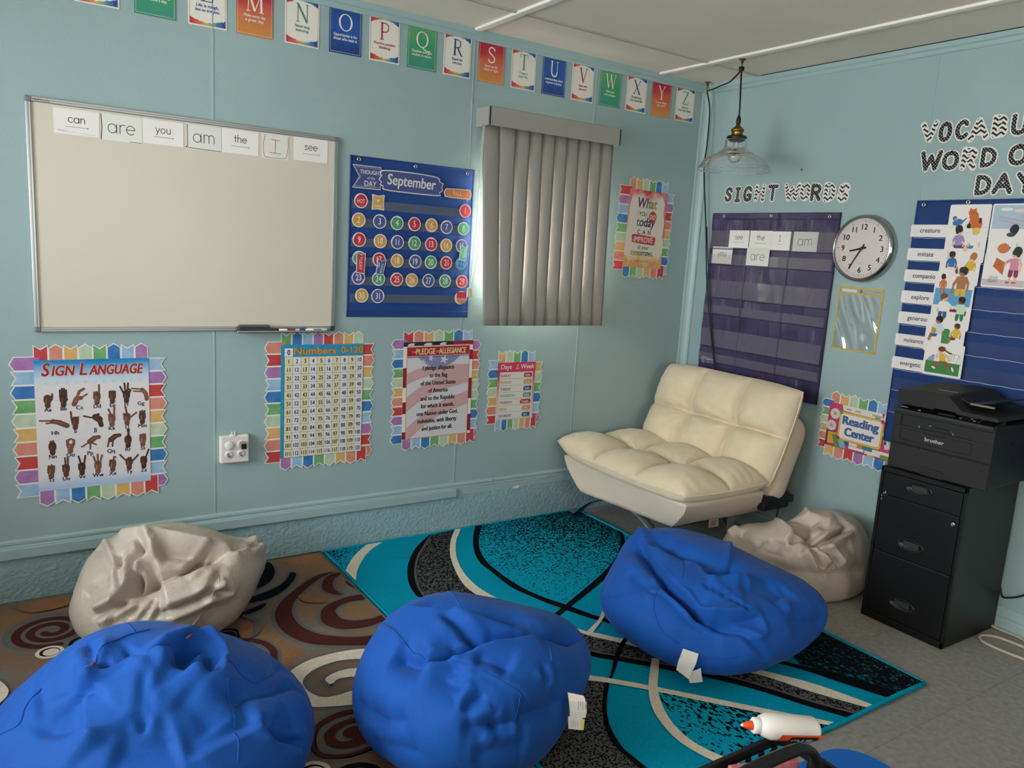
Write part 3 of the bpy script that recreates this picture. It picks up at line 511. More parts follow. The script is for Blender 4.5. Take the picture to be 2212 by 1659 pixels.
["r",0.03,0.05,[[-0.513,-0.288,0.809],[-0.527,-0.388,0.756],[-0.52,-0.49,0.699],[-0.469,-0.656,0.592]]],
["v",0.03,0.06,[[-0.546,-0.263,0.795],[-0.553,-0.419,0.72],[-0.597,-0.519,0.611]]],
["c",0.012,0.02,[[-0.271,-0.682,0.679],[-0.261,-0.633,0.729]]],
["c",0.006,0.02,[[-0.269,-0.643,0.717],[-0.245,-0.514,0.822],[-0.212,-0.391,0.896]]],
["c",0.005,0.015,[[-0.218,-0.633,0.743],[-0.213,-0.528,0.822]]],
["v",0.035,0.04,[[0.123,-0.547,0.828],[0.211,-0.612,0.762],[0.29,-0.623,0.727],[0.532,-0.569,0.627],[0.852,-0.326,0.41]]],
["r",0.02,0.04,[[0.278,-0.652,0.705],[0.514,-0.604,0.609],[0.834,-0.394,0.386]]],
["v",0.012,0.03,[[0.223,-0.463,0.858],[0.324,-0.405,0.855],[0.42,-0.472,0.775],[0.53,-0.444,0.722],[0.928,0.033,0.372]]],
["s",0.012,0.04,[[0.213,-0.785,0.581],[0.218,-0.69,0.69],[0.2,-0.564,0.801]]],
["r",0.025,0.04,[[-0.082,-0.883,0.461],[0.077,-0.864,0.498],[0.242,-0.832,0.498],[0.391,-0.774,0.499]]],
["v",0.025,0.05,[[-0.096,-0.849,0.52],[0.063,-0.83,0.554],[0.222,-0.796,0.563],[0.357,-0.756,0.548]]],
["c",0.018,0.025,[[0.406,-0.766,0.499],[0.366,-0.799,0.477],[0.477,-0.81,0.343],[0.646,-0.757,0.097]]],
["v",0.02,0.04,[[0.443,-0.751,0.49],[0.521,-0.767,0.374],[0.635,-0.7,0.325]]],
["s",0.008,0.03,[[-0.432,-0.135,0.892],[-0.372,-0.06,0.926],[-0.266,0.02,0.964],[-0.119,0.069,0.991]]],
["c",0.01,0.02,[[-0.464,-0.151,0.873],[-0.425,-0.137,0.895],[-0.361,-0.216,0.907]]],
["v",0.014,0.06,[[-0.774,-0.114,0.623],[-0.658,-0.127,0.742],[-0.528,-0.164,0.833]]],
["v",0.012,0.06,[[-0.735,-0.389,0.555],[-0.654,-0.328,0.682],[-0.602,-0.231,0.765]]],
["c",0.014,0.03,[[-0.435,-0.107,0.894],[-0.437,0.022,0.899],[-0.43,0.106,0.896]]],
["c",0.012,0.03,[[0.07,-0.104,0.992],[0.182,0.026,0.983],[0.442,0.73,0.521]]],
["v",0.02,0.06,[[-0.413,-0.69,0.594],[-0.272,-0.763,0.587],[-0.118,-0.775,0.621]]],
["v",0.012,0.05,[[-0.078,-0.586,0.806],[0.023,-0.703,0.711],[0.078,-0.795,0.601]]]],
"seams":[[[-0.432,-0.135,0.892],[-0.372,-0.06,0.926],[-0.266,0.02,0.964],[-0.119,0.069,0.991]],[[-0.731,-0.002,0.682],[-0.805,-0.07,0.589],[-0.843,-0.17,0.51],[-0.924,-0.1,0.37]],[[0.2,-0.564,0.801],[0.213,-0.68,0.701],[0.202,-0.784,0.587]],[[0.18,-0.819,0.546],[0.173,-0.872,0.458],[0.159,-0.917,0.365]],[[-0.231,0.333,0.914],[-0.206,0.049,0.977]],[[0.222,-0.451,0.864],[0.324,-0.405,0.855],[0.42,-0.472,0.775],[0.53,-0.444,0.722],[0.928,0.033,0.372]]]},"g2":{"p":[-0.387,-1.238,0.086,0.385,0.3,0.33],"w":[-0.057,-0.315,-0.153,-0.007,-0.349,0.08,-0.023,-0.209,0.041,0.069,0.009,0.0,0.009,0.062,0.026,-0.021,0.032,0.029,-0.028,0.0,0.026,0.072,-0.007,-0.027,0.029,0.005,0.022,-0.004,-0.001,0.047,-0.006,-0.004],"folds":[["v",0.055,0.045,[[-0.503,-0.431,0.749],[-0.424,-0.588,0.689],[-0.393,-0.698,0.599],[-0.383,-0.765,0.517]]],
["v",0.05,0.05,[[-0.422,-0.52,0.742],[-0.289,-0.456,0.842],[-0.085,-0.329,0.941]]],
["r",0.025,0.04,[[-0.114,0.784,0.61],[-0.57,-0.402,0.717],[-0.465,-0.631,0.621],[-0.406,-0.728,0.553]]],
["c",0.025,0.025,[[-0.412,-0.756,0.509],[-0.173,-0.771,0.613],[0.051,-0.754,0.655],[0.231,-0.722,0.653]]],
["c",0.02,0.02,[[-0.399,-0.778,0.486],[-0.275,-0.882,0.383],[-0.189,-0.949,0.251]]],
["c",0.025,0.025,[[-0.488,-0.722,0.49],[-0.454,-0.809,0.374],[-0.391,-0.887,0.245]]],
["r",0.018,0.03,[[-0.571,-0.658,0.49],[-0.484,-0.785,0.387],[-0.359,-0.908,0.215]]],
["r",0.018,0.03,[[-0.338,-0.774,0.535],[-0.23,-0.869,0.438],[-0.128,-0.961,0.246]]],
["v",0.02,0.03,[[-0.756,0.448,0.478],[-0.881,0.139,0.452],[-0.92,-0.144,0.366]]],
["r",0.015,0.03,[[-0.784,0.509,0.355],[-0.722,0.477,0.501]]],
["c",0.015,0.025,[[-0.667,-0.524,0.53],[-0.583,-0.557,0.591],[-0.42,-0.702,0.575]]],
["v",0.015,0.04,[[-0.727,-0.382,0.571],[-0.833,-0.397,0.386]]],
["v",0.012,0.03,[[-0.823,-0.1,0.559],[-0.9,-0.133,0.415]]],
["r",0.02,0.035,[[0.139,-0.106,0.985],[-0.266,-0.526,0.808],[-0.323,-0.663,0.675]]],
["v",0.02,0.04,[[-0.023,-0.517,0.856],[-0.063,-0.671,0.739],[0.258,-0.658,0.707]]],
["v",0.014,0.04,[[-0.95,-0.247,0.19],[-0.736,-0.649,0.193],[-0.303,-0.934,0.187],[0.226,-0.967,0.118]]],
["v",0.012,0.03,[[-0.206,-0.893,0.399],[-0.084,-0.885,0.459],[0.073,-0.891,0.449]]]],
"seams":[[[-0.946,-0.241,0.218],[-0.734,-0.646,0.208],[-0.308,-0.93,0.199],[0.15,-0.979,0.138]]]}}

# ------------------------------------------------------------------ rugs (drawn as woven fields in one mesh each)
TEALC, BLK, CRM, GRY, MAR, NVY = '#0496B2', '#0C0F13', '#E2D6C0', '#5B5A58', '#4C2723', '#10161E'
def pile(name, h, h2=None): return mat(name, h, rough=.95, spec=.06, var=.10 if not h2 else 0, col2=h2, vscale=90, bump=.35, bscale=420)
RM = dict(cream=pile('rug_cream', CRM), black=pile('rug_black', BLK), grey=pile('rug_grey', GRY), maroon=pile('rug_maroon', MAR), navy=pile('rug_navy', NVY),
          orange=pile('rug_orange', '#956B48', '#8A6650'), halo=pile('rug_slate', '#62696A', '#6E6560'),
          speck_dark=speck_mat('rug_dark_fleck', GRY, BLK, (.6, .8), -3., 3., .51, 130),
          speck_leaf=speck_mat('rug_leaf_fleck', TEALC, BLK, (.75, .66), .1, 1.3, .49, 120),
          speck_right=speck_mat('rug_right_fleck', TEALC, BLK, (1., .15), -.40, .10, .50, 95, (1, .55, 1), .5),
          speck_corner=speck_mat('rug_corner_fleck', '#0A6672', BLK, (1., 0), -1., 1., .54, 110, (1, .6, 1), .5),
          speck_b=speck_mat('rug_edge_fleck', TEALC, BLK, (-.7, .7), 1.05, 1.35, .47, 110))
def rug_fields(mb, items, rect, z0, org):
    z = z0
    for it in items:
        z += .00025
        p = it[1] if len(it) == 2 else None
        if len(it) == 3: poly = smooth_curve(it[1], 5)+smooth_curve(it[2], 5)[::-1]
        elif it[0] in ('maroon', 'navy', 'orange', 'halo'): poly = smooth_curve(p, 5, True)
        elif it[0] == 'speck_leaf': poly = smooth_curve(p[:-2], 4)+p[-2:]
        else: poly = p
        poly = clip_rect([(x-org[0], y-org[1]) for x, y in poly], *rect)
        if poly: mb.poly(poly, z, RM[it[0]])
    return z
rx0, rx1, ry0, ry1 = -2.352, -.795, -2.150, -.022
org = ((rx0+rx1)/2, (ry0+ry1)/2); hw, hh = (rx1-rx0)/2, (ry1-ry0)/2
t = thing('area_rug', 'turquoise rug with black, cream and grey sweeping arcs', 'rug', (*org, 0))
M_teal = pile('rug_teal', TEALC)
mb = MB().box(-hw, hw, -hh, hh, .0, .011, M_teal)
# speckle gradients are given in room metres, so shift the fields' own coordinates
rug_fields(mb, DATA['TEAL'], (-hw+.006, hw-.006, -hh+.008, hh-.006), .0112, org)
mb.build('pile', t)
e = MB(); rr_ = .008
loop = [(-hw, -hh), (hw, -hh), (hw, hh), (-hw, hh), (-hw, -hh)]
for i in range(4):
    a, b = loop[i], loop[i+1]; n = 24; seg = []
    for k in range(n+1):
        u = k/n; seg.append((a[0]+(b[0]-a[0])*u, a[1]+(b[1]-a[1])*u, .008+(.006*math.sin(u*9)**2 if i in (0, 1) else 0)))
    e.tube(seg, rr_, M_teal, 8)
e.build('binding', t)
# brown spiral rug
bx0, bx1, by0, by1 = -4.75, -2.372, -2.6, -.02
borg = ((bx0+bx1)/2, (by0+by1)/2); hw, hh = (bx1-bx0)/2, (by1-by0)/2
t = thing('area_rug', 'brown rug with maroon, navy and cream spirals beside the turquoise rug', 'rug', (*borg, 0))
M_brown = mat('rug_brown', '#76573F', rough=.95, spec=.06, bump=.35, bscale=420)
def brown_blotch(m):
    n, L, b = mixer(m); tc = n.new('ShaderNodeTexCoord')
    t1 = n.new('ShaderNodeTexNoise'); t1.inputs['Scale'].default_value = 3.2; t1.inputs['Detail'].default_value = 3; L.new(tc.outputs['Object'], t1.inputs['Vector'])
    rp = n.new('ShaderNodeValToRGB'); cr = rp.color_ramp; cr.elements.new(.5); cr.elements.new(.6)
    for e_, (p, h) in zip(cr.elements, ((.34, '#6E7775'), (.45, '#7E6C5E'), (.55, '#85664D'), (.70, '#9C704A'))): e_.position = p; e_.color = (*lin(h), 1)
    t2 = n.new('ShaderNodeTexNoise'); t2.inputs['Scale'].default_value = 70; t2.inputs['Detail'].default_value = 4; L.new(tc.outputs['Object'], t2.inputs['Vector'])
    g = math_n(n, L, 'ADD', t1.outputs['Fac'], math_n(n, L, 'MULTIPLY', math_n(n, L, 'SUBTRACT', t2.outputs['Fac'], .5), .35))
    L.new(g, rp.inputs[0]); L.new(rp.outputs[0], b.inputs['Base Color'])
brown_blotch(M_brown)
mb = MB().box(-hw, hw, -hh, hh, 0, .011, M_brown)
def slate_rim(mb, items, z):
    for it in items:
        if it[0] not in ('maroon', 'cream', 'navy'): continue
        poly = smooth_curve(it[1], 4)+smooth_curve(it[2], 4)[::-1] if len(it) == 3 else smooth_curve(it[1], 4, True) if len(it[1]) > 4 else it[1]
        poly = clip_rect([(x-borg[0], y-borg[1]) for x, y in poly], -hw+.03, hw-.03, -hh+.03, hh-.03)
        if poly: mb.stroke(poly, .034, z, RM['halo'], closed=True)
slate_rim(mb, DATA['BROWN'], .0113)
def spiral(mb, cx, cy, r0_, r1_, turns, w, z, mt, a0=0, sq=1., halo=True):
    pts = []; n = int(40*turns)
    for k in range(n+1):
        u = k/n; r_ = r0_+(r1_-r0_)*u; a = a0+2*math.pi*turns*u; pts.append((cx-borg[0]+r_*math.cos(a)*sq, cy-borg[1]+r_*math.sin(a)))
    if halo: mb.disc(cx-borg[0], cy-borg[1], r1_+w/2+.018, .0113, RM['halo'], ry=r1_+w/2+.014, n=40)
    mb.stroke(pts, w, z, mt)
spiral(mb, -3.520, -.330, .025, .125, 2.2, .030, .0119, RM['maroon'], 3.6)
spiral(mb, -3.15, -1.95, .03, .20, 2.1, .035, .0119, RM['maroon'], 1.)
spiral(mb, -4.1, -1.2, .03, .2, 2.2, .04, .0119, RM['cream'], 1.)
spiral(mb, -4.3, -.6, .03, .16, 2.0, .035, .0119, RM['navy'], 1.)
for cx, cy, r_, m1, m2 in ((-3.534, -.500, .045, 'cream', 'navy'), (-2.945, -1.560, .055, 'cream', 'navy'), (-3.425, -.478, .050, 'navy', 'halo'), (-2.965, -.652, .055, 'navy', 'halo'), (-2.845, -1.655, .085, 'navy', 'halo'), (-3.9, -1.9, .06, 'cream', 'navy')):
    x, y = cx-borg[0], cy-borg[1]
    mb.disc(x, y, r_, .0121, RM[m1]); mb.disc(x, y, r_*.72, .0123, RM[m2]); mb.disc(x+.004, y-.003, r_*.58, .0125, RM[m1])
z = rug_fields(mb, DATA['BROWN'], (-hw+.006, hw-.006, -hh+.006, hh-.006), .0127, borg)
mb.build('pile', t)
e = MB(); M_bind = pile('rug_edge_slate', '#6B6A64')
loop = [(-hw, -hh), (hw, -hh), (hw, hh), (-hw, hh), (-hw, -hh)]
for i in range(4): e.tube([(*loop[i], .008), (*loop[i+1], .008)], .008, M_bind, 8)
e.build('binding', t)

# ------------------------------------------------------------------ whiteboard with its word cards
M_wbd = mat('whiteboard_enamel', '#CFC7B6', rough=.32, spec=.4, var=.015, vscale=2.)
M_al = mat('aluminium_frame', '#AEB0B0', rough=.32, metal=.85)
M_capg = mat('grey_plastic_corner', '#6E7478', rough=.5)
bxl, bxr, bzl, bzh = -3.520, -2.322, 1.095, 1.966
cx, cz = (bxl+bxr)/2, (bzl+bzh)/2; hw, hh = (bxr-bxl)/2, (bzh-bzl)/2
t = thing('whiteboard', 'wide whiteboard in an aluminium frame on the blue wall', 'whiteboard', **on_back(cx, cz))
MB().box(-hw+.006, hw-.006, -hh+.006, hh-.006, 0, .011, M_wbd).build('writing_surface', t)
for k in range(4):
    mb = MB(); s = -1 if k % 2 else 1
    if k < 2:
        y0, y1 = (hh-.020, hh) if s > 0 else (-hh, -hh+.020)
        mb.box(-hw+.018, hw-.018, y0, y1, 0, .017, M_al, .003, 2); mb.box(-hw+.018, hw-.018, (y0+y1)/2-.001, (y0+y1)/2+.001, .017, .0175, M_capg)
    else:
        x0, x1 = (hw-.020, hw) if s > 0 else (-hw, -hw+.020)
        mb.box(x0, x1, -hh+.018, hh-.018, 0, .017, M_al, .003, 2); mb.box((x0+x1)/2-.001, (x0+x1)/2+.001, -hh+.018, hh-.018, .017, .0175, M_capg)
    if k == 0: mb.text('TRIPOLLO', -hw+.024, hh-.016, .012, .0177, flat('#3C4044'), 'L', sx=1.)
    mb.build('frame_rail', t)
for sx in (-1, 1):
    for sy in (-1, 1):
        MB().box(sx*hw-(.022 if sx > 0 else 0), sx*hw+(.022 if sx < 0 else 0), sy*hh-(.022 if sy > 0 else 0), sy*hh+(.022 if sy < 0 else 0), 0, .0195, mat('dark_plastic_corner', '#33363A', rough=.5) if (sx, sy) == (1, -1) else M_capg, .004, 2).build('corner_cap', t)
tr = MB(); tr.box(-.215+.36, .55, -hh-.004, -hh, .0, .062, M_al, .001, 1); tr.box(-.215+.36, .55, -hh-.004, -hh+.006, .059, .062, M_al, .001, 1)
tr.build('marker_tray', t)
M_paper = mat('white_paper', '#E9E3DF', rough=.7, spec=.25, var=.012, vscale=6)
M_gloss = mat('dry_erase_card', '#DDDCD4', rough=.25, spec=.5)
def word_card(word, x0, x1, z0, z1, kind, label, w=.0175, group='word cards along the top of the whiteboard', place=on_back, off=.012, tsize=None, thk=.0012):
    W_, H_ = x1-x0, z1-z0; mb = MB(); paper = M_paper if kind == 'print' else M_gloss
    mb.box(-W_/2, W_/2, -H_/2, H_/2, 0, thk, paper); z = thk+.0003; K = flat('#17181C')
    ts = tsize or H_*.42
    if kind == 'print':
        geo_text(mb, word, 0, -H_*.02, ts*.46, ts*.062, z, K)
        wd = W_*.33 if len(word) > 1 else W_*.12
        mb.stroke([(-wd*.75, -H_*.19), (wd*.75, -H_*.19)], .0012, z, K); mb.stroke([(wd*.68, -H_*.165), (wd*.77, -H_*.19), (wd*.68, -H_*.215)], .0010, z, K)
    elif kind == 'hand':
        geo_text(mb, word, 0, -H_*.20, ts*.80, ts*.060, z, K)
    return mb, z, W_, H_
wc = [('can', -3.430, -3.278, 1.844, 1.937, 'print', 'white card printed can with an arrow, leftmost on the whiteboard'),
      ('are', -3.274, -3.129, 1.839, 1.938, 'hand', 'handwritten are card on the whiteboard between can and you'),
      ('you', -3.127, -2.976, 1.845, 1.938, 'print', 'white card printed you with an arrow on the whiteboard'),
      ('am', -2.963, -2.829, 1.842, 1.940, 'hand', 'handwritten am card with a black edge line on the whiteboard'),
      ('the', -2.826, -2.676, 1.844, 1.941, 'print', 'white card printed the with an arrow on the whiteboard'),
      ('I', -2.661, -2.546, 1.840, 1.943, 'red', 'card with a red hand-drawn I in a red outline'),
      ('see', -2.523, -2.371, 1.847, 1.946, 'print', 'white card printed see with an arrow, rightmost on the whiteboard')]
for w_, x0, x1, z0, z1, kind, lab in wc:
    mb, z, W_, H_ = word_card(w_, x0, x1, z0, z1, kind, lab)
    K = flat('#17181C'); RD = flat('#A8383C')
    if w_ == 'can': mb.stroke([(-W_*.42, -H_*.36), (-W_*.2, -H_*.38)], .0012, z, K); mb.stroke([(-W_*.2, -H_*.38), (W_*.4, -H_*.45)], .0005, z, K)
    if w_ == 'are': mb.stroke(smooth_curve([(-W_*.5+.002, H_*.47), (-W_*.5+.004, 0), (-W_*.5+.001, -H_*.48)]), .0025, z, K); mb.stroke([(W_*.2, -H_*.47), (W_*.48, -H_*.48)], .0016, z, K)
    if w_ == 'am': mb.stroke(smooth_curve([(-W_*.5+.002, H_*.47), (-W_*.5+.003, -H_*.3), (-W_*.45, -H_*.44), (W_*.48, -H_*.47)]), .0022, z, K)
    if w_ == 'I':
        mb.stroke(smooth_curve([(-W_*.38, H_*.46), (-W_*.46, 0), (-W_*.42, -H_*.36), (-W_*.3, -H_*.45), (W_*.32, -H_*.44), (W_*.42, -H_*.32), (W_*.47, 0), (W_*.47, H_*.42)]), .0018, z, RD)
        for a, b in (((-.17, .28), (.16, .26)), ((0, .27), (-.02, -.25)), ((-.22, -.25), (.2, -.27))): mb.stroke([(a[0]*W_, a[1]*H_), (b[0]*W_, b[1]*H_)], .0022, z, RD)
    o = mb.build('word_card', **on_back((x0+x1)/2, (z0+z1)/2, .0112)); tag(o, lab, 'card', 'word cards along the top of the whiteboard')
# eraser and markers lying in the tray (tray floor at z = 1.095)
t = thing('board_eraser', 'grey felt whiteboard eraser lying in the tray', 'eraser', (-2.700, -.041, 1.0952))
MB().box(-.066, .066, -.017, .017, 0, .020, mat('eraser_felt', '#3B3A3C', rough=.95, bump=.4, bscale=300), .003, 2).build('felt_pad', t)
MB().box(-.066, .066, -.018, .018, .020, .029, mat('eraser_back', '#56565A', rough=.5), .004, 2).build('handle', t)
def marker(loc, L_, body, capc, band, label, flip=1, rz=0.):
    t = thing('dry_erase_marker', label, 'marker', loc, (0, 0, rz), 'markers in the whiteboard tray')
    def rod(x0, x1, r_, mt, nm):
        mb = MB(); mb.lathe([(0, x0), (r_*.8, x0), (r_, x0+.002), (r_, x1-.002), (r_*.85, x1), (0, x1)], mt, 16); 
        o = mb.build(nm, t, rot=(0, R(90)*flip, 0)); return o
    rod(-L_*.30, L_*.5, .0062, body, 'barrel'); rod(-L_*.5, -L_*.28, .0068, capc, 'cap'); rod(.0, L_*.32, .0064, band, 'printed_band')
Pw = mat('white_plastic', '#E6E1DA', rough=.35); Pb = mat('black_plastic', '#141519', rough=.4); Pbl = mat('marker_blue', '#20459B', rough=.35); Prd = mat('marker_red', '#8E2830', rough=.4); Pgy = mat('marker_grey', '#7D8492', rough=.4)
marker((-2.560, -.052, 1.1022), .125, Pw, Pb, Prd, 'black-capped white marker lying beside the eraser in the tray')
marker((-2.440, -.054, 1.1020), .125, Pw, Pbl, Pgy, 'blue-capped white marker at the front of the tray')
marker((-2.425, -.030, 1.1022), .120, Pw, mat('marker_navy', '#141C48', rough=.4), Pw, 'navy-capped white marker lying behind the blue one in the tray')

# ------------------------------------------------------------------ alphabet cards under the ceiling
SERIF = {  # strokes in a unit box: (points, width)
 'J': [([(.55, 1), (.55, .2), (.42, -.1), (.2, -.15)], .11), ([(.35, 1), (.75, 1)], .04)],
 'K': [([(.18, 0), (.18, 1)], .11), ([(.2, .42), (.75, 1)], .05), ([(.38, .58), (.86, 0)], .11), ([(.03, 1), (.33, 1)], .04), ([(.03, 0), (.33, 0)], .04), ([(.62, 1), (.9, 1)], .04), ([(.7, 0), (.98, 0)], .04)],
 'L': [([(.25, 0), (.25, 1)], .11), ([(.08, 1), (.42, 1)], .04), ([(.08, 0), (.8, 0), (.88, .2)], .045)],
 'M': [([(.1, 0), (.14, 1)], .045), ([(.14, 1), (.5, .02)], .11), ([(.5, .02), (.86, 1)], .045), ([(.86, 1), (.9, 0)], .11), ([(-.02, 0), (.22, 0)], .04), ([(.76, 0), (1.04, 0)], .04), ([(.02, 1), (.16, 1)], .04), ([(.84, 1), (.98, 1)], .04)],
 'N': [([(.15, 0), (.15, 1)], .045), ([(.13, 1), (.85, 0)], .11), ([(.85, 0), (.85, 1)], .045), ([(0, 1), (.17, 1)], .04), ([(.02, 0), (.28, 0)], .04), ([(.72, 1), (.98, 1)], .04)],
 'O': 'ring', 'Q': 'ring',
 'P': [([(.25, 0), (.25, 1)], .11), ([(.25, .98), (.55, .98), (.76, .88), (.8, .72), (.74, .55), (.55, .46), (.25, .46)], .06), ([(.08, 1), (.3, 1)], .04), ([(.08, 0), (.42, 0)], .04)],
 'R': [([(.22, 0), (.22, 1)], .11), ([(.22, .98), (.5, .98), (.7, .88), (.74, .74), (.68, .58), (.5, .5), (.22, .5)], .06), ([(.46, .5), (.85, 0)], .1), ([(.06, 1), (.3, 1)], .04), ([(.06, 0), (.38, 0)], .04), ([(.78, 0), (.98, 0)], .04)],
 'S': [([(.76, .82), (.66, .94), (.48, .99), (.3, .93), (.22, .78), (.3, .62), (.52, .5), (.72, .38), (.8, .22), (.7, .07), (.48, 0), (.3, .04), (.2, .16)], .085), ([(.77, .75), (.77, .95)], .04), ([(.19, .06), (.19, .26)], .04)],
 'T': [([(.5, 0), (.5, 1)], .11), ([(.1, .8), (.12, 1), (.88, 1), (.9, .8)], .045), ([(.33, 0), (.67, 0)], .04)],
 'U': [([(.2, 1), (.2, .28), (.3, .06), (.5, 0), (.7, .06), (.8, .28)], .1), ([(.8, .28), (.8, 1)], .045), ([(.05, 1), (.35, 1)], .04), ([(.67, 1), (.94, 1)], .04)],
 'V': [([(.13, 1), (.5, 0)], .11), ([(.5, 0), (.86, 1)], .045), ([(0, 1), (.28, 1)], .04), ([(.72, 1), (1, 1)], .04)],
 'W': [([(.04, 1), (.3, 0)], .1), ([(.3, 0), (.52, 1)], .04), ([(.48, 1), (.74, 0)], .1), ([(.74, 0), (.97, 1)], .04), ([(-.06, 1), (.16, 1)], .04), ([(.86, 1), (1.06, 1)], .04), ([(.4, 1), (.58, 1)], .04)],
 'X': [([(.12, 1), (.86, 0)], .11), ([(.84, 1), (.14, 0)], .045), ([(0, 1), (.26, 1)], .04), ([(.7, 1), (.96, 1)], .04), ([(.02, 0), (.28, 0)], .04), ([(.72, 0), (.98, 0)], .04)],
 'Y': [([(.12, 1), (.5, .48)], .11), ([(.88, 1), (.5, .48)], .045), ([(.5, .48), (.5, 0)], .11), ([(0, 1), (.26, 1)], .04), ([(.74, 1), (1, 1)], .04), ([(.34, 0), (.66, 0)], .04)],
 'Z': [([(.82, .98), (.16, .02)], .11), ([(.14, .8), (.16, .98), (.82, .98)], .045), ([(.16, .02), (.86, .02), (.9, .22)], .045)]}
def serif(mb, ch, cx, cy, h, z, mt):
    w = h*(.95 if ch in 'MW' else .8)
    if SERIF[ch] == 'ring':
        o_, i_ = [], []
        for k in range(33):
            a = 2*math.pi*k/32; o_.append((cx+.44*h*math.cos(a), cy+.5*h*math.sin(a))); i_.append((cx+.33*h*math.cos(a), cy+.455*h*math.sin(a)))
        for k in range(32): mb.add([(*o_[k], z), (*o_[k+1], z), (*i_[k+1], z), (*i_[k], z)], [(0, 1, 2, 3)], mt)
        if ch == 'Q': mb.stroke(smooth_curve([(cx-.02*h, cy-.45*h), (cx+.2*h, cy-.6*h), (cx+.45*h, cy-.68*h), (cx+.55*h, cy-.62*h)]), .07*h, z, mt)
        return
    for pts, wd in SERIF[ch]:
        pp = smooth_curve(pts, 5) if len(pts) > 4 else pts
        mb.stroke([(cx+(x-.5)*w, cy+(y-.5)*h) for x, y in pp], wd*h, z, mt, cap=len(pts) > 2)
WC = dict(blue=grad_mat('watercolour_blue', [(.1, '#23407F'), (.5, '#2B57A5'), (.9, '#24518F')], 'Y', -.1, .1, .3, 14),
          red=grad_mat('watercolour_sunset', [(.12, '#C98548'), (.45, '#CB6A4C'), (.75, '#B5323F'), (1., '#AE2F45')], 'Y', -.1, .1, .12, 14),
          green=grad_mat('watercolour_green', [(.1, '#3F8E78'), (.5, '#3E9A6C'), (.9, '#5DA06A')], 'Y', -.1, .1, .3, 12))
RAIN = grad_mat('watercolour_rainbow', [(.02, '#BC3448'), (.25, '#CF6B49'), (.42, '#D3A75A'), (.6, '#7FA882'), (.75, '#4C82A6'), (.95, '#2E4B92')], 'X', -.068, .068, .06, 16)
M_card = mat('poster_paper', '#E4DED2', rough=.55, spec=.3)
alpha = [('J', -3.273, 'white', '#B5384A', ['Just be', 'yourself.'], 'partly visible white alphabet card, leftmost in the row'),
 ('K', -3.071, 'green', '#EDE6D8', ['Kindness can change', "someone's day."], "green alphabet card ending in someone's day"),
 ('L', -2.878, 'white', '#2E4B92', ['Life is tough,', 'but so are you.'], 'white alphabet card saying Life is tough, but so are you'),
 ('M', -2.691, 'red', '#EDE6D8', ['Make every day', 'a great day.'], 'sunset red letter M card in the row under the ceiling'),
 ('N', -2.490, 'white', '#3C8771', ['Never stop', 'learning.'], 'white alphabet card with a green letter N'),
 ('O', -2.296, 'blue', '#EDE6D8', ['Opportunity is for', 'those who seek it.'], 'blue watercolour alphabet card with a white letter O'),
 ('P', -2.108, 'white', '#A82C3C', ['Practice positive', 'thinking.'], 'white alphabet card with a red letter P'),
 ('Q', -1.919, 'green', '#EDE6D8', ['Question and gain', 'wisdom in return.'], 'green alphabet card with a white letter Q'),
 ('R', -1.728, 'white', '#2A3D74', ['Reach for', 'success.'], 'white alphabet card with a navy letter R'),
 ('S', -1.536, 'red', '#EDE6D8', ['Stand up for', 'what is right.'], 'sunset red alphabet card with a white letter S'),
 ('T', -1.342, 'white', '#4C8F72', ['Today is', 'your day.'], 'white alphabet card with a green letter T'),
 ('U', -1.150, 'blue', '#EDE6D8', ['Understanding others', 'requires empathy.'], 'blue watercolour alphabet card with a white letter U'),
 ('V', -.956, 'white', '#A82C3C', ['Value who', 'you are.'], 'white alphabet card with a red letter V'),
 ('W', -.765, 'green', '#EDE6D8', ['Work hard', 'with purpose.'], 'green alphabet card with a white letter W'),
 ('X', -.570, 'white', '#2A3D74', ['Excuses bury', 'your potential.'], 'white alphabet card with a navy letter X'),
 ('Y', -.380, 'red', '#EDE6D8', ['You can change', 'the world.'], 'sunset red alphabet card with a white letter Y'),
 ('Z', -.186, 'white', '#4C8F72', ['Zealously', 'encourage others.'], 'white alphabet card with a green letter Z, nearest the corner')]
def ragged(x0, x1, y0, depth, sgn, seed):
    rg = random.Random(seed); n = 18; p = [(x0, y0), (x1, y0)]
    for k in range(n+1):
        u = 1-k/n; e_ = abs(u*2-1)**1.5
        p.append((x0+(x1-x0)*u, y0+sgn*(depth*(.35+.65*e_)+rg.uniform(-.0025, .0025))))
    return p
for i, (ch, x, kind, colr, lines, lab) in enumerate(alpha):
    rg = random.Random(i); mb = MB(); hw, hh = .0745, .1
    pts = [(-hw, -hh), (hw, -hh), (hw, hh), (-hw, hh)]
    base = M_card if kind == 'white' else WC[kind]
    mb.box(-hw, hw, -hh, hh, 0, .0012, base); z = .0015; K = flat(colr)
    if kind == 'white':
        mb.poly(ragged(-.068, .068, hh-.0065, .030, -1, i), z, RAIN); mb.poly(ragged(-.068, .068, -hh+.0065, .026, 1, i+50), z, RAIN)
        fr = flat('#8E6E78')
    else: fr = flat('#E2D7C0')
    mb.stroke([(-.069, -hh+.006), (.069, -hh+.006), (.069, hh-.006), (-.069, hh-.006)], .0011, z+.0003, fr, closed=True)
    serif(mb, ch, 0, .032, .072, z+.0006, K)
    for k, s in enumerate(lines): mb.text(s, .0, -.027-.0165*k, .0165, z+.0006, K, 'C', bold=.0003, sx=.82, shear=.08, width=min(.118, .0058*len(s)+.006))
    o = mb.build('alphabet_card', **on_back(x, 2.426+(0 if i > 4 else .004*0), .0008+.0012*(i % 2), rg.uniform(-.8, .8)))
    o.rotation_euler.x = R(90+rg.uniform(-.5, .1)); tag(o, lab, 'card', 'alphabet cards under the ceiling')

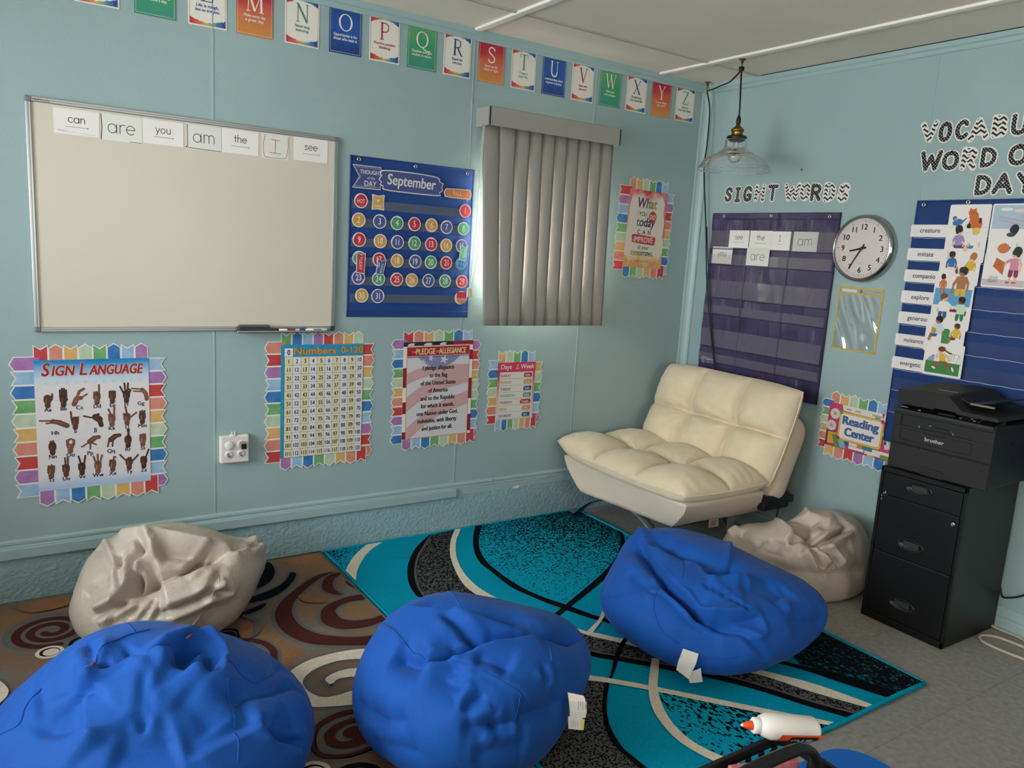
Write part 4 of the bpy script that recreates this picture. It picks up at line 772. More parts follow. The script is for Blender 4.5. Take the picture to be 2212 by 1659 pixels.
# ------------------------------------------------------------------ September calendar pocket chart
M_navy = mat('royal_blue_nylon', '#173F80', rough=.5, spec=.4, var=.05, vscale=5, bump=.25, bscale=7)
M_navy2 = mat('royal_blue_hem', '#153A78', rough=.5, spec=.4)
M_film = film_mat('clear_pocket', ior=1.3, gloss=.0, rough=.12, haze=.015, bump=.06, bscale=9)
M_cfilm = film_mat('calendar_pocket_film', gloss=.02, rough=.25, haze=.07)
M_steel = mat('nickel_grommet', '#C9CACA', rough=.25, metal=1.)
def grommets(t, spots, z=.003):
    for x, y in spots:
        mb = MB(); mb.lathe([(.0045, 0), (.005, .002), (.0075, .0026), (.0098, .0016), (.010, 0)], M_steel, 20, cx=x, cy=y); mb.disc(x, y, .0046, .0004, flat('#3A3A3C'))
        mb.build('grommet', t).location.z = z
cx, cz, hw, hh = -1.931, 1.528, .330, .371
t = thing('calendar_pocket_chart', 'royal blue September calendar pocket chart beside the whiteboard', 'calendar', **on_back(cx, cz))
mb = MB(); nx, ny = 30, 34
vs = []; fs = []
for j in range(ny+1):
    for i in range(nx+1):
        u, v = i/nx, j/ny; x = -hw+2*hw*u; y = -hh+2*hh*v
        z = .003+.0022*math.sin(u*9+v*4)*math.sin(v*7+1)+.006*max(0, u-.75)*max(0, v-.6)*8*math.sin(u*40+v*14)*.4
        vs.append((x, y, max(.0012, z)))
for j in range(ny):
    for i in range(nx): a = j*(nx+1)+i; fs.append((a, a+1, a+nx+2, a+nx+1))
mb.add(vs, fs, M_navy, True); mb.build('cloth', t)
mb = MB()
for a, b, c, d in ((-hw, hw, hh-.008, hh), (-hw, hw, -hh, -hh+.030), (-hw, -hw+.008, -hh, hh), (hw-.008, hw, -hh, hh)): mb.box(a, b, c, d, 0, .0064, M_navy2, .002, 1)
mb.build('hem', t)
grommets(t, [(-.288, hh-.016), (.0, hh-.018), (.288, hh-.022)], .0066)
pz = [1.695, 1.610, 1.519, 1.431, 1.341, 1.259]
for k, z in enumerate(pz):
    y = z-cz; mb = MB(); mb.rect(-hw+.01, hw-.01, y-.032, y+.008, .0088, M_cfilm)
    mb.build('clear_pocket', t)
    # weld lines of the seven slots belong to the pocket row
mb = MB()
for k, z in enumerate(pz):
    for i in range(8): x = -hw+.012+i*(2*hw-.024)/7; mb.rect(x-.0006, x+.0006, z-cz-.032, z-cz+.006, .0096, flat('#2A5596'))
    mb.rect(-hw+.01, hw-.01, z-cz-.0335, z-cz-.0325, .0096, flat('#2F5CA0'))
mb.build('pocket_seams', t)
CW = dict(r=('#B2283F', '#C04350'), o=('#C58F45', '#D0A25C'), v=('#454C86', '#565E97'), g=('#3E8B63', '#57A377'), l=('#4A86B4', '#5F9CC4'))
def wcol(k): return mat('disc_ink_'+k, CW[k][0], rough=.5, spec=.3, col2=CW[k][1], vscale=26)
M_cardw = mat('card_white', '#E6E0DC', rough=.5, spec=.3)
discs = {'1': (-1.619, 1.694), '2': (-2.185, 1.61), '3': (-2.08, 1.61), '4': (-1.99, 1.609), '5': (-1.898, 1.61), '6': (-1.805, 1.611), '7': (-1.721, 1.607), '8': (-1.624, 1.606), '9': (-2.18, 1.52), '10': (-2.074, 1.519), '11': (-1.985, 1.519), '12': (-1.894, 1.519), '13': (-1.803, 1.519), '14': (-1.718, 1.518), '15': (-1.63, 1.52), '16': (-2.178, 1.435), '17': (-2.077, 1.432), '18': (-1.983, 1.431), '19': (-1.886, 1.431), '20': (-1.801, 1.431), '21': (-1.714, 1.432), '22': (-1.629, 1.43), '23': (-2.179, 1.344), '24': (-2.077, 1.341), '25': (-1.982, 1.341), '26': (-1.901, 1.34), '27': (-1.81, 1.34), '28': (-1.716, 1.341), '29': (-1.619, 1.341), '30': (-2.16, 1.26), '31': (-2.078, 1.259)}
dcol = 'r o v g r o v g r o v g r o v g r o v g r l v g r o v g r o v'.split()
cn = dict(r='red', o='orange', v='violet', g='green', l='light blue')
def dsk(mb, r_, col, z, seed):
    rg = random.Random(seed); mb.lathe([(0, 0), (r_, 0), (r_, .0012), (0, .0012)], M_cardw, 32, False)
    p = []; a0 = rg.uniform(0, 6)
    for k in range(40):
        a = 2*math.pi*k/40; q = r_*.87-(.0022 if math.cos(a-a0) > .9 else 0)+rg.uniform(-.0005, .0005); p.append((q*math.cos(a), q*math.sin(a)))
    mb.poly(p, .0015, col)
for n in range(1, 32):
    x, z = discs[str(n)]; k = dcol[n-1]; mb = MB(); s = str(n)
    if n == 22: mb.lathe([(0, 0), (.0325, 0), (.0325, .0012), (0, .0012)], wcol('l'), 32, False)
    else: dsk(mb, .0335, wcol(k), 0, n)
    ink = flat('#15325E') if n == 22 else flat('#E8E0D6')
    mb.text(s, 0, -.0135, .042, .0018, ink, 'C', bold=.0004, sx=.72)
    o = mb.build('date_disc', **on_back(x-.03, z, .0108 if n in (16, 17, 15) else .0112, random.uniform(-3, 3)))
    tag(o, '%s calendar disc numbered %d in the blue pocket chart' % (cn[k], n), 'disc', 'round date cards of the calendar')
mb = MB(); dsk(mb, .0335, wcol('r'), 0, 99); mb.text('HOT', 0, -.010, .026, .0018, flat('#E8E0D6'), 'C', sx=.7)
tag(mb.build('weather_card', **on_back(-2.206, 1.698, .0108)), 'red round weather card reading HOT', 'card')
mb = MB(); p = [(-.031, .036), (0, .031), (.033, .037), (.029, 0), (.032, -.035), (0, -.031), (-.031, -.035), (-.028, 0)]
mb.slab(p, 0, .0012, M_cardw); mb.poly([(a*.88, b*.88) for a, b in p], .0015, mat('sunny_ink', '#BE9850', col2='#CBAA66', vscale=20)); mb.text('SUNNY', 0, -.022, .016, .0018, flat('#E8DCC0'), 'C', sx=.8); mb.disc(0, .008, .006, .0018, flat('#E9D9A8'))
tag(mb.build('weather_card', **on_back(-2.121, 1.697, .0108)), 'square golden weather card reading SUNNY', 'card')
for i in range(3):
    mb = MB(); dsk(mb, .033, wcol('r') if i == 2 else mat('disc_back', '#A9848A'), 0, 120+i)
    if i == 2: mb.box(-.028, .028, -.004, .028, .0016, .0018, wcol('r')); mb.disc(0, -.004, .029, .0016, mat('disc_tan', '#B07A66'), a0=180, a1=360); mb.text('number', 0, -.012, .013, .0019, flat('#C9A79E'), 'C')
    o = mb.build('date_disc', **on_back(-1.653+.002*i, 1.257+.0015*i, .0105+.0016*i)); tag(o, ['lowest disc of the stack in the last calendar pocket', 'middle disc of the stack in the last calendar pocket', 'top disc, half red, of the stack in the last calendar pocket'][i], 'disc', 'spare discs stacked in the last pocket')
def tilt_flag(name, lab, pts, colr, txt, ts, off=.0128):
    cx_ = sum(p[0] for p in pts)/4; cz_ = sum(p[1] for p in pts)/4; q = [(p[0]-cx_, p[1]-cz_) for p in pts]
    mb = MB(); top = ((q[0][0]+q[1][0])/2, (q[0][1]+q[1][1])/2-.012); p = [q[0], top, q[1], q[2], q[3]]
    mb.slab(p, 0, .0012, M_cardw); mb.poly([(a*.86, b*.93) for a, b in p], .0015, colr)
    d = Vector((q[2][0]-q[1][0], q[2][1]-q[1][1])); a = math.atan2(d.y, d.x)
    d.normalize(); pp = Vector((-d.y, d.x)); st_ = Vector(((q[0][0]+q[1][0])/2, (q[0][1]+q[1][1])/2))+d*.020
    for k, s in enumerate(txt):
        c_ = st_+pp*(-ts*.34 if len(txt) == 1 else (.0015, -.0155)[k]); mb.text(s, c_.x, c_.y, ts, .0018, flat('#E8E0D6'), 'L', sx=.85, rot=a)
    o = mb.build('day_label', **on_back(cx_-.03, cz_, off)); tag(o, lab, 'label', 'day labels tucked into the calendar')
tilt_flag('today', 'red ribbon label reading TODAY above disc 23', [(-2.192, 1.463), (-2.146, 1.461), (-2.150, 1.362), (-2.192, 1.366)], wcol('r'), ['TODAY'], .021)
tilt_flag('tomorrow', 'tilted navy ribbon label hanging above disc 24', [(-2.083, 1.439), (-2.039, 1.434), (-2.056, 1.360), (-2.094, 1.363)], mat('ribbon_navy', '#34508C', col2='#3F5E9B', vscale=20), ['TOMOR', 'WILL'], .016)
tilt_flag('yesterday', 'green ribbon label hanging above disc 22', [(-1.636, 1.526), (-1.594, 1.524), (-1.603, 1.445), (-1.643, 1.448)], mat('ribbon_green', '#3F9A78', col2='#63AE90', vscale=20), ['YESTER', 'WAS'], .015)
# headers
mb = MB(); p = [(-.076, .052), (-.042, 0), (-.075, -.052), (.066, -.052), (.074, 0), (.066, .052)]
Mdk = mat('header_ink', '#3A4B80', col2='#4B4F84', vscale=9); Mgr = flat('#D4D2CE')
mb.slab(p, 0, .0012, Mgr); mb.poly([(a*.965+.001, b*.93) for a, b in p], .0015, Mdk); mb.stroke([(a*.9+.002, b*.82) for a, b in p], .0012, .0018, Mgr, closed=True)
mb.text('THOUGHT', .014, .014, .027, .002, Mgr, 'C', bold=.0005, sx=.8); mb.text('of the', .016, -.008, .019, .002, Mgr, 'C', sx=.85, shear=.2); mb.text('DAY', .014, -.039, .034, .002, Mgr, 'C', bold=.0005, sx=.9)
tag(mb.build('header_card', **on_back(-2.176, 1.806, .0108)), 'violet banner card reading THOUGHT of the DAY', 'card')
mb = MB(); p = smooth_curve([(-.172, .0), (-.160, .022), (-.166, .030), (-.145, .046), (0, .051), (.12, .047), (.148, .036), (.150, .024), (.170, .018), (.164, 0), (.170, -.016), (.152, -.030), (.148, -.044), (0, -.048), (-.14, -.046), (-.15, -.03), (-.166, -.024), (-.160, -.012)], 4, True)
mb.slab(p, 0, .0012, Mgr); mb.poly([(a*.972, b*.90) for a, b in p], .0015, Mdk); mb.text('September', 0, -.017, .070, .002, Mgr, 'C', bold=.0012, width=.255, shear=.08)
tag(mb.build('header_card', **on_back(-1.950, 1.800, .0128, -1)), 'violet scalloped header card reading September', 'card')
mb = MB(); p = smooth_curve([(-.078, 0), (-.070, .013), (-.060, .020), (.06, .024), (.074, .018), (.079, 0), (.074, -.018), (.06, -.024), (-.06, -.022), (-.072, -.013)], 4, True)
mb.slab(p, 0, .0012, M_cardw); mb.poly([(a*.95, b*.86) for a, b in p], .0015, mat('fall_ink', '#B2683F', col2='#C47F4B', vscale=12)); mb.text('FALL', 0, -.010, .030, .0018, flat('#E0C0A0'), 'C', sx=.85)
tag(mb.build('header_card', **on_back(-1.697, 1.775, .0108)), 'small orange card reading FALL', 'card')

# ------------------------------------------------------------------ vertical blind over the window
M_blind = mat('blind_vinyl', '#96928C', rough=.6, spec=.3, bump=.12, bscale=240, stretch=(1, 1, .12))
def translucent(m, f):
    n, L, b = mixer(m); out = n['Material Output']; ts = n.new('ShaderNodeBsdfTranslucent'); ts.inputs[0].default_value = (*lin('#B9B4A8'), 1)
    mx = n.new('ShaderNodeMixShader'); mx.inputs[0].default_value = f; L.new(b.outputs[0], mx.inputs[1]); L.new(ts.outputs[0], mx.inputs[2]); L.new(mx.outputs[0], out.inputs['Surface'])
translucent(M_blind, .001)
M_val = mat('valance_vinyl', '#9E9B96', rough=.6, spec=.3, bump=.12, bscale=200)
t = thing('vertical_blind', 'grey vertical blind closed over the wall window', 'blind', (-1.18, 0, 0))
T0 = -1.18
v = MB(); v.box(-1.628-T0+.02, -.768-T0, -.130, -.122, 2.106, 2.196, M_val, .003, 2)
v.box(-1.628-T0+.02, -1.616-T0+.02, -.130, 0, 2.106, 2.196, M_val, .003, 2); v.box(-.780-T0, -.768-T0, -.130, 0, 2.106, 2.196, M_val, .003, 2)
v.build('valance', t)
MB().box(-1.60-T0, -.785-T0, -.112, -.090, 2.118, 2.150, M_alu, .003, 1).build('head_rail', t)
top = [-1.616, -1.520, -1.436, -1.356, -1.276, -1.197, -1.121, -1.044, -.966, -.886]; bot = [-1.553, -1.458, -1.423, -1.331, -1.265, -1.183, -1.099, -1.026, -.942, -.867]
for k in range(10):
    mb = MB(); vs = []; fs = []; nv, nu = 14, 6; w = .0945; tw = .10 if k else .03
    for j in range(nv+1):
        q = j/nv; z = 2.112-(2.112-1.123)*q
        xa = top[k]+(bot[k]-top[k])*q; ww = w-.045*q if k == 1 else w
        for i in range(nu+1):
            u = i/nu; y = -.082-u*ww*math.tan(tw)*1.7-.005*(1-(2*u-1)**2)
            vs.append((xa+u*ww-T0, y, z))
    n1 = len(vs)
    for j in range(nv):
        for i in range(nu): a = j*(nu+1)+i; fs.append((a, a+nu+1, a+nu+2, a+1))
    mb.add(vs, fs, M_blind, True); o = mb.build('slat', t); md = o.modifiers.new('thickness', 'SOLIDIFY'); md.thickness = .0008; md.offset = 1
ch = MB(); M_chain = mat('bead_chain', '#D6D4CC', rough=.4)
path = smooth_curve([(-1.606, -.085, 2.10), (-1.608, -.085, 1.9), (-1.600, -.08, 1.62), (-1.608, -.07, 1.42), (-1.624, -.06, 1.31)], 30)
p2 = smooth_curve([(-1.612, -.08, 2.10), (-1.616, -.08, 1.9), (-1.618, -.075, 1.62), (-1.626, -.066, 1.42), (-1.632, -.06, 1.31)], 30)
sph = bmesh.new(); bmesh.ops.create_icosphere(sph, subdivisions=1, radius=.0022); sv = [v_.co[:] for v_ in sph.verts]; sf = [[v_.index for v_ in f.verts] for f in sph.faces]; sph.free()
for pth in (path, p2):
    for q in pth: ch.add([(q[0]+a-T0, q[1]+b, q[2]+c) for a, b, c in sv], sf, M_chain, True)
    ch.tube([(q[0]-T0, q[1], q[2]) for q in pth[::6]], .0006, M_chain, 5)
ch.build('bead_chain', t)
wt = MB(); wt.box(-.015, .015, -.006, .006, -.024, .024, mat('ivory_plastic', '#D9CFAE', rough=.45), .005, 3); wt.disc(0, 0, .001, 0, flat('#333333'))
wt.build('chain_weight', t, (-1.630-T0, -.06, 1.290))

# ------------------------------------------------------------------ posters with swallow-tail paper borders
FC = dict(R=('#B93C3C', '#C24A48'), S=('#CE7F6C', '#D4907E'), O=('#CFA05C', '#D8AE70'), P=('#A9BE9E', '#C2CDB2'), G=('#5F9A5C', '#79AC72'), B=('#2F68A8', '#4580B8'), L=('#86AACB', '#A5BFD6'), V=('#9C66A0', '#AE80B0'))
def fcol(k): return mat('flag_ink_'+k, FC[k][0], rough=.55, spec=.3, col2=FC[k][1], vscale=22)
M_bord = mat('border_card', '#E2DFD6', rough=.55, spec=.3)
def flag_strip(seq, n_w, depth, reverse=False):
    """strip lying along +x from 0, tails pointing to +y"""
    mb = MB(); w = n_w
    for i, k in enumerate(seq):
        x0 = i*w; x1 = x0+w; sw = 'RSOPGBLV'.index(k) % 2 == 0; xm = (x0+x1)/2; c = .016; e = .0035
        if sw: out = [(x0, -.02), (x1, -.02), (x1, depth), (xm, depth-c), (x0, depth)]; inn = [(x0+e, -.02), (x1-e, -.02), (x1-e, depth-.006), (xm, depth-c-.005), (x0+e, depth-.006)]
        else: out = [(x0, -.02), (x1, -.02), (x1, depth-c+.003), (xm, depth+.004), (x0, depth-c+.003)]; inn = [(x0+e, -.02), (x1-e, -.02), (x1-e, depth-c+.001), (xm, depth-.001), (x0+e, depth-c+.001)]
        mb.slab(out, 0, .0008, M_bord); mb.poly(inn, .0011, fcol(k))
    return mb
def bordered(name, label, cat, place, W_, H_, top, right, bottom, left, d=(.06, .07, .06, .08), shift=(0, 0, 0, 0)):
    t = thing(name, label, cat, **place)
    hw, hh = W_/2, H_/2
    def put(seq, ln, depth, loc, rz, z):
        o = flag_strip(seq, ln/len(seq), depth).build('border_strip', t, loc, (0, 0, R(rz))); o.location.z = z
    # top runs left to right; the other strips are turned round the sheet
    put(top, W_+shift[0], d[0], (-hw+shift[2]*0, hh, 0), 0, .0010)
    put(right, H_+.03, d[1], (hw, hh, 0), -90, .0024)
    put(bottom[::-1], W_+.03, d[2], (hw+.03, -hh, 0), 180, .0036)
    put(left[::-1], H_+.035, d[3], (-hw, -hh-.02, 0), 90, .0012)
    return t
SKIN = ['#5A3B2C', '#6E4A38', '#7C5340', '#4A2F26']
# --- sign language chart
t = bordered('sign_language_poster', 'sign language alphabet poster with hand shapes', 'poster', on_back(-3.325, .720), .408, .528, 'RSOPGBLV', 'LVRSOPGBLV', 'VLBGPOSR', 'VLBGPOSRVL', (.060, .066, .062, .078))
mb = MB(); hw, hh = .204, .264
SGr = grad_mat('sign_poster_sky', [(.02, '#A8BEDA'), (.10, '#DBD6D8'), (.80, '#DCD6D6'), (.86, '#BFD0DC'), (.97, '#2F8CC4'), (1., '#1F7CB8')], 'Y', -hh, hh, .02, 6)
mb.box(-hw, hw, -hh, hh, 0, .001, SGr); z = .0014
for bb, colr, dz in ((.0030, '#E6D2B0', 0), (.0016, '#A32832', .0003)):
    x = -.178
    for wd, wid in (('SIGN', .116), ('LANGUAGE', .232)):
        mb.text(wd[0], x, hh-.062, .072, z+dz, flat(colr), 'L', bold=bb, sx=.80, shear=.22)
        mb.text(wd[1:], x+.034, hh-.062, .057, z+dz, flat(colr), 'L', bold=bb, width=wid-.036, shear=.22); x += wid+.014
for i in range(11): mb.stroke(smooth_curve([(-.16+i*.033, hh-.084), (-.165+i*.033, hh-.092), (-.158+i*.033, hh-.096), (-.154+i*.033, hh-.086)]), .0008, z, flat('#9AA6C4'))
def hand(mb, ch, cx, cy, s, z, k):
    A = flat(SKIN[k % 4]); Dk = flat('#3A231C'); Lt = flat(['#7E5642', '#93664F', '#9A6C54', '#684638'][k % 4])
    P = lambda q: [(cx+x*s, cy+y*s) for x, y in q]
    st = lambda q, w, m=A, dz=0.: mb.stroke(P(q), w*s, z+dz, m)
    wrist, palm = [(0, -.5), (0, -.15)], [(0, -.12), (0, .1)]
    F_ = {'A': [[(.26, -.05), (.30, .38)]], 'B': [[(-.2, .1), (-.2, .62)], [(-.07, .1), (-.07, .74)], [(.06, .1), (.06, .72)], [(.19, .1), (.19, .60)], [(.25, -.1), (-.05, .05)]], 'D': [[(.14, .1), (.16, .85)], [(-.16, .1), (-.18, .32)], [(-.03, .1), (-.03, .34)]],
          'E': [[(-.18, .2), (-.18, .3)], [(-.06, .2), (-.06, .33)], [(.07, .2), (.07, .33)], [(.19, .2), (.19, .28)]], 'F': [[(-.2, .1), (-.42, .62)], [(-.07, .1), (-.12, .86)], [(.07, .1), (.12, .86)], [(.2, .1), (.28, .28), (.2, .4)]],
          'I': [[(-.22, .1), (-.26, .72)], [(0, .1), (.02, .3)], [(.18, .1), (.2, .3)]], 'K': [[(.14, .1), (.18, .85)], [(-.02, .15), (-.22, .72)], [(-.16, .05), (-.2, .3)]], 'L': [[(.02, .1), (-.1, .85)], [(.2, -.05), (.66, .32)], [(-.2, .1), (-.22, .28)]],
          'M': [[(-.14, .15), (-.14, .38)], [(0, .15), (0, .42)], [(.14, .15), (.16, .4)]], 'N': [[(-.1, .15), (-.1, .40)], [(.06, .15), (.06, .42)]], 'R': [[(-.04, .1), (.08, .8)], [(.1, .1), (-.02, .8)]], 'S': [[(-.18, .2), (-.16, .3)], [(0, .2), (.02, .34)], [(.16, .2), (.18, .32)]],
          'T': [[(-.16, .2), (-.16, .32)], [(.04, .2), (.05, .38)], [(.2, .15), (.2, .3)]], 'U': [[(-.02, .1), (-.04, .82)], [(.12, .1), (.14, .82)], [(-.18, .1), (-.2, .25)]], 'V': [[(-.02, .1), (-.2, .84)], [(.12, .1), (.26, .84)], [(-.18, .1), (-.2, .22)]],
          'W': [[(-.12, .1), (-.28, .72)], [(0, .1), (.0, .84)], [(.12, .1), (.3, .76)]], 'X': [[(.06, .1), (.1, .5), (.2, .52)], [(-.16, .15), (-.16, .28)]], 'Y': [[(-.2, .1), (-.62, .62)], [(.2, 0), (.64, .5)], [(-.04, .1), (-.02, .34)], [(.1, .1), (.12, .34)]], 'Z': [[(.12, .1), (.36, .84)], [(-.16, .1), (-.16, .26)]], 'O': [[(-.2, 0), (-.22, .34), (.04, .46), (.26, .34)], [(.26, .34), (.24, .0)]]}
    if ch in F_:
        st(wrist, .36); st(palm, .50)
        for q in F_[ch]: st(q, .125)
        for q in F_[ch]: st([(q[0][0]+.05, q[0][1]), (q[-1][0]+.05, q[-1][1]-.04)], .022, Dk, .0003)
        st([(-.1, -.3), (-.05, .05)], .10, Lt, .0002)
        for x in (-.14, -.02, .1): st([(x, .02), (x+.01, .16)], .025, Dk, .0003)
        if ch == 'O': mb.disc(cx+.04*s, cy+.2*s, .12*s, z+.0004, flat('#DCD6D6'))
    elif ch == 'C': st([(-.35, -.5), (-.2, -.1)], .36); st([(-.15, 0), (.0, .45), (.3, .62)], .2); st([(-.2, -.1), (.1, -.05)], .3); st([(.1, -.05), (.5, .22)], .12); st([(0, .45), (.34, .60)], .12); st([(-.25, -.3), (-.05, .2)], .06, Lt, .0002)
    elif ch == 'G': st([(.42, -.45), (.34, 0), (.1, .3)], .30); st([(.1, .32), (-.62, .42)], .12); st([(.05, .15), (-.5, .2)], .12); st([(.36, -.2), (.2, .2)], .05, Lt, .0002)
    elif ch == 'H': st([(.75, -.28), (.25, .0)], .38); st([(.3, 0), (-.15, .1)], .34); st([(-.15, .14), (-.95, .20)], .12); st([(-.1, .02), (-.55, -.02)], .12); st([(.5, -.1), (.0, .1)], .06, Lt, .0002)
    elif ch == 'J': st([(.42, -.45), (.3, 0)], .34); st([(.3, 0), (.05, .2)], .48); st([(.0, .1), (-.72, .32)], .12); st([(.1, .3), (.25, .4)], .18); st([(.35, -.2), (.1, .2)], .06, Lt, .0002); mb.stroke(smooth_curve(P([(-.55, .1), (-.6, -.2), (-.3, -.3)])), .012*s, z, flat('#7A7A90'))
    elif ch in 'PQ': st([(.6, .42), (.3, .38)], .3); st([(.3, .36), (.0, .12)], .40); st([(.0, .1), (-.55, -.25)] if ch == 'P' else [(-.1, .15), (-.22, -.4)], .12); st([(.05, .05), (0, -.45)] if ch == 'P' else [(.15, .1), (.1, -.4)], .12); st([(.15, .0), (.4, -.15)], .12) if ch == 'P' else None; st([(.45, .4), (.05, .2)], .06, Lt, .0002)
gx = {0: [(-.162, 'A'), (-.108, 'B'), (-.052, 'C'), (.010, 'D'), (.066, 'E'), (.118, 'F'), (.172, 'G')], 1: [(-.140, 'H'), (-.070, 'I'), (.0, 'J'), (.062, 'K'), (.118, 'L'), (.176, 'M')], 2: [(-.152, 'N'), (-.090, 'O'), (-.020, 'P'), (.056, 'Q'), (.120, 'R'), (.176, 'S')], 3: [(-.160, 'T'), (-.108, 'U'), (-.052, 'V'), (.006, 'W'), (.060, 'X'), (.122, 'Y'), (.178, 'Z')]}
k = 0
for r_ in range(4):
    for x, ch in gx[r_]:
        y = .112-.096*r_+.004*(x/.2); hand(mb, ch, x, y, .054, z, k*7 % 4); k += 1
        mb.text(ch+ch.lower(), x, y-.049, .0225, z, flat('#1C2348'), 'C', bold=.0006, sx=1.0)
mb.stroke([(.165, -.150), (.178, -.150), (.165, -.160), (.178, -.160)], .0008, z, flat('#8FA6BC'))
mb.build('printed_sheet', t).location.z = .0048
# --- number chart
t = bordered('number_chart', 'Numbers 0-120 wall chart with a blue border', 'poster', on_back(-2.370, .763), .398, .532, 'GBLVRSOP', 'RSOPGBLVRS', 'VLBGPOSR', 'SRVLBGPOSR', (.058, .058, .058, .072))
mb = MB(); hw, hh = .199, .266; Bl = mat('chart_cyan', '#1C86AC', col2='#2897BC', vscale=40)
mb.box(-hw, hw, -hh, hh, 0, .001, Bl); z = .0014; gx0, gx1, gy1 = -hw+.016, hw, hh-.056; cw = (gx1-gx0)/10; rh = (gy1+hh)/12
cA, cB, ink, ln = flat('#DCD2AC'), flat('#DCD9DC'), flat('#16182C'), flat('#4A4538')
mb.rect(gx0, gx0+cw, gy1, gy1+.040, z, flat('#E0DDE0')); mb.text('0', gx0+cw/2, gy1+.009, .034, z+.0003, ink, 'C', bold=.0006, sx=.8)
for bb, cc, dz in ((.0022, '#3A2A1E', 0), (.0012, '#D18E33', .0003)):
    mb.text('Numbers', gx0+cw+.006, gy1+.011, .046, z+dz, flat(cc), 'L', bold=bb, width=.200); mb.text('0-120', gx1-.004, gy1+.013, .046, z+dz, flat(cc), 'R', bold=bb, width=.108)
for r_ in range(12):
    for c_ in range(10):
        x0 = gx0+c_*cw; y0 = gy1-(r_+1)*rh; mb.rect(x0, x0+cw, y0, y0+rh, z, cA if c_ % 2 == 0 else cB)
        s = str(r_*10+c_+1); mb.text(s, x0+cw/2+.0005, y0+rh*.24, rh*.70, z+.0003, ink, 'C', bold=.0005, sx=.80 if len(s) < 3 else .70)
for c_ in range(11): x = gx0+c_*cw; mb.rect(x-.0006, x+.0006, -hh, gy1, z+.0002, ln)
for r_ in range(13): y = gy1-r_*rh; mb.rect(gx0, gx1, y-.0006, y+.0006, z+.0002, ln)
mb.build('printed_sheet', t).location.z = .0048
# --- pledge poster
t = bordered('pledge_poster', 'Pledge of Allegiance poster on a faded flag background', 'poster', on_back(-1.756, .785, 0, 1.), .398, .500, 'RSOPGBL', 'VRSOPPGBLV', 'VLBGPOSR', 'VLBGPOSRVLB', (.058, .050, .058, .062))
mb = MB(); hw, hh = .200, .250; mb.box(-hw, hw, -hh, hh, 0, .001, M_card); z = .0014
RD, NV, WH = flat('#8E2030'), flat('#1E2A4E'), flat('#D8D0CC')
for y0, y1 in ((.02, .12), (-.115, -.055), (-.248, -.21)): mb.rect(-hw, -hw+.03, y0, y1, z, RD)
for y0, y1 in ((-.06, .05), (-.235, -.145), (.15, .20)): mb.rect(hw-.03, hw, y0, y1, z, RD)
mb.rect(-hw, hw, hh-.022, hh, z, NV); mb.rect(.06, hw, hh-.022, hh, z+.0001, RD)
for x in (-.15, -.06, .03): mb.disc(x, hh-.016, .026, z+.0001, WH, ry=.010)
for x in (-.12, -.02, .06): mb.disc(x, hh-.014, .022, z+.0002, flat('#24312A'), ry=.009)
fx0, fx1, fy0, fy1 = -hw+.022, hw-.022, -hh+.004, hh-.022
mb.rect(fx0-.003, fx1+.003, fy0-.003, fy1+.003, z+.0003, flat('#C08A4A')); mb.rect(fx0, fx1, fy0, fy1, z+.0005, flat('#D2CCD0'))
pink = flat('#C9A0A0'); fl_ = lambda pts: mb.poly(clip_rect(pts, fx0, fx1, fy0, fy1-.052), z+.0007, pink)
def wave(y0, th, sl, ph):
    a = [(fx0+(fx1-fx0)*i/16, y0+sl*i/16+.022*math.sin(i/16*4+ph)) for i in range(17)]
    fl_(a+[(x, y-th) for x, y in a[::-1]])
wave(.085, .055, .06, .2); wave(-.03, .075, .15, 0); wave(-.185, .07, .18, -.3)
mb.poly(clip_rect(smooth_curve([(-.14, .19), (-.06, .13), (.03, .12), (.10, .15), (.15, .20)], 5)+[(.15, .24), (-.16, .24)], fx0, fx1, fy0, fy1-.052), z+.0009, flat('#8486AE'))
def star(x, y, r_, m, zz):
    p = [(x+(r_ if k % 2 == 0 else r_*.4)*math.sin(math.pi*k/5+.3), y+(r_ if k % 2 == 0 else r_*.4)*math.cos(math.pi*k/5+.3)) for k in range(10)]; mb.poly(p, zz, m)
star(.03, .155, .026, flat('#D6D0D4'), z+.0011); star(-.045, .165, .018, flat('#D0CAD0'), z+.0011); star(-.09, .145, .018, flat('#D0CAD0'), z+.0011)
mb.rect(fx0, fx1, fy1-.050, fy1-.004, z+.0009, flat('#A5242E')); mb.rect(fx0, fx1, fy1-.053, fy1-.050, z+.0011, flat('#E2DCD8')); mb.rect(fx0, fx1, fy1-.057, fy1-.053, z+.0011, flat('#24407E'))
G_ = flat('#D9C48A'); mb.text('THE', fx0+.022, fy1-.034, .014, z+.0012, G_, 'L', sx=1.2); mb.text('PLEDGE', fx0+.048, fy1-.042, .042, z+.0012, G_, 'L', bold=.0012, width=.108); mb.text('OF', fx0+.160, fy1-.034, .014, z+.0012, G_, 'L', sx=1.1); mb.text('ALLEGIANCE', fx0+.178, fy1-.042, .042, z+.0012, G_, 'L', bold=.0012, width=.158)
for i, s in enumerate(['I pledge allegiance', 'to the flag', 'of the United States', 'of America', 'and to the Republic', 'for which it stands,', 'one Nation under God,', 'indivisible, with liberty', 'and justice for all.']):
    mb.text(s, 0, .105-.0395*i, .0315, z+.0012, flat('#15161C'), 'C', bold=.0008, sx=.80)
mb.build('printed_sheet', t).location.z = .0048
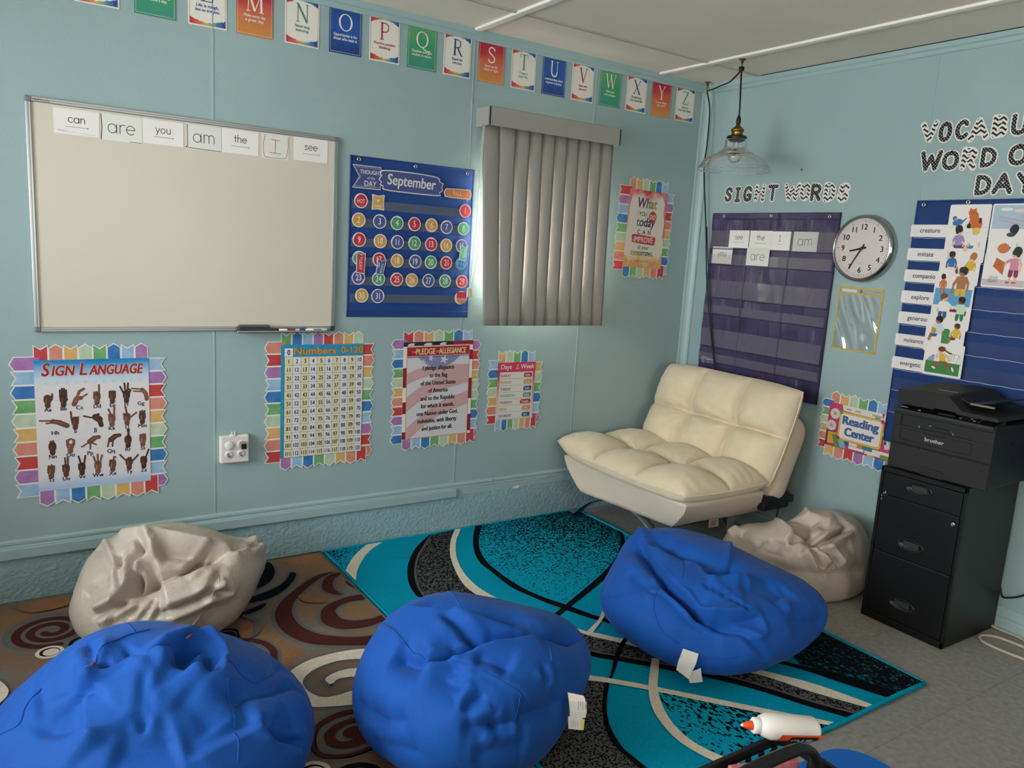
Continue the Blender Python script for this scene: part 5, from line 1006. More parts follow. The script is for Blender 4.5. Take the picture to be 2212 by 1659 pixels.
# --- days of the week chart
t = bordered('days_chart', 'small Days of the Week chart beneath the blind', 'poster', on_back(-1.272, .753), .245, .318, 'OPGBL', 'OPGBLV', 'LBGPOSR', 'LBGPOSR', (.066, .054, .064, .062))
mb = MB(); hw, hh = .1225, .159; mb.box(-hw, hw, -hh, hh, 0, .001, grad_mat('days_ink', [(.05, '#D8C9C0'), (.4, '#DBAE9E'), (.75, '#C65A66'), (.95, '#B9244A')], 'Y', -hh, hh, .10, 18)); z = .0014
mb.rect(-hw, hw, hh-.048, hh, z, mat('days_header', '#BE2A50', col2='#C73E5C', vscale=20))
WHT = flat('#EADFD8'); mb.text('Days', -.070, hh-.036, .038, z+.0003, WHT, 'C', bold=.0005, shear=.1, sx=.95); mb.text('of', .003, hh-.022, .016, z+.0003, WHT); mb.text('the', .003, hh-.038, .017, z+.0003, WHT); mb.text('Week', .070, hh-.036, .038, z+.0003, WHT, 'C', bold=.0005, shear=.1, sx=.95)
for i, (d_, a_, cc) in enumerate([('SUNDAY', 'SUN.', '#A83048'), ('MONDAY', 'MON.', '#B08A4E'), ('TUESDAY', 'TUES.', '#33478A'), ('WEDNESDAY', 'WED.', '#4A8E78'), ('THURSDAY', 'THURS.', '#A83048'), ('FRIDAY', 'FRI.', '#C08A52'), ('SATURDAY', 'SAT.', '#33478A')]):
    y = hh-.053-.0372*i; yb = max(y-.0355, -hh+.001)
    mb.rect(-.108, .108, yb, y, z+.0002, flat('#DAD4C8')); mb.rect(-.108, .108, yb-.0008, yb, z+.0004, flat('#7C746C'))
    mb.text(d_, -.102, yb+.009, .021, z+.0004, flat(cc), 'L', bold=.0003, sx=.78)
    wd = .026 if len(a_) < 6 else .034; mb.poly([(.100-2*wd+.004, yb+.005), (.1, yb+.004), (.104, yb+.016), (.101, yb+.030), (.1-2*wd+.006, yb+.029), (.1-2*wd, yb+.017)], z+.0004, flat(cc)); mb.text(a_, .101-wd, yb+.009, .019, z+.0006, flat('#DFD5C8'), 'C', bold=.0003, sx=.8)
mb.build('printed_sheet', t).location.z = .0048
# --- quotation poster
t = bordered('quote_poster', 'tall watercolour quotation poster right of the blind', 'poster', on_back(-.415, 1.680, 0, -1.), .303, .446, 'SOPGBL', 'LVRSOPGBL', 'BGPOSR', 'RVLBGPOSR', (.068, .060, .062, .080))
mb = MB(); hw, hh = .151, .223
QG = grad_mat('quote_sheet', [(.02, '#D29A60'), (.10, '#DDBE98'), (.2, '#DAD3C4'), (.86, '#DAD3C4'), (.95, '#CF7E80'), (1., '#B83A4C')], 'Y', -hh, hh, .12, 9); mb.box(-hw, hw, -hh, hh, 0, .001, QG); z = .0014
PK = mat('quote_pink', '#C4586A', col2='#D08A86', vscale=14); TA = mat('quote_tan', '#CE9458', col2='#D8AE80', vscale=14)
mb.poly([(hw-.05, hh), (hw, hh), (hw, -.06), (hw-.012, -.03), (hw-.008, .05), (hw-.022, .11), (hw-.018, .16)], z, PK); mb.poly([(-hw, hh), (-hw+.05, hh), (-hw+.03, hh-.02), (-hw+.012, .14), (-hw+.006, .02), (-hw, -.02)], z, PK)
mb.poly([(-hw, -hh), (-hw+.07, -hh), (-hw+.04, -hh+.03), (-hw+.02, -hh+.06), (-hw, -hh+.07)], z, TA); mb.poly([(hw, -hh), (hw-.06, -hh), (hw-.05, -hh+.03), (hw-.015, -hh+.06), (hw, -hh+.1)], z, TA)
SCR = grad_mat('script_ink', [(.0, '#3E2C48'), (.3, '#6A3260'), (.6, '#3F7A52'), (.9, '#A88A3A')], 'X', -.08, .07, .15, 20); SC2 = grad_mat('script_ink_dark', [(.0, '#6E9050'), (.3, '#2C4A3E'), (.6, '#1E1E30'), (.9, '#7A2C70')], 'X', -.08, .07, .15, 20); SC3 = grad_mat('script_ink_gold', [(.0, '#B8923C'), (.4, '#56784A'), (.7, '#3A4C50'), (1., '#7A9A80')], 'X', -.1, .08, .1, 20)
z += .0003; DKt = flat('#2A2A34'); z2 = z+.0003
mb.text('What', -.005, .124, .082, z, SCR, 'C', bold=.0016, width=.150, shear=.12); mb.text('YOU', -.033, .076, .036, z, DKt, 'C', bold=.0003, sx=.85)
for k in range(18):
    a = 2*math.pi*k/18; mb.stroke([(-.033+.042*math.cos(a), .090+.030*math.sin(a)), (-.033+.052*math.cos(a), .090+.038*math.sin(a))], .0012, z, DKt)
mb.disc(.045, .076, .030, z, flat('#B0443E'), ry=.034); mb.text('DO', .045, .063, .038, z2, flat('#E2CFC0'), 'C', bold=.0009, sx=.75)
mb.text('today', -.005, .018, .074, z, SC2, 'C', bold=.0015, width=.145, shear=.12); mb.text('C  A  N', -.012, -.028, .036, z, DKt, 'C', bold=.0005, width=.105)
mb.poly([(-.105, -.034), (-.06, -.030), (.085, -.040), (.083, -.060), (.078, -.088), (-.06, -.082), (-.1, -.078), (-.098, -.06), (-.104, -.05)], z, mat('brush_red', '#AE2E3E', col2='#BC5046', vscale=14)); mb.text('IMPROVE', -.012, -.075, .046, z2, flat('#E4D2C6'), 'C', bold=.0006, width=.150)
mb.text('all your', -.008, -.115, .034, z, DKt, 'C', sx=.9); mb.text('tomorrows.', -.012, -.152, .050, z, SC3, 'C', bold=.0012, width=.180, shear=.12); mb.text('-RALPH MARSTON', -.015, -.192, .018, z, flat('#6A645E'), 'C', width=.110)
mb.build('printed_sheet', t).location.z = .0048

# ------------------------------------------------------------------ surface-mounted outlet box
M_iv = mat('ivory_outlet', '#E3DEC8', rough=.4); M_wp = mat('white_outlet', '#DCD2D2', rough=.4)
t = thing('outlet_box', 'surface-mounted white electrical box with four round outlets', 'outlet', **on_back(-2.779, .567))
mb = MB(); mb.box(-.062, .062, -.062, .062, 0, .028, M_iv, .004, 2); mb.build('back_box', t)
mb = MB(); mb.box(-.060, .060, -.060, .060, .028, .036, M_wp, .004, 2); mb.build('cover_plate', t)
for i, (x, y) in enumerate(((-.027, .022), (.025, .022), (-.027, -.020), (.025, -.020))):
    mb = MB(); mb.lathe([(0, .001), (.0, .0035), (.0165, .0035), (.018, .002), (.018, 0)], M_wp, 28); K = flat('#3A3636')
    if i != 0:
        mb.rect(-.0070, -.0048, 0, .0085, .004, K); mb.rect(.0048, .0064, .001, .0078, .004, K); mb.disc(0, -.0075, .0026, .004, K)
    mb.build('receptacle', t, (x, y, .036))
t = thing('plug_adapter', 'small black adapter plugged into the upper right outlet', 'adapter', **on_back(-2.749, .588, .0402))
mb = MB(); mb.box(-.014, .010, -.014, .016, 0, .020, mat('grey_adapter', '#8D877C', rough=.35), .003, 2); mb.build('body', t)
mb = MB(); mb.box(-.009, .012, -.015, .009, .020, .027, mat('adapter_face', '#1B1B1D', rough=.25), .002, 2); mb.build('socket_face', t)
t = thing('outlet_safety_plug', 'white two-pronged safety plug standing on the outlet box', 'safety plug', **on_back(-2.783, .629, .018))
mb = MB(); mb.lathe([(0, 0), (.016, 0), (.016, .003), (0, .003)], Pw, 24); mb.build('cap', t, rot=(R(-90), 0, 0))
for s in (-1, 1): MB().box(s*.006-.0014, s*.006+.0014, .003, .017, -.003, .003, Pw, .0006, 1).build('prong', t)
t2 = thing('outlet_cover_cap', 'round white cap over the upper left outlet', 'safety cap', **on_back(-2.806, .589, .0400))
mb = MB(); mb.lathe([(.0185, 0), (.0185, .004), (.016, .006), (0, .006)], Pw, 28); mb.lathe([(.006, .006), (.006, .0068), (.004, .0068), (.004, .006)], Pw, 20); mb.build('cap', t2)

# ------------------------------------------------------------------ cut-out letters on the right wall
def pattern_mat(name, kind):
    m = mat(name, '#17171A', rough=.45, spec=.4); n, L, b = mixer(m); tc = n.new('ShaderNodeTexCoord'); sp = n.new('ShaderNodeSeparateXYZ'); L.new(tc.outputs['Object'], sp.inputs[0])
    if kind == 'dots':
        s = .0155; outs = []
        for ox, oy in ((0, 0), (.5, .5)):
            fx = math_n(n, L, 'SUBTRACT', math_n(n, L, 'FRACT', math_n(n, L, 'ADD', math_n(n, L, 'DIVIDE', sp.outputs['X'], s), ox+.5+20)), .5)
            fy = math_n(n, L, 'SUBTRACT', math_n(n, L, 'FRACT', math_n(n, L, 'ADD', math_n(n, L, 'DIVIDE', sp.outputs['Y'], s), oy+.5+20)), .5)
            outs.append(math_n(n, L, 'ADD', math_n(n, L, 'MULTIPLY', fx, fx), math_n(n, L, 'MULTIPLY', fy, fy)))
        f = math_n(n, L, 'LESS_THAN', math_n(n, L, 'MINIMUM', outs[0], outs[1]), .017)
    else:
        zz = math_n(n, L, 'ABSOLUTE', math_n(n, L, 'SUBTRACT', math_n(n, L, 'FRACT', math_n(n, L, 'ADD', math_n(n, L, 'DIVIDE', sp.outputs['X'], .034), 20.25)), .5))
        q = math_n(n, L, 'FRACT', math_n(n, L, 'ADD', math_n(n, L, 'ADD', math_n(n, L, 'DIVIDE', sp.outputs['Y'], .0205), math_n(n, L, 'MULTIPLY', zz, 1.3)), 20))
        f = math_n(n, L, 'LESS_THAN', q, .52)
    mx = n.new('ShaderNodeMix'); mx.data_type = 'RGBA'; mx.inputs['A'].default_value = (*lin('#141416'), 1); mx.inputs['B'].default_value = (*lin('#E4DDD4'), 1)
    L.new(f, mx.inputs['Factor']); L.new(mx.outputs['Result'], b.inputs['Base Color']); return m
M_dots = pattern_mat('polka_dot_card', 'dots'); M_chev = pattern_mat('chevron_card', 'chev'); M_cutw = mat('cutout_white', '#E5DFD8', rough=.5, spec=.3)
FAT = {'S': [[(.86, .72), (.72, .86), (.5, .88), (.28, .8), (.26, .62), (.5, .51), (.74, .4), (.74, .2), (.5, .11), (.26, .14), (.12, .28)]], 'I': [[(.5, .12), (.5, .88)], [(.22, .12), (.78, .12)], [(.22, .88), (.78, .88)]],
       'G': [[(.84, .74), (.66, .87), (.42, .86), (.2, .68), (.16, .42), (.3, .18), (.55, .12), (.8, .2), (.82, .42), (.55, .42)]], 'H': [[(.16, .1), (.16, .9)], [(.84, .1), (.84, .9)], [(.16, .5), (.84, .5)]], 'T': [[(.5, .1), (.5, .86)], [(.1, .86), (.9, .86)]],
       'W': [[(.08, .9), (.28, .12)], [(.28, .12), (.5, .72)], [(.5, .72), (.72, .12)], [(.72, .12), (.92, .9)]], 'O': [[(.5, .88), (.24, .78), (.14, .5), (.24, .22), (.5, .12), (.76, .22), (.86, .5), (.76, .78), (.5, .88)]],
       'R': [[(.18, .1), (.18, .9)], [(.18, .87), (.55, .87), (.78, .78), (.8, .62), (.6, .48), (.2, .46)], [(.5, .46), (.85, .1)]], 'D': [[(.18, .1), (.18, .9)], [(.18, .88), (.5, .86), (.76, .7), (.82, .48), (.74, .26), (.5, .13), (.18, .12)]],
       'V': [[(.1, .9), (.5, .12)], [(.5, .12), (.9, .9)]], 'C': [[(.84, .76), (.64, .88), (.38, .84), (.18, .64), (.16, .38), (.34, .16), (.6, .12), (.84, .24)]], 'A': [[(.1, .1), (.5, .88)], [(.5, .88), (.9, .1)], [(.28, .38), (.72, .38)]],
       'B': [[(.18, .1), (.18, .9)], [(.18, .87), (.56, .86), (.74, .74), (.7, .58), (.5, .52), (.2, .52)], [(.2, .5), (.6, .48), (.8, .32), (.74, .17), (.5, .12), (.18, .12)]], 'U': [[(.16, .9), (.16, .4), (.26, .18), (.5, .11), (.74, .18), (.84, .4), (.84, .9)]], 'Y': [[(.1, .9), (.5, .45)], [(.9, .9), (.5, .45)], [(.5, .45), (.5, .1)]],
       'L': [[(.2, .9), (.2, .12)], [(.2, .12), (.82, .12)]]}
def cutout(ch, y, z, w, h, kind, label, tilt=0., group='black and white letters spelling SIGHT WORDS'):
    mb = MB(); sw = h*.205
    for sub, (wd, zz, m) in enumerate(((sw+.0105, .0012, M_cutw), (sw, .0016, M_chev if kind == 'c' else M_dots))):
        for pts in FAT[ch]:
            P = [((a-.5)*(w-.010), (b-.5)*(h-.006)) for a, b in (smooth_curve(pts, 4) if len(pts) > 4 else pts)]
            mb.stroke(P, wd, zz, m)
    o = mb.build('cutout_letter', **on_right(y, z, .0006, tilt)); tag(o, label, 'letter', group)
for ch, y, z, w, h, k, lab in [('S', -.239, 1.914, .064, .092, 'd', 'polka-dot letter S starting the word SIGHT'), ('I', -.307, 1.911, .050, .095, 'd', 'polka-dot letter I in the word SIGHT'), ('G', -.380, 1.914, .073, .097, 'd', 'polka-dot letter G in the word SIGHT'), ('H', -.466, 1.916, .083, .097, 'c', 'chevron letter H in the word SIGHT'), ('T', -.555, 1.917, .074, .098, 'd', 'polka-dot letter T ending the word SIGHT'),
                             ('W', -.684, 1.915, .107, .099, 'c', 'chevron letter W starting WORDS above the purple chart'), ('O', -.766, 1.916, .069, .097, 'c', 'chevron letter O in WORDS above the purple chart'), ('R', -.833, 1.911, .077, .096, 'd', 'polka-dot letter R in WORDS above the purple chart'), ('D', -.916, 1.909, .080, .1, 'c', 'chevron letter D in WORDS above the purple chart'), ('S', -.997, 1.905, .072, .097, 'c', 'chevron letter S ending WORDS above the purple chart')]:
    cutout(ch, y-.004, z, w, h, k, lab, random.uniform(-2, 2))
for ch, y, z, w, h, k, lab, tl in [('V', -1.401, 2.167, .083, .096, 'c', 'chevron letter V starting the top word over the blue chart', 3), ('O', -1.475, 2.162, .067, .097, 'd', 'polka-dot letter O after the V in the top word', 0), ('C', -1.549, 2.164, .067, .094, 'd', 'polka-dot letter C in the top word over the blue chart', 2), ('A', -1.622, 2.160, .093, .100, 'c', 'chevron letter A in the top word over the blue chart', 3), ('B', -1.709, 2.165, .075, .097, 'c', 'chevron letter B in the top word over the blue chart', 0), ('U', -1.787, 2.165, .078, .094, 'd', 'polka-dot letter U cut by the right edge of the photo', 0), ('L', -1.876, 2.165, .070, .095, 'c', 'chevron letter L following the U outside the photo', 0),
                                 ('W', -1.428, 2.036, .107, .097, 'd', 'polka-dot letter W starting the middle line over the blue chart', 0), ('O', -1.518, 2.033, .088, .094, 'd', 'polka-dot letter O after the W in the middle line', 0), ('R', -1.599, 2.036, .079, .099, 'c', 'chevron letter R in the middle line over the blue chart', -2), ('D', -1.682, 2.037, .083, .092, 'd', 'polka-dot letter D in the middle line over the blue chart', 0), ('O', -1.802, 2.040, .093, .097, 'd', 'polka-dot letter O after the gap in the middle line', 0),
                                 ('D', -1.678, 1.919, .084, .094, 'd', 'polka-dot letter D starting the lowest word DAY', 0), ('A', -1.758, 1.924, .090, .097, 'd', 'polka-dot letter A in the lowest word DAY', 0), ('Y', -1.849, 1.923, .086, .094, 'd', 'polka-dot letter Y ending the lowest word DAY', 0)]:
    if ch == 'L': continue
    cutout(ch, y-.004, z, w, h, k, lab, tl, 'letters spelling VOCABULARY WORD OF THE DAY')

# ------------------------------------------------------------------ purple sight-word pocket chart
M_purp = mat('purple_vinyl', '#352C50', rough=.34, spec=.6, var=.12, vscale=5, bump=.9, bscale=11, stretch=(1.8, .6, 1))
M_purp2 = mat('purple_seam', '#2C2444', rough=.4, spec=.5)
def ripple_cloth(hw, hh, nx, ny, fn, mt):
    mb = MB(); vs = []; fs = []
    for j in range(ny+1):
        for i in range(nx+1): x = -hw+2*hw*i/nx; y = -hh+2*hh*j/ny; vs.append((x, y, fn(x, y)))
    for j in range(ny):
        for i in range(nx): a = j*(nx+1)+i; fs.append((a, a+1, a+nx+2, a+nx+1))
    return mb.add(vs, fs, mt, True)
y0, y1, z0, z1 = -.142, -1.012, .800, 1.805
cy, cz, hw, hh = (y0+y1)/2, (z0+z1)/2, .430, .503
t = thing('sight_word_chart', 'purple vinyl pocket chart under the SIGHT WORDS letters', 'pocket chart', **on_right(cy, cz, .004))
def pfn(x, y):
    tp = max(0, (y-hh+.14)/.14)
    return .007+.0030*math.sin(x*34+1.3*math.sin(y*9))*(.45+tp)+.0022*math.sin(y*40+x*6+math.sin(x*21))+.0020*math.sin(x*75+y*20+2*math.sin(y*13))*(.4+tp)
ripple_cloth(hw, hh, 70, 70, pfn, M_purp).build('cloth', t)
mb = MB(); mb.box(-hw, hw, hh-.036, hh, 0, .012, M_purp, .003, 1)
mb.box(-hw, hw, hh-.038, hh-.036, 0, .0128, M_purp2); mb.box(hw-.006, hw, -hh, hh, 0, .0115, M_purp2); mb.box(-hw, hw, -hh, -hh+.02, 0, .0115, M_purp2); mb.build('hem', t)
grommets(t, [(-.340, hh-.018), (.001, hh-.017), (.370, hh-.021)], .0122)
M_pp = film_mat('purple_chart_pocket', tint='#C9C0C8', gloss=.05, rough=.20, haze=.13, bump=.22, bscale=7)
cols = [(-.425, -.145), (-.140, .142), (.147, .420)]
rows = [(1.703, 1.600), (1.565, 1.505), (1.412, 1.310), (1.262, 1.211), (1.118, 1.013), (.970, .920)]
for zt, zb in rows:
    for a, b in cols:
        g = ripple_cloth((b-a)/2, (zt-zb)/2, 16, 5, lambda x, y: .0015*math.sin(x*40+zt*30+a*9)+.0008*math.sin(y*90), M_pp); o = g.build('clear_pocket', t); o.location = ((a+b)/2, (zt+zb)/2-cz, .0145)
mb = MB()
for x in (-.1425, .1445): mb.box(x-.003, x+.003, -hh+.02, hh-.14, .006, .0135, M_purp, .002, 1)
for zt, zb in rows:
    mb.box(-hw+.004, hw-.006, zb-cz-.006, zb-cz-.001, .006, .0135, M_purp, .002, 1)
mb.build('pocket_seams', t)
mb = MB(); WL = flat('#B9B4C2'); lx, ly = -.385, -.400+.022; z = .0125
for r_, a0 in ((.018, 40), (.0125, 30)):
    mb.stroke([(lx+r_*math.cos(R(a)), ly+r_*math.sin(R(a))) for a in range(a0, 330, 15)], .003, z, WL)
mb.disc(lx, ly, .005, z, WL); mb.text('CENTER FOR THE', lx+.010, ly+.014, .007, z, WL, 'L'); mb.text('Collaborative', lx+.014, ly+.001, .0175, z, WL, 'L', bold=.0005, sx=.85); mb.text('Classroom', lx+.022, ly-.014, .0175, z, WL, 'L', bold=.0005, sx=.85)
mb.build('printed_logo', t)
for w_, ya, yb, za, zb, kind, lab, off in [('see', -.296, -.441, 1.606, 1.706, 'print', 'white word card reading see in the purple chart', .0165), ('the', -.447, -.600, 1.605, 1.706, 'print', 'white word card reading the in the purple chart', .0165), ('I', -.585, -.723, 1.602, 1.704, 'print', 'white word card reading I in the purple chart', .0155),
                                      ('am', -.737, -.890, 1.600, 1.704, 'hand', 'handwritten am card behind clear film in the purple chart', .0104), ('you', -.172, -.325, 1.510, 1.610, 'plain', 'white word card reading you at the left of the purple chart', .0104), ('are', -.438, -.596, 1.510, 1.611, 'hand', 'handwritten are card hanging below the the card', .0180)]:
    mb, z, W_, H_ = word_card(w_, yb, ya, za, zb, 'print' if kind == 'print' else kind, lab)
    G3 = flat('#4A4650')
    if kind == 'plain': geo_text(mb, w_, 0, -.006, .021, .0028, z, flat('#26242A'))
    if w_ == 'am': mb.stroke([(-.066, -.04), (.066, -.042), (.068, .030)], .0010, z, flat('#BDB8A8'))
    o = mb.build('word_card', **on_right((ya+yb)/2-.004, (za+zb)/2, off+.004)); tag(o, lab, 'card', 'word cards in the purple chart')

# ------------------------------------------------------------------ wall clock
t = thing('wall_clock', 'round wall clock with a chrome rim and black numerals', 'clock', **on_right(-1.163, 1.627))
M_chrome = mat('brushed_chrome', '#A9ABAA', rough=.16, metal=1.)
mb = MB(); mb.lathe([(.0, .0), (.165, 0), (.168, .006), (.166, .030), (.158, .042), (.151, .046), (.148, .045), (.147, .036), (.147, .02)], M_chrome, 64); mb.build('rim', t)
mb = MB(); Fc = mat('clock_face', '#DCD0CB', rough=.5); mb.disc(0, 0, .148, .030, Fc, n=64); z = .0303; K = flat('#1B1918')
for k in range(60):
    a = math.pi*2*k/60; l0 = .127 if k % 5 == 0 else .130; w = .0022 if k % 5 == 0 else .0007
    mb.stroke([(l0*math.sin(a), l0*math.cos(a)), (.140*math.sin(a), .140*math.cos(a))], w, z, K, cap=False)
for r_ in (.130, .1405): mb.stroke([(r_*math.cos(a*math.pi/36), r_*math.sin(a*math.pi/36)) for a in range(72)], .0005, z, K, closed=True)
for k in range(1, 13):
    a = math.pi*2*k/12; s = str(k); mb.text(s, .106*math.sin(a), .106*math.cos(a)-.0135, .0385, z, K, 'C', bold=.0009, sx=1.02)
mb.text('QUARTZ', .0, -.075, .007, z, flat('#6E6862'), 'C'); mb.build('dial', t)
def hand_(nm, ang, ln_, w, z_):
    a = R(ang); d = Vector((math.sin(a), math.cos(a))); q = Vector((d.y, -d.x)); mb = MB()
    p = [d*-.024+q*w*.6, d*-.024-q*w*.6, d*ln_*.9-q*w*.45, d*ln_, d*ln_*.9+q*w*.45]; mb.slab([(v.x, v.y) for v in p], z_, z_+.0012, K); mb.build(nm, t)
hand_('hour_hand', 257, .070, .0085, .0325); hand_('minute_hand', 210, .118, .0062, .0345)
mb = MB(); mb.lathe([(.0, .039), (.006, .039), (.007, .037), (.007, .032)], Pb, 18); mb.build('hub', t)
MB().lathe([(.1475, .040), (.12, .0415), (.06, .043), (0, .0435)], film_mat('clock_glass', gloss=.0, rough=.03), 48).build('glass', t)

# ------------------------------------------------------------------ yellow-edged clear sleeve
t = thing('clear_sleeve', 'empty clear plastic sleeve with a yellow border below the clock', 'sleeve', **on_right(-1.170, 1.272, .0, -.6))
M_yel = mat('yellow_binding', '#CDA64A', rough=.5, var=.08, vscale=60)
hw, hh = .123, .161; mb = MB(); b_ = .009
for a, b, c, d in ((-hw, hw, hh-b_, hh), (-hw, hw, -hh, -hh+b_), (-hw, -hw+b_, -hh, hh), (hw-b_, hw, -hh, hh), (-hw, hw, hh-.036, hh-.028)): mb.box(a, b, c, d, 0, .004, M_yel, .001, 1)
mb.build('binding', t)
def sfn(x, y): return .0035+.0045*abs(math.sin(x*26+2.2*math.sin(y*13)))*math.cos(x*11)**2+.003*abs(math.sin(y*21+x*30))+.002*math.sin(x*90+y*40)
g = ripple_cloth(hw-.008, (2*hh-.045)/2, 46, 56, sfn, film_mat('crinkled_film', tint='#E9ECE4', gloss=.10, rough=.06, haze=.10)); o = g.build('film', t); o.location = (0, -.0135, .001)
mb = MB(); mb.rect(-hw+.008, hw-.008, hh-.028, hh-.008, .001, film_mat('sleeve_header', gloss=.03, haze=.1)); mb.rect(-hw+.016, -.022, hh-.026, hh-.010, .0015, mat('sleeve_label', '#C5CEC4', rough=.3)); mb.rect(.07, .105, hh-.020, hh-.015, .0015, flat('#8A948E')); mb.build('header_strip', t)
mb = MB(); mb.lathe([(.0035, 0), (.0045, .0018), (.0065, .0022), (.0075, 0)], mat('brass_eyelet', '#8F7A4A', rough=.3, metal=1), 18); mb.build('eyelet', t, (0, hh-.018, .002))

# ------------------------------------------------------------------ blue vocabulary pocket chart
y0, y1, z0, z1 = -1.402, -2.42, .700, 1.857
cy, cz, hw, hh = (y0+y1)/2, (z0+z1)/2, (y0-y1)/2, (z1-z0)/2
t = thing('vocabulary_chart', 'large blue nylon pocket chart behind the printer', 'pocket chart', **on_right(cy, cz, .0095))
M_nav3 = mat('navy_nylon', '#14356C', rough=.5, spec=.3, var=.06, vscale=6, bump=.3, bscale=10)
ripple_cloth(hw, hh, 60, 60, lambda x, y: .004+.0014*math.sin(x*11+y*5)+.0012*math.sin(y*23+x*3), M_nav3).build('cloth', t)
mb = MB(); mb.box(-hw, hw, hh-.008, hh, 0, .0075, M_nav3, .002, 1); mb.box(-hw, -hw+.006, -hh, hh, 0, .0075, M_nav3, .002, 1); mb.box(-hw, hw, -hh, -hh+.01, 0, .0075, M_nav3, .002, 1); mb.build('hem', t)
grommets(t, [(-hw+.035, hh-.020), (-hw+.235, hh-.012), (0+.02, hh-.012), (hw-.035, hh-.020)], .0078)
M_weld = mat('glint_weld', '#AEB9CC', rough=.12, spec=.8, coat=.5)  # pale tint puts the glints along the clear pocket welds into the colour
lines = [1.686, 1.578, 1.477, 1.378, 1.277, 1.174, 1.060, .958, .85]
for k, zl in enumerate(lines):
    g = ripple_cloth(hw-.01, .031, 40, 3, lambda x, y: .0008*math.sin(x*30+zl*50), M_film); o = g.build('clear_pocket', t); o.location = (0, zl-cz+.031, .0095)
    mb = MB(); pts = [(-hw+.008+i*(2*hw-.02)/40, zl-cz-.001+.0012*math.sin(i*1.7+k), .0095) for i in range(41)]; mb.tube(pts, .0016, M_weld, 6); mb.build('pocket_seam', t)
def strip(word, ya, yb, zt, zb, lab):
    W_, H_ = ya-yb, zt-zb; mb = MB(); mb.rrect(-W_/2, W_/2, -H_/2, H_/2, .008, .0008, M_cardw); mb.rrect(-W_/2, W_/2, -H_/2, H_/2, .008, 0, M_cardw)
    mb.text(word, -W_/2+.040+(.082-len(word)*.0088)/2, -.008, .030, .0012, flat('#1F1E24'), 'L', bold=.0003, sx=.92)
    tag(mb.build('word_strip', **on_right((ya+yb)/2-.004, (zt+zb)/2, .0173)), lab, 'card', 'vocabulary word strips in the blue chart')
for wd, zt, zb in (('creature', 1.746, 1.690), ('imitate', 1.637, 1.581), ('companion', 1.537, 1.480), ('explore', 1.438, 1.380), ('generous', 1.338, 1.281), ('nuisance', 1.232, 1.177), ('energetic', 1.121, 1.064)):
    strip(wd, -1.389, -1.600, zt, zb, 'white word strip printed %s in the blue chart' % wd)
SK = dict(l='#E0BE9A', m='#A9744E', d='#6E4630')
def person(mb, x, y, s, z, sk, hair, shirt, short, long_hair=False, lean=0., seated=False, look=1, armout=None):
    y += .012; F = lambda c: flat(c); q = lambda a, b: (x+a*s+b*s*lean, y+b*s); K = F('#3A2E2A')
    if long_hair: mb.disc(*q(-.05*look, .80), .17*s, z, F(hair), ry=.20*s)
    if seated: mb.stroke([q(-.1, 0), q(.28*look, .0), q(.34*look, -.22)], .15*s, z, F(SK[sk])); mb.stroke([q(-.1, .02), q(.2*look, .02)], .22*s, z+.0002, F(short))
    else:
        mb.stroke([q(-.09, .05), q(-.12, -.42)], .11*s, z, F(SK[sk])); mb.stroke([q(.09, .05), q(.12, -.42)], .11*s, z, F(SK[sk])); mb.stroke([q(-.09, .08), q(-.11, -.16)], .17*s, z+.0002, F(short)); mb.stroke([q(.09, .08), q(.11, -.16)], .17*s, z+.0002, F(short)); mb.stroke([q(-.12, -.44), q(-.12+.1*look, -.45)], .07*s, z+.0002, F('#B05A6A')); mb.stroke([q(.12, -.44), q(.12+.1*look, -.45)], .07*s, z+.0002, F('#B05A6A'))
    mb.poly([q(-.16, .05), q(.16, .05), q(.17, .42), q(.10, .52), q(-.10, .52), q(-.17, .42)], z+.0004, F(shirt))
    for sd in (-1, 1):
        e = armout if (armout and sd == look) else (sd*.24, .02)
        mb.stroke([q(sd*.15, .44), q((sd*.15+e[0])/2+sd*.05, (.44+e[1])/2), q(*e)], .075*s, z+.0006, F(SK[sk])); mb.stroke([q(sd*.14, .46), q((sd*.14+e[0])/2+sd*.05, (.46+e[1])/2+.02)], .11*s, z+.0007, F(shirt))
    mb.disc(*q(0, .68), .15*s, z+.0008, F(SK[sk]), ry=.165*s)
    mb.disc(*q(-.02*look, .76), .165*s, z+.001, F(hair), ry=.12*s); mb.disc(*q(-.10*look, .70), .08*s, z+.001, F(hair), ry=.13*s)
    mb.disc(*q(.06*look, .67), .014*s, z+.0012, K); mb.stroke([q(.03*look, .60), q(.09*look, .605)], .012*s, z+.0012, F('#8A3A34'))
PW, PH = .178, .150
def pic_card(y, zt, label, draw, off):
    mb = MB(); mb.rrect(-PW/2, PW/2, -PH, 0, .008, .0008, M_cardw); mb.rrect(-PW/2, PW/2, -PH, 0, .008, 0, M_cardw)
    draw(mb, .0012); tag(mb.build('picture_card', **on_right(y-.004, zt, off)), label, 'card', 'vocabulary picture cards in the blue chart')
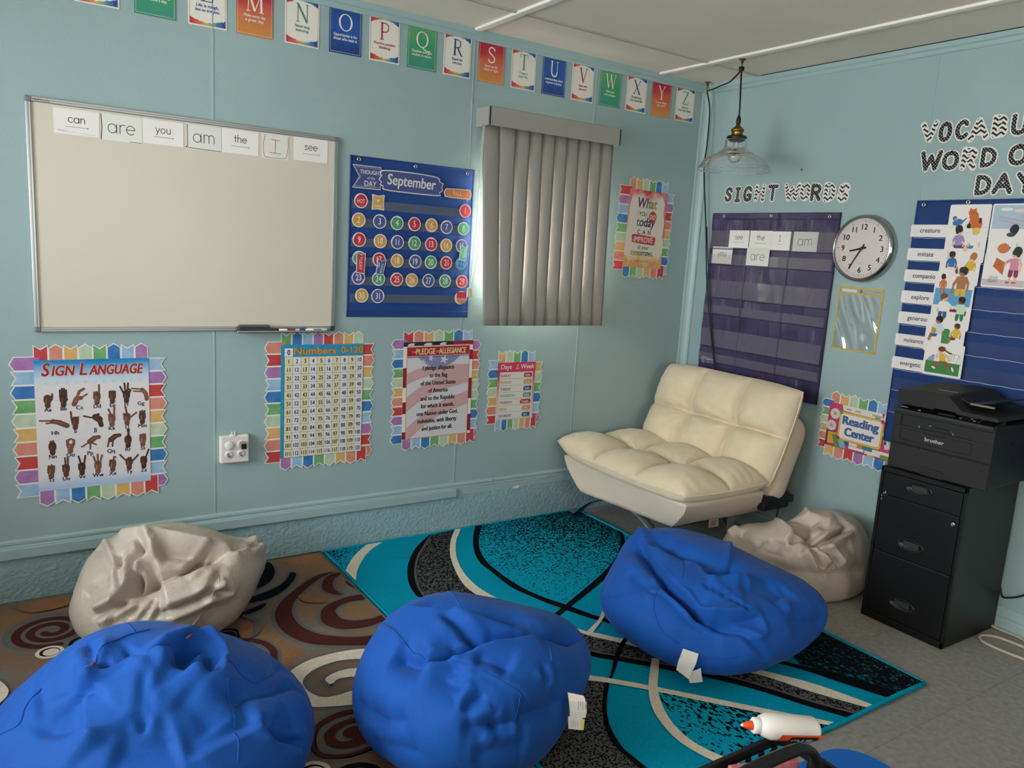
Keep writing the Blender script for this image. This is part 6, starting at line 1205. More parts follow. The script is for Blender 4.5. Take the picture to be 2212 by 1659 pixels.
def d_creature(mb, z):
    Bb, Ob, K = flat('#3F74A6'), flat('#C46C33'), flat('#3A2A20')
    mb.disc(-.048, -.078, .022, z, Bb, ry=.014, rot=.3); mb.disc(-.062, -.060, .010, z, Bb); mb.poly([(-.034, -.074), (-.008, -.056), (-.010, -.062), (-.030, -.088)], z, Bb); mb.stroke([(-.05, -.09), (-.052, -.1)], .002, z, K); mb.disc(-.056, -.066, .005, z+.0002, flat('#C99A8A'))
    mb.disc(.030, -.086, .030, z, Ob, ry=.032); mb.disc(.020, -.052, .020, z, Ob, ry=.022); mb.disc(.012, -.036, .018, z+.0002, Ob, ry=.015); mb.poly([(-.004, -.030), (0, -.014), (.010, -.022)], z, Ob); mb.poly([(.016, -.022), (.026, -.014), (.028, -.030)], z, Ob)
    mb.disc(.006, -.036, .002, z+.0004, K); mb.disc(.017, -.036, .002, z+.0004, K); mb.stroke([(.008, -.044), (.012, -.045)], .0015, z+.0004, K); mb.disc(.004, -.095, .009, z+.0004, flat('#2E2422'), ry=.012); mb.disc(.050, -.070, .006, z+.0004, flat('#4A3020'), ry=.012); mb.stroke([(-.08, -.1), (.08, -.099)], .0007, z, K)
def d_plane(mb, z):
    mb.rrect(-.082, .082, -.145, -.006, .004, z, flat('#A9BECB')); mb.disc(-.03, -.024, .024, z+.0002, flat('#E2DEDA'), ry=.007); mb.disc(.03, -.03, .03, z+.0002, flat('#D9C8C2'), ry=.008)
    P = flat('#B5B4C4'); K = flat('#54506A'); mb.stroke([(-.055, -.060), (.06, -.085)], .016, z+.0004, P); mb.poly([(-.01, -.062), (.06, -.040), (.06, -.048), (.015, -.080)], z+.0004, P); mb.poly([(-.01, -.078), (-.036, -.105), (-.026, -.106), (.016, -.084)], z+.0004, P); mb.stroke([(-.058, -.054), (.06, -.077)], .0009, z+.0006, K); mb.stroke([(-.056, -.068), (.05, -.092)], .0009, z+.0006, K)
def d_two(a, b): return lambda mb, z: (person(mb, -.030, -.092, .095, z, *a), person(mb, .038, -.092, .095, z, *b))
def d_ball(mb, z): person(mb, .006, -.092, .10, z, 'l', '#2A2A30', '#E6E2DC', '#3F7A5A', True, 0, True, -1); mb.disc(-.020, -.082, .024, z+.002, flat('#C7764A'), ry=.021); mb.disc(.0, -.024, .018, z+.0014, flat('#3A4658'), ry=.009)
def d_swing(mb, z):
    person(mb, -.036, -.088, .085, z, 'd', '#2A2422', '#3A70AE', '#DEDAD4', False, 0, True); person(mb, .046, -.100, .085, z, 'l', '#B0763E', '#D9B13C', '#D9B13C', True, .1, True, -1); K = flat('#4A4646')
    for a, b in (((-.060, 0), (-.052, -.06)), ((-.030, 0), (-.024, -.06)), ((.048, -.022), (.022, -.07)), ((.078, -.040), (.056, -.07))): mb.stroke([a, b], .0010, z+.002, K)
def d_kite(mb, z):
    mb.rect(-.085, .085, -.142, -.115, z, flat('#C9B9BC')); person(mb, .035, -.090, .105, z, 'l', '#2E3632', '#CE8AA0', '#8A3A52', True, 0, False, -1, (-.34, .25)); Kt = flat('#C4683A'); mb.poly([(-.040, -.022), (-.002, -.042), (-.006, -.095), (-.050, -.060)], z+.0004, Kt); mb.stroke([(-.040, -.022), (-.006, -.095)], .0008, z+.0006, flat('#7A3A20')); mb.stroke([(-.002, -.042), (-.050, -.060)], .0008, z+.0006, flat('#7A3A20'))
    rg = random.Random(4)
    for _ in range(40): mb.stroke([(-.04+rg.uniform(-.025, .02), -.115+rg.uniform(-.016, .016)), (-.04+rg.uniform(-.025, .02), -.115+rg.uniform(-.016, .016))], .0005, z+.0004, flat('#6A6466'))
def d_swim(mb, z): person(mb, .030, -.085, .12, z, 'm', '#3A2A22', '#A9744E', '#D9B13C', False, 0, False, -1, (-.3, -.1)); person(mb, -.050, -.075, .06, z, 'm', '#2A2020', '#C7703A', '#C7703A', True); mb.rect(-.082, .082, -.102, -.068, z-.0002, flat('#5F9CC4')); mb.rect(-.082, .082, -.145, -.100, z+.002, flat('#5F9CC4'))
def d_share(mb, z): person(mb, -.035, -.090, .10, z, 'l', '#7A4A2E', '#E6E2DE', '#3A5E8A', False, 0, False, 1, (.36, .18)); person(mb, .042, -.096, .095, z, 'd', '#2A2220', '#BFD8C0', '#2F7A4A', False, 0, False, -1, (-.30, .16)); mb.box(-.004, .026, -.072, -.060, z, z+.001, flat('#8A2A3A'))
def d_read(mb, z): mb.rrect(-.012, .022, -.110, -.040, .010, z-.0002, flat('#3F8A4A')); person(mb, -.034, -.084, .10, z, 'm', '#231C1C', '#BFD4DC', '#2F5FA0', False, 0, True, -1, (-.2, .2)); mb.poly([(-.062, -.07), (-.040, -.064), (-.040, -.044), (-.062, -.038)], z+.002, flat('#C7923A')); person(mb, .050, -.092, .08, z, 'm', '#4A3222', '#D9B13C', '#5A2A2A', False, 0, True, -1); mb.stroke([(.006, -.082), (.036, -.088)], .0015, z+.001, flat('#8A8682'))
def d_run(mb, z):
    mb.rect(-.078, .078, -.140, -.085, z-.0002, flat('#3F7E46')); K = flat('#5A4A52')
    for a, b in (((.03, -.042), (.07, -.046)), ((.03, -.042), (.02, -.085)), ((.07, -.046), (.058, -.09)), ((.07, -.046), (.082, -.092)), ((.04, -.043), (.036, -.075)), ((.05, -.044), (.047, -.075))): mb.stroke([a, b], .0012, z, K)
    mb.poly([(-.075, -.085), (-.05, -.055), (-.04, -.055), (-.04, -.085)], z, flat('#9A96A8'))
    Br = flat('#8A5A2E'); S = flat('#D9B896'); mb.stroke([(-.002, -.082), (-.024, -.098), (-.030, -.112)], .016, z+.0004, Br); mb.stroke([(.004, -.082), (.028, -.098), (.044, -.108)], .016, z+.0004, Br); mb.stroke([(-.032, -.116), (-.042, -.114)], .008, z+.0006, flat('#E4E0DC')); mb.stroke([(.046, -.106), (.052, -.118)], .008, z+.0006, flat('#E4E0DC'))
    mb.poly([(-.014, -.082), (.012, -.080), (.010, -.046), (-.020, -.048)], z+.0006, flat('#D9B13C')); mb.stroke([(.006, -.052), (.026, -.062), (.030, -.074)], .009, z+.0008, S); mb.stroke([(-.016, -.054), (-.030, -.066), (-.028, -.052)], .009, z+.0008, S)
    mb.disc(-.014, -.032, .014, z+.001, S, ry=.016); mb.disc(-.010, -.026, .017, z+.0012, flat('#6A3A26'), ry=.012); mb.stroke([(.004, -.030), (.024, -.040), (.034, -.042)], .007, z+.0012, flat('#6A3A26'))
cards = [(-1.650, 1.835, 'picture card of a blue bird and an orange cat, top of the chart', d_creature), (-1.650, 1.731, 'picture card of two seated children in purple and white shirts', d_two(('l', '#2A2A30', '#9A8AB8', '#5A4A6A', True, 0, True), ('l', '#D9B85A', '#E6E2DC', '#4A7AA0', False, 0, True, -1))), (-1.642, 1.630, 'picture card of two children on swings', d_swing), (-1.634, 1.530, 'picture card of a boy wading in blue water', d_swim), (-1.636, 1.430, 'picture card of a boy handing over a toy car', d_share), (-1.627, 1.320, 'picture card of a child reading in a green chair', d_read), (-1.638, 1.213, 'picture card of a girl running on grass, lowest in the column', d_run)]
for k, (y, zt, lab, fn) in enumerate(cards): pic_card(y, zt, lab, fn, .0205+.0022*k)
for k, (y, zt, lab, fn) in enumerate([(-1.832, 1.836, 'picture card of an aeroplane at the right edge of the photo', d_plane), (-1.835, 1.730, 'picture card of a girl hugging an orange ball', d_ball), (-1.834, 1.630, 'picture card of a girl flying an orange kite', d_kite)]): pic_card(y, zt, lab, fn, .0205+.0022*k)

# ------------------------------------------------------------------ Reading Center sign
t = bordered('reading_sign', 'Reading Center sign with a paper border left of the printer', 'poster', on_right(-1.266, .715, 0, -.5), .365, .228, 'SOPGBLV', 'LVRS', 'OSRVLBG', 'BGPOSR', (.060, .04, .060, .050))
mb = MB(); hw, hh = .1825, .114; mb.box(-hw, hw, -hh, hh, 0, .001, mat('sign_magenta', '#B42D62', col2='#C23A6E', vscale=8)); z = .0014
cdm = flat('#CFC4BC')
for x, y in ((-.145, .060), (-.158, -.005)): mb.disc(x, y, .028, z, cdm); mb.disc(x, y, .008, z+.0002, flat('#B05A5A')); mb.disc(x, y, .003, z+.0004, flat('#E0D8D0'))
mb.poly([(-.11, hh), (.0, hh), (.09, hh), (hw, hh), (hw, .07), (-.10, .085)], z, flat('#DCD2CA'))
for x, w in ((-.085, .03), (-.035, .03), (.06, .05), (.13, .04)): mb.rect(x, x+w, .092, .100, z+.0002, flat('#A59C98'))
mb.rect(.075, .105, .078, .092, z+.0003, flat('#7FA08A')); mb.poly([(.11, .114), (.125, .114), (.118, .085)], z+.0003, flat('#A83A4A'))
mb.poly([(-hw, -.035), (-.125, -.03), (-.13, -.10), (-hw, -.112)], z, flat('#5A2A52')); mb.poly([(-.172, -.040), (-.12, -.036), (-.128, -.098), (-.170, -.104)], z+.0002, flat('#D49A33')); mb.poly([(-.150, -.052), (-.105, -.042), (-.075, -.112), (-.120, -.114)], z+.0004, flat('#5F8A3A')); mb.poly([(-.118, -.055), (-.078, -.062), (-.06, -.108), (-.092, -.110)], z+.0006, flat('#7FA6BC'))
for x0, x1, y0, y1, c in ((-.09, .0, -.086, -.068, '#E0D6CE'), (-.1, -.045, -.088, -.070, '#2F5F96'), (.0, .055, -.086, -.070, '#C8813A'), (.03, .10, -.088, -.070, '#2F7AA0'), (-.045, .04, -.103, -.088, '#E2D8D0'), (.085, .175, -.090, -.074, '#E2D8D0'), (.045, .13, -.106, -.090, '#E2D8D0'), (.0, .04, -.114, -.102, '#7A4A78'), (.06, .1, -.114, -.106, '#D4B43A'), (.13, .178, -.108, -.092, '#6A9A3E')): mb.rect(x0, x1, y0, y1, z+.0006+.0001*abs(x0), flat(c))
mb.poly([(.125, .02), (.15, .03), (.172, -.05), (.148, -.060)], z+.0007, flat('#D8CEC8')); mb.poly([(.150, .015), (.175, .02), (.180, -.05), (.160, -.06)], z+.0008, flat('#A4A2B4')); mb.rect(.134, .146, -.01, .01, z+.0010, flat('#4A4644')); mb.rect(.140, .152, -.036, -.018, z+.0010, flat('#4A4644'))
mb.rrect(-.118, .128, -.070, .082, .016, z+.0010, flat('#8A6A1E')); mb.rrect(-.116, .126, -.068, .080, .015, z+.0012, flat('#D7B63A')); mb.rrect(-.108, .118, -.060, .072, .012, z+.0014, flat('#8A6A1E')); mb.rrect(-.107, .117, -.059, .071, .012, z+.0016, flat('#E2D8D2'))
for x, y, c in ((-.110, .074, '#6A8A3A'), (.119, .074, '#C0303E'), (-.110, -.061, '#B02A5A')): mb.disc(x, y, .010, z+.0018, flat(c))
for bb, c, dz in ((.0030, '#1C2E5E', 0), (.0014, '#3F66A0', .0002)):
    mb.text('Reading', .004, .018, .060, z+.0020+dz, flat(c), 'C', bold=bb, width=.196); mb.text('Center', .004, -.040, .060, z+.0020+dz, flat(c), 'C', bold=bb, width=.160)
mb.build('printed_sheet', t).location.z = .0048

# ------------------------------------------------------------------ pendant lamp swagged from ceiling hook to corner hook
M_brass = mat('aged_brass', '#8A6A32', rough=.32, metal=1., var=.12, vscale=60); M_cord = mat('black_cord', '#101113', rough=.6)
def hook(loc, label, rz):
    t = thing('brass_hook', label, 'hook', loc, (0, 0, rz), 'brass hooks carrying the lamp cord')
    MB().lathe([(0, 0), (.018, 0), (.018, -.003), (.008, -.008), (.006, -.020), (0, -.020)], M_brass, 20).build('screw_plate', t)
    mb = MB(); mb.tube([(0, 0, -.018), (0, 0, -.034)]+[(.012*math.sin(R(a)), 0, -.046+.012*math.cos(R(a))) for a in range(0, 270, 20)], .0032, M_brass, 8); mb.build('cup_hook', t)
hook((-.392, -.590, ZC-.012), 'brass cup hook screwed into the ceiling batten', 0); hook((-.075, -.06, ZC-.001), 'brass cup hook in the corner of the ceiling', R(45))
LX, LY = -.400, -.613
t = thing('pendant_lamp', 'clear glass pendant lamp with a brass socket on a black swag cord', 'lamp', (LX, LY, 0))
mb = MB(); hk = (-.392-LX, -.590-LY, ZC-.066)
mb.tube([(0, 0, 2.255), (0, 0, 2.3), hk], .0042, M_cord, 8)
mb.tube(smooth_curve([hk, (hk[0]+.09, hk[1]+.15, 2.474), (hk[0]+.16, hk[1]+.27, 2.482), (hk[0]+.235, hk[1]+.40, 2.492), (-.075-LX, -.06-LY, ZC-.052)], 8), .0042, M_cord, 8)
dp = [(-.075, -.06, 2.505), (-.058, -.080, 2.40), (-.060, -.088, 2.2), (-.056, -.080, 2.057), (-.040, -.125, 1.724), (-.036, -.160, 1.473), (-.034, -.20, 1.265), (-.033, -.253, 1.058), (-.033, -.313, .848), (-.024, -.36, .60), (-.04, -.4, .2), (-.06, -.42, .01)]
mb.tube([(x-LX, y-LY, z) for x, y, z in smooth_curve(dp, 8)], .0042, M_cord, 8)
mb.tube([(x-LX+.007, y-LY-.006+.004*math.sin(z*8), z) for x, y, z in smooth_curve(dp[4:], 8)], .0030, M_cord, 6)
mb.box(-.012+hk[0], .012+hk[0], -.010+hk[1], .010+hk[1], hk[2]-.004, hk[2]+.018, M_cord, .004, 2); mb.build('cord', t)
mb = MB(); mb.lathe([(0, 2.268), (.006, 2.268), (.011, 2.250), (.013, 2.232), (.009, 2.222), (0, 2.222)], Pb, 20); mb.build('cord_grip', t)
mb = MB(); mb.lathe([(.006, 2.226), (.012, 2.222), (.014, 2.214), (.024, 2.206), (.031, 2.200), (.034, 2.196), (.034, 2.190), (.029, 2.187), (.028, 2.182), (.028, 2.150), (0, 2.150)], M_brass, 28); mb.build('socket', t)
mb = MB(); mb.lathe([(.028, 2.166), (.048, 2.164), (.051, 2.159), (.050, 2.152), (.047, 2.147), (.030, 2.136), (0, 2.134)], Pb, 28); mb.build('collar', t)
M_lglass = film_mat('lamp_glass', ior=1.22, gloss=.0, rough=.02, haze=.03)
mb = MB(); prof = smooth_curve([(.049, 2.149), (.056, 2.143), (.0565, 2.118), (.061, 2.104), (.075, 2.090), (.088, 2.080), (.096, 2.074), (.125, 2.064), (.152, 2.046), (.168, 2.024), (.178, 2.007), (.187, 1.994)], 3)
mb.lathe(prof, M_lglass, 56); zr = prof[-1][1]
mb.tube([(.186*math.cos(a*math.pi/28), .186*math.sin(a*math.pi/28), zr) for a in range(57)], .0022, film_mat('lamp_glass_rim', tint='#CFE0DE', gloss=.12, rough=.05, haze=.3), 6)
M_ring = film_mat('lamp_glass_ring', tint='#CFE0DE', gloss=.1, haze=.2)
for r_, z_ in ((.058, 2.108), (.094, 2.0765), (.178, 2.008)): mb.tube([(r_*math.cos(a*math.pi/24), r_*math.sin(a*math.pi/24), z_) for a in range(49)], .0011, M_ring, 5)
mb.build('glass_shade', t)
mb = MB(); mb.lathe([(.013, 2.134), (.014, 2.122), (.022, 2.100), (.031, 2.078), (.035, 2.062), (.033, 2.046), (.022, 2.034), (.006, 2.030), (0, 2.030)], film_mat('bulb_glass', gloss=.03, rough=.02, haze=.04), 28); ob = mb.build('bulb', t)
mb = MB(); M_fil = mat('filament', '#C9A66A', rough=.5)
mb.tube([(0, 0, 2.134), (0, 0, 2.105)], .004, mat('bulb_stem', '#D6D8D2', rough=.2), 8)
for k in range(4):
    a = k*math.pi/2; mb.tube([(.004*math.cos(a), .004*math.sin(a), 2.11), (.010*math.cos(a), .010*math.sin(a), 2.056)], .0011, M_fil, 6)
mb.build('filament', ob)

# ------------------------------------------------------------------ cream convertible chair across the corner
M_cream = mat('cream_microfibre', '#DFCDAF', rough=.85, spec=.2, sheen=.25, var=.04, vscale=12, bump=.18, bscale=180)
M_cream2 = mat('cream_base_cloth', '#D6C6B2', rough=.85, spec=.2, sheen=.2, var=.03, vscale=8, bump=.14, bscale=150)
t = thing('convertible_chair', 'wide armless cream tufted chair in the corner of the room', 'chair', (-.62, -.55, 0))
O = Vector((-.62, -.55, 0))
def rel(p): return (p[0]-O.x, p[1]-O.y, p[2]-O.z)
def cushion(name, org, eu, ev, en, W_, D_, thick, nu_, nv_, crown, tuft, mt, seed, edge=.35, sag=None, curl=0.):
    """pillow: u along width, v along depth, puffed along en, quilted into nu_ x nv_ panels"""
    rg = random.Random(seed); NU, NV = 130, 88; vs = []; fs = []
    org, eu, ev, en = Vector(org), Vector(eu), Vector(ev), Vector(en)
    ph = [(rg.uniform(0, 6), rg.uniform(0, 6)) for _ in range(6)]
    def hgt(a, b):
        eb = (max(0., 1-(2*a-1)**12)*max(0., 1-(2*b-1)**12))**edge
        pa, pb = (a*nu_) % 1, (b*nv_) % 1
        if a >= 1: pa = 1.
        if b >= 1: pb = 1.
        q = abs(math.sin(math.pi*pa))**.55*abs(math.sin(math.pi*pb))**.55
        ia, ib = round(a*nu_), round(b*nv_)
        da, db = abs(a*nu_-ia)/nu_*W_, abs(b*nv_-ib)/nv_*D_
        line = 0
        if 0 < ia < nu_: line = max(line, math.exp(-(da/.011)**1.1))
        if 0 < ib < nv_: line = max(line, math.exp(-(db/.011)**1.1))
        node = 0
        if 0 < ia < nu_ and 0 < ib < nv_: node = math.exp(-(da*da+db*db)/.045**2)
        wr = 0
        for k in range(1, nu_):
            for l in range(1, nv_):
                x, y = (a-k/nu_)*W_, (b-l/nv_)*D_; r_ = math.hypot(x, y)
                wr += .0075*math.sin(11*math.atan2(y, x)+ph[(k+l) % 6][0])*math.exp(-r_/.09)*min(1, r_/.03)
        rim = max(math.exp(-min(a, 1-a)*W_/.06), 0)
        wr += .0035*math.sin(b*D_*85+ph[3][1]+2*math.sin(b*9))*rim*min(1, (1-abs(2*b-1))*5)
        s_ = sag(a, b) if sag else 0
        return eb, thick*(.42+.58*q)*eb-tuft*line*eb-tuft*1.2*node+wr*eb+crown*(1-(2*a-1)**2)*(1-(2*b-1)**2)+s_
    for side in (1, -1):
        for j in range(NV+1):
            for i in range(NU+1):
                a, b = i/NU, j/NV; a = a*.55+.45*(.5-.5*math.cos(math.pi*a)); b = b*.55+.45*(.5-.5*math.cos(math.pi*b)); eb, h = hgt(a, b)
                cr_ = .018*(1-abs(2*a-1)**3)*(2*b-1)*abs(2*b-1)**3; ca = .014*(1-abs(2*b-1)**3)*(2*a-1)*abs(2*a-1)**3
                p = org+eu*((a-.5)*W_+ca)+ev*(b*D_+cr_)+en*(h if side > 0 else -thick*.55*eb+(sag(a, b) if sag else 0))
                vs.append(tuple(p))
    n = (NU+1)*(NV+1)
    for j in range(NV):
        for i in range(NU):
            a = j*(NU+1)+i; fs.append((a, a+1, a+NU+2, a+NU+1)); fs.append((n+a, n+a+NU+1, n+a+NU+2, n+a+1))
    mb = MB(); mb.add([rel(v) for v in vs], fs, mt, True); o = mb.build(name, t, fix=True)
    for p in o.data.polygons: p.use_smooth = True
    # piping round the edge
    pts = []
    for i in range(0, NU+1, 2): pts.append((i/NU, 0.))
    for j in range(2, NV+1, 2): pts.append((1., j/NV))
    for i in range(NU-2, -1, -2): pts.append((i/NU, 1.))
    for j in range(NV-2, -1, -2): pts.append((0., j/NV))
    tb = []
    for a, b in pts:
        cr_ = .018*(1-abs(2*a-1)**3)*(2*b-1)*abs(2*b-1)**3; ca = .014*(1-abs(2*b-1)**3)*(2*a-1)*abs(2*a-1)**3
        tb.append(rel(org+eu*((a-.5)*W_+ca)+ev*(b*D_+cr_)+en*(sag(a, b) if sag else 0)))
    MB().tube(tb, .0042, mt, 8).build('piping', o)
    return o
# seat base: a fabric box drawn in towards its lower edge
Tp = [(-.955, -.075), (-.955, -1.035), (-.395, -1.035), (-.395, -.075)]; Bt = [(-.962, -.245), (-.890, -.892), (-.282, -.915), (-.330, -.24)]
mb = MB(); WS = [0, .012, .035, .1, .2, .3, .4, .5, .6, .7, .8, .9, .965, .988]; NS = len(WS); ring = []
def lerp2(a, b, u): return (a[0]+(b[0]-a[0])*u, a[1]+(b[1]-a[1])*u)
for k in range(11):
    u = k/10; z_ = .375-.163*u; uu = u**1.5; row = []
    for e in range(4):
        a, b = lerp2(Tp[e], Bt[e], uu), lerp2(Tp[(e+1) % 4], Bt[(e+1) % 4], uu)
        for i in range(NS):
            w = WS[i]; p = lerp2(a, b, w); sg = .010*math.sin(w*math.pi)*math.sin(u*math.pi)
            zz = z_-.003*math.sin(w*math.pi*3+e)*u
            row.append((p[0]+(.004*math.sin(w*23+u*5+e*2)-sg)*(1 if e in (1, 3) else .6)*(-1 if e == 0 else 1)*.7, p[1], zz))
    ring.append(row)
vs = [rel(p) for row in ring for p in row]; n = NS*4; fs = []
for k in range(10):
    for i in range(n): fs.append((k*n+i, k*n+(i+1) % n, (k+1)*n+(i+1) % n, (k+1)*n+i))
fs.append(tuple(range(n))[::-1]); fs.append(tuple(10*n+i for i in range(n)))
mb.add(vs, fs, M_cream2, True); o = mb.build('seat_base', t, fix=True)
mb = MB(); mb.tube([rel(p) for p in [(-.957, -1.037, .375), (-.949, -1.018, .325), (-.918, -.95, .26), (-.892, -.894, .213)]], .003, M_cream2, 6); mb.build('seam', o)
sg = lambda a, b: -.030*math.exp(-((a-.5)/.35)**2)*math.exp(-((b-.45)/.4)**2)+.030*math.exp(-((a)/.10)**2)*(1-b)+.012*(1-b)**2
cushion('seat_cushion', (-.985, -.545, .412), (0, -1, 0), (1, 0, .02), (.0, 0, 1), 1.0, .60, .100, 3, 2, .012, .024, M_cream, 3, .42, sg)
bn = Vector((-.93, 0, .36)).normalized(); bv = Vector((.36, 0, .93)).normalized()
cushion('back_cushion', (-.365, -.560, .395), (0, -1, 0), tuple(bv), tuple(bn), .955, .520, .105, 3, 2, .016, .028, M_cream, 5, .42, lambda a, b: .008*math.sin(a*9))
# padded rear shell of the back, rounded top corners
mb = MB(); hw_ = .475; P = []
for cx_, cy_, a0 in ((hw_-.06, .06, -90), (hw_-.11, .47-.11, 0), (-hw_+.11, .47-.11, 90), (-hw_+.06, .06, 180)):
    r_ = .06 if cy_ < .1 else .11
    for k in range(7): a = R(a0+15*k); P.append((cx_+r_*math.cos(a), cy_+r_*math.sin(a)))
org = Vector((-.335, -.560, .325)); eu = Vector((0, -1, 0))
n = len(P); vs = []; fs = []; prof = [(-.002, .97), (.012, 1.), (.085, 1.), (.105, .985), (.112, .95)]
for d_, sc in prof:
    for x, y in P: vs.append(rel(org+eu*(x*sc)+bv*((y-.25)*sc+.25)+(-bn)*d_))
for k in range(len(prof)-1):
    for i in range(n): fs.append((k*n+i, k*n+(i+1) % n, (k+1)*n+(i+1) % n, (k+1)*n+i))
fs.append(tuple(range(n))[::-1]); fs.append(tuple((len(prof)-1)*n+i for i in range(n)))
mb.add(vs, fs, M_cream2, True); mb.build('back_shell', t, fix=True)
# chrome arched flat-bar legs
M_chr = mat('polished_chrome', '#C4C8C8', rough=.10, metal=1.)
def arch_leg(x, yc, half, ztop, zf):
    mb = MB(); pts = []
    for k in range(33):
        u = -1+2*k/32; z_ = ztop*(1-abs(u)**2.3); pts.append((x, yc+u*half, max(.014+zf, z_)))
    pts = [(x, yc-half-.03, .014+zf)]+pts+[(x, yc+half+.03, .014+zf)]
    mb.tube([rel(p) for p in pts], .02, M_chr, 12, True, flatten=(.026, .0075)); o = mb.build('leg', t)
    for s_ in (-1, 1):
        m2 = MB(); m2.lathe([(0, 0), (.016, 0), (.018, .006), (.016, .010), (0, .010)], Pb, 16); m2.build('glide', o, rel((x, yc+s_*(half+.01), zf)))
arch_leg(-.868, -.50, .40, .204, .0165); arch_leg(-.335, -.49, .40, .203, .0)
mb = MB(); 
for y in (-.2, -.86): mb.box(-.86-O.x, -.30-O.x, y-.015-O.y, y+.015-O.y, .194, .214, Pb, .003, 1)
mb.build('under_frame', t)
mb = MB(); mb.box(-.36-O.x, -.16-O.x, -1.02-O.y, -.975-O.y, .255, .335, Pb, .006, 2); mb.box(-.19-O.x, -.11-O.x, -1.015-O.y, -.985-O.y, .275, .315, Pb, .010, 2)
mb.tube([rel(p) for p in [(-.2, -.99, .27), (-.19, -.975, .16), (-.17, -.96, .02)]], .004, Pb, 6); mb.build('hinge_bracket', t)
mb = MB(); M_tagp = mat('label_paper', '#CFC6BF', rough=.7); mb.add([rel(p) for p in [(-.60, -.874, .205), (-.53, -.874, .205), (-.535, -.885, .158), (-.61, -.885, .160)]], [(0, 1, 2, 3)], M_tagp)
for i, (a, b) in enumerate(((-.592, -.545), (-.596, -.555), (-.598, -.56))): mb.add([rel(p) for p in [(a, -.8795-.002*i, .192-.010*i), (b, -.8795-.002*i, .192-.010*i), (b, -.8805-.002*i, .187-.010*i), (a, -.8805-.002*i, .187-.010*i)]], [(0, 1, 2, 3)], flat('#A85A5E'))
mb.add([rel(p) for p in [(-.46, -.875, .206), (-.40, -.875, .206), (-.415, -.888, .12), (-.44, -.89, .075), (-.475, -.888, .10)]], [(0, 1, 2, 3, 4)], mat('lining_cloth', '#8F8A86', rough=.9)); mb.build('care_label', t)

# ------------------------------------------------------------------ black filing cabinet
M_blk = mat('black_enamel', '#060607', rough=.42, spec=.45, bump=.03, bscale=400); M_blk2 = mat('black_side_enamel', '#101516', rough=.42, spec=.5, bump=.05, bscale=300)
CX, CY0, CY1, CH = -.453, -1.668, -2.032, .690
t = thing('filing_cabinet', 'black three-drawer filing cabinet carrying the printer', 'cabinet', (CX, (CY0+CY1)/2, 0))
hw = (CY0-CY1)/2; mb = MB(); mb.box(.012, .440, -hw, hw, .0, CH, M_blk2, .003, 2); mb.box(0, .012, -hw, -hw+.012, 0, CH, M_blk, .002, 1); mb.box(0, .012, hw-.012, hw, 0, CH, M_blk, .002, 1); mb.box(0, .012, -hw, hw, CH-.022, CH, M_blk, .002, 1); mb.box(0, .012, -hw, hw, 0, .030, M_blk, .002, 1); mb.build('body', t)
def drawer(z0_, z1_, hz):
    d = MB(); d.box(.001, .014, -hw+.014, hw-.014, z0_, z1_, M_blk, .003, 2); o = d.build('drawer', t)
    h = MB(); Mh = mat('black_handle', '#191A1B', rough=.3, spec=.5); pr = [(-.0005, 1.0), (-.006, .97), (-.007, .90), (-.004, .84), (.000, .80), (.0005, .5), (.0005, 0)]; N = 40
    vs = [(a, b*.058*math.cos(2*math.pi*k/N), b*.026*math.sin(2*math.pi*k/N)) for k in range(N) for a, b in pr]; m_ = len(pr); fs = [(k*m_+i, k*m_+i+1, ((k+1) % N)*m_+i+1, ((k+1) % N)*m_+i) for k in range(N) for i in range(m_-1)]
    h.add(vs, fs, Mh, True); h.box(-.003, .001, -.034, .034, -.012, .014, mat('handle_recess', '#2A2B2B', rough=.5), .002, 1); h.build('handle', o, (0, .006, hz))
    return o
drawer(.571, .666, .632); d2 = drawer(.318, .567, .385); drawer(.034, .314, .118)
mb = MB(); 
for y, z_ in ((.157, .573), (.164, .545), (.164, .56)): mb.box(-.0008, .001, y-.0015, y+.0015, z_-.004, z_+.004, mat('paint_chip', '#9A9C9E', rough=.4))
mb.box(-.0007, .001, .147, .151, .571, .584, mat('paint_chip', '#9A9C9E')); mb.build('paint_chips', t)
mb = MB(); mb.lathe([(0, .0), (.009, .0), (.009, .004), (.006, .006), (.003, .0055), (0, .0045)], M_steel, 20); mb.rect(-.001, .001, -.004, .004, .0062, flat('#222222')); mb.build('lock', d2, (0, -hw+.034, .532), (0, R(-90), 0))

# ------------------------------------------------------------------ black office printer
M_pr = mat('printer_plastic', '#232221', rough=.6, spec=.35, bump=.05, bscale=500); M_pr2 = mat('printer_dark', '#121213', rough=.5); M_pr3 = mat('printer_side', '#181B1B', rough=.55, spec=.4)
PX, PYL, PYR, PZ = -.442, -1.684, -2.092, .691
t = thing('printer', 'black multifunction printer on top of the filing cabinet', 'printer', (PX, (PYL+PYR)/2, PZ))
hw = (PYL-PYR)/2
def Y(y): return y-(PYL+PYR)/2
mb = MB(); mb.box(.006, .400, -hw, hw, .008, .262, M_pr3, .010, 3)
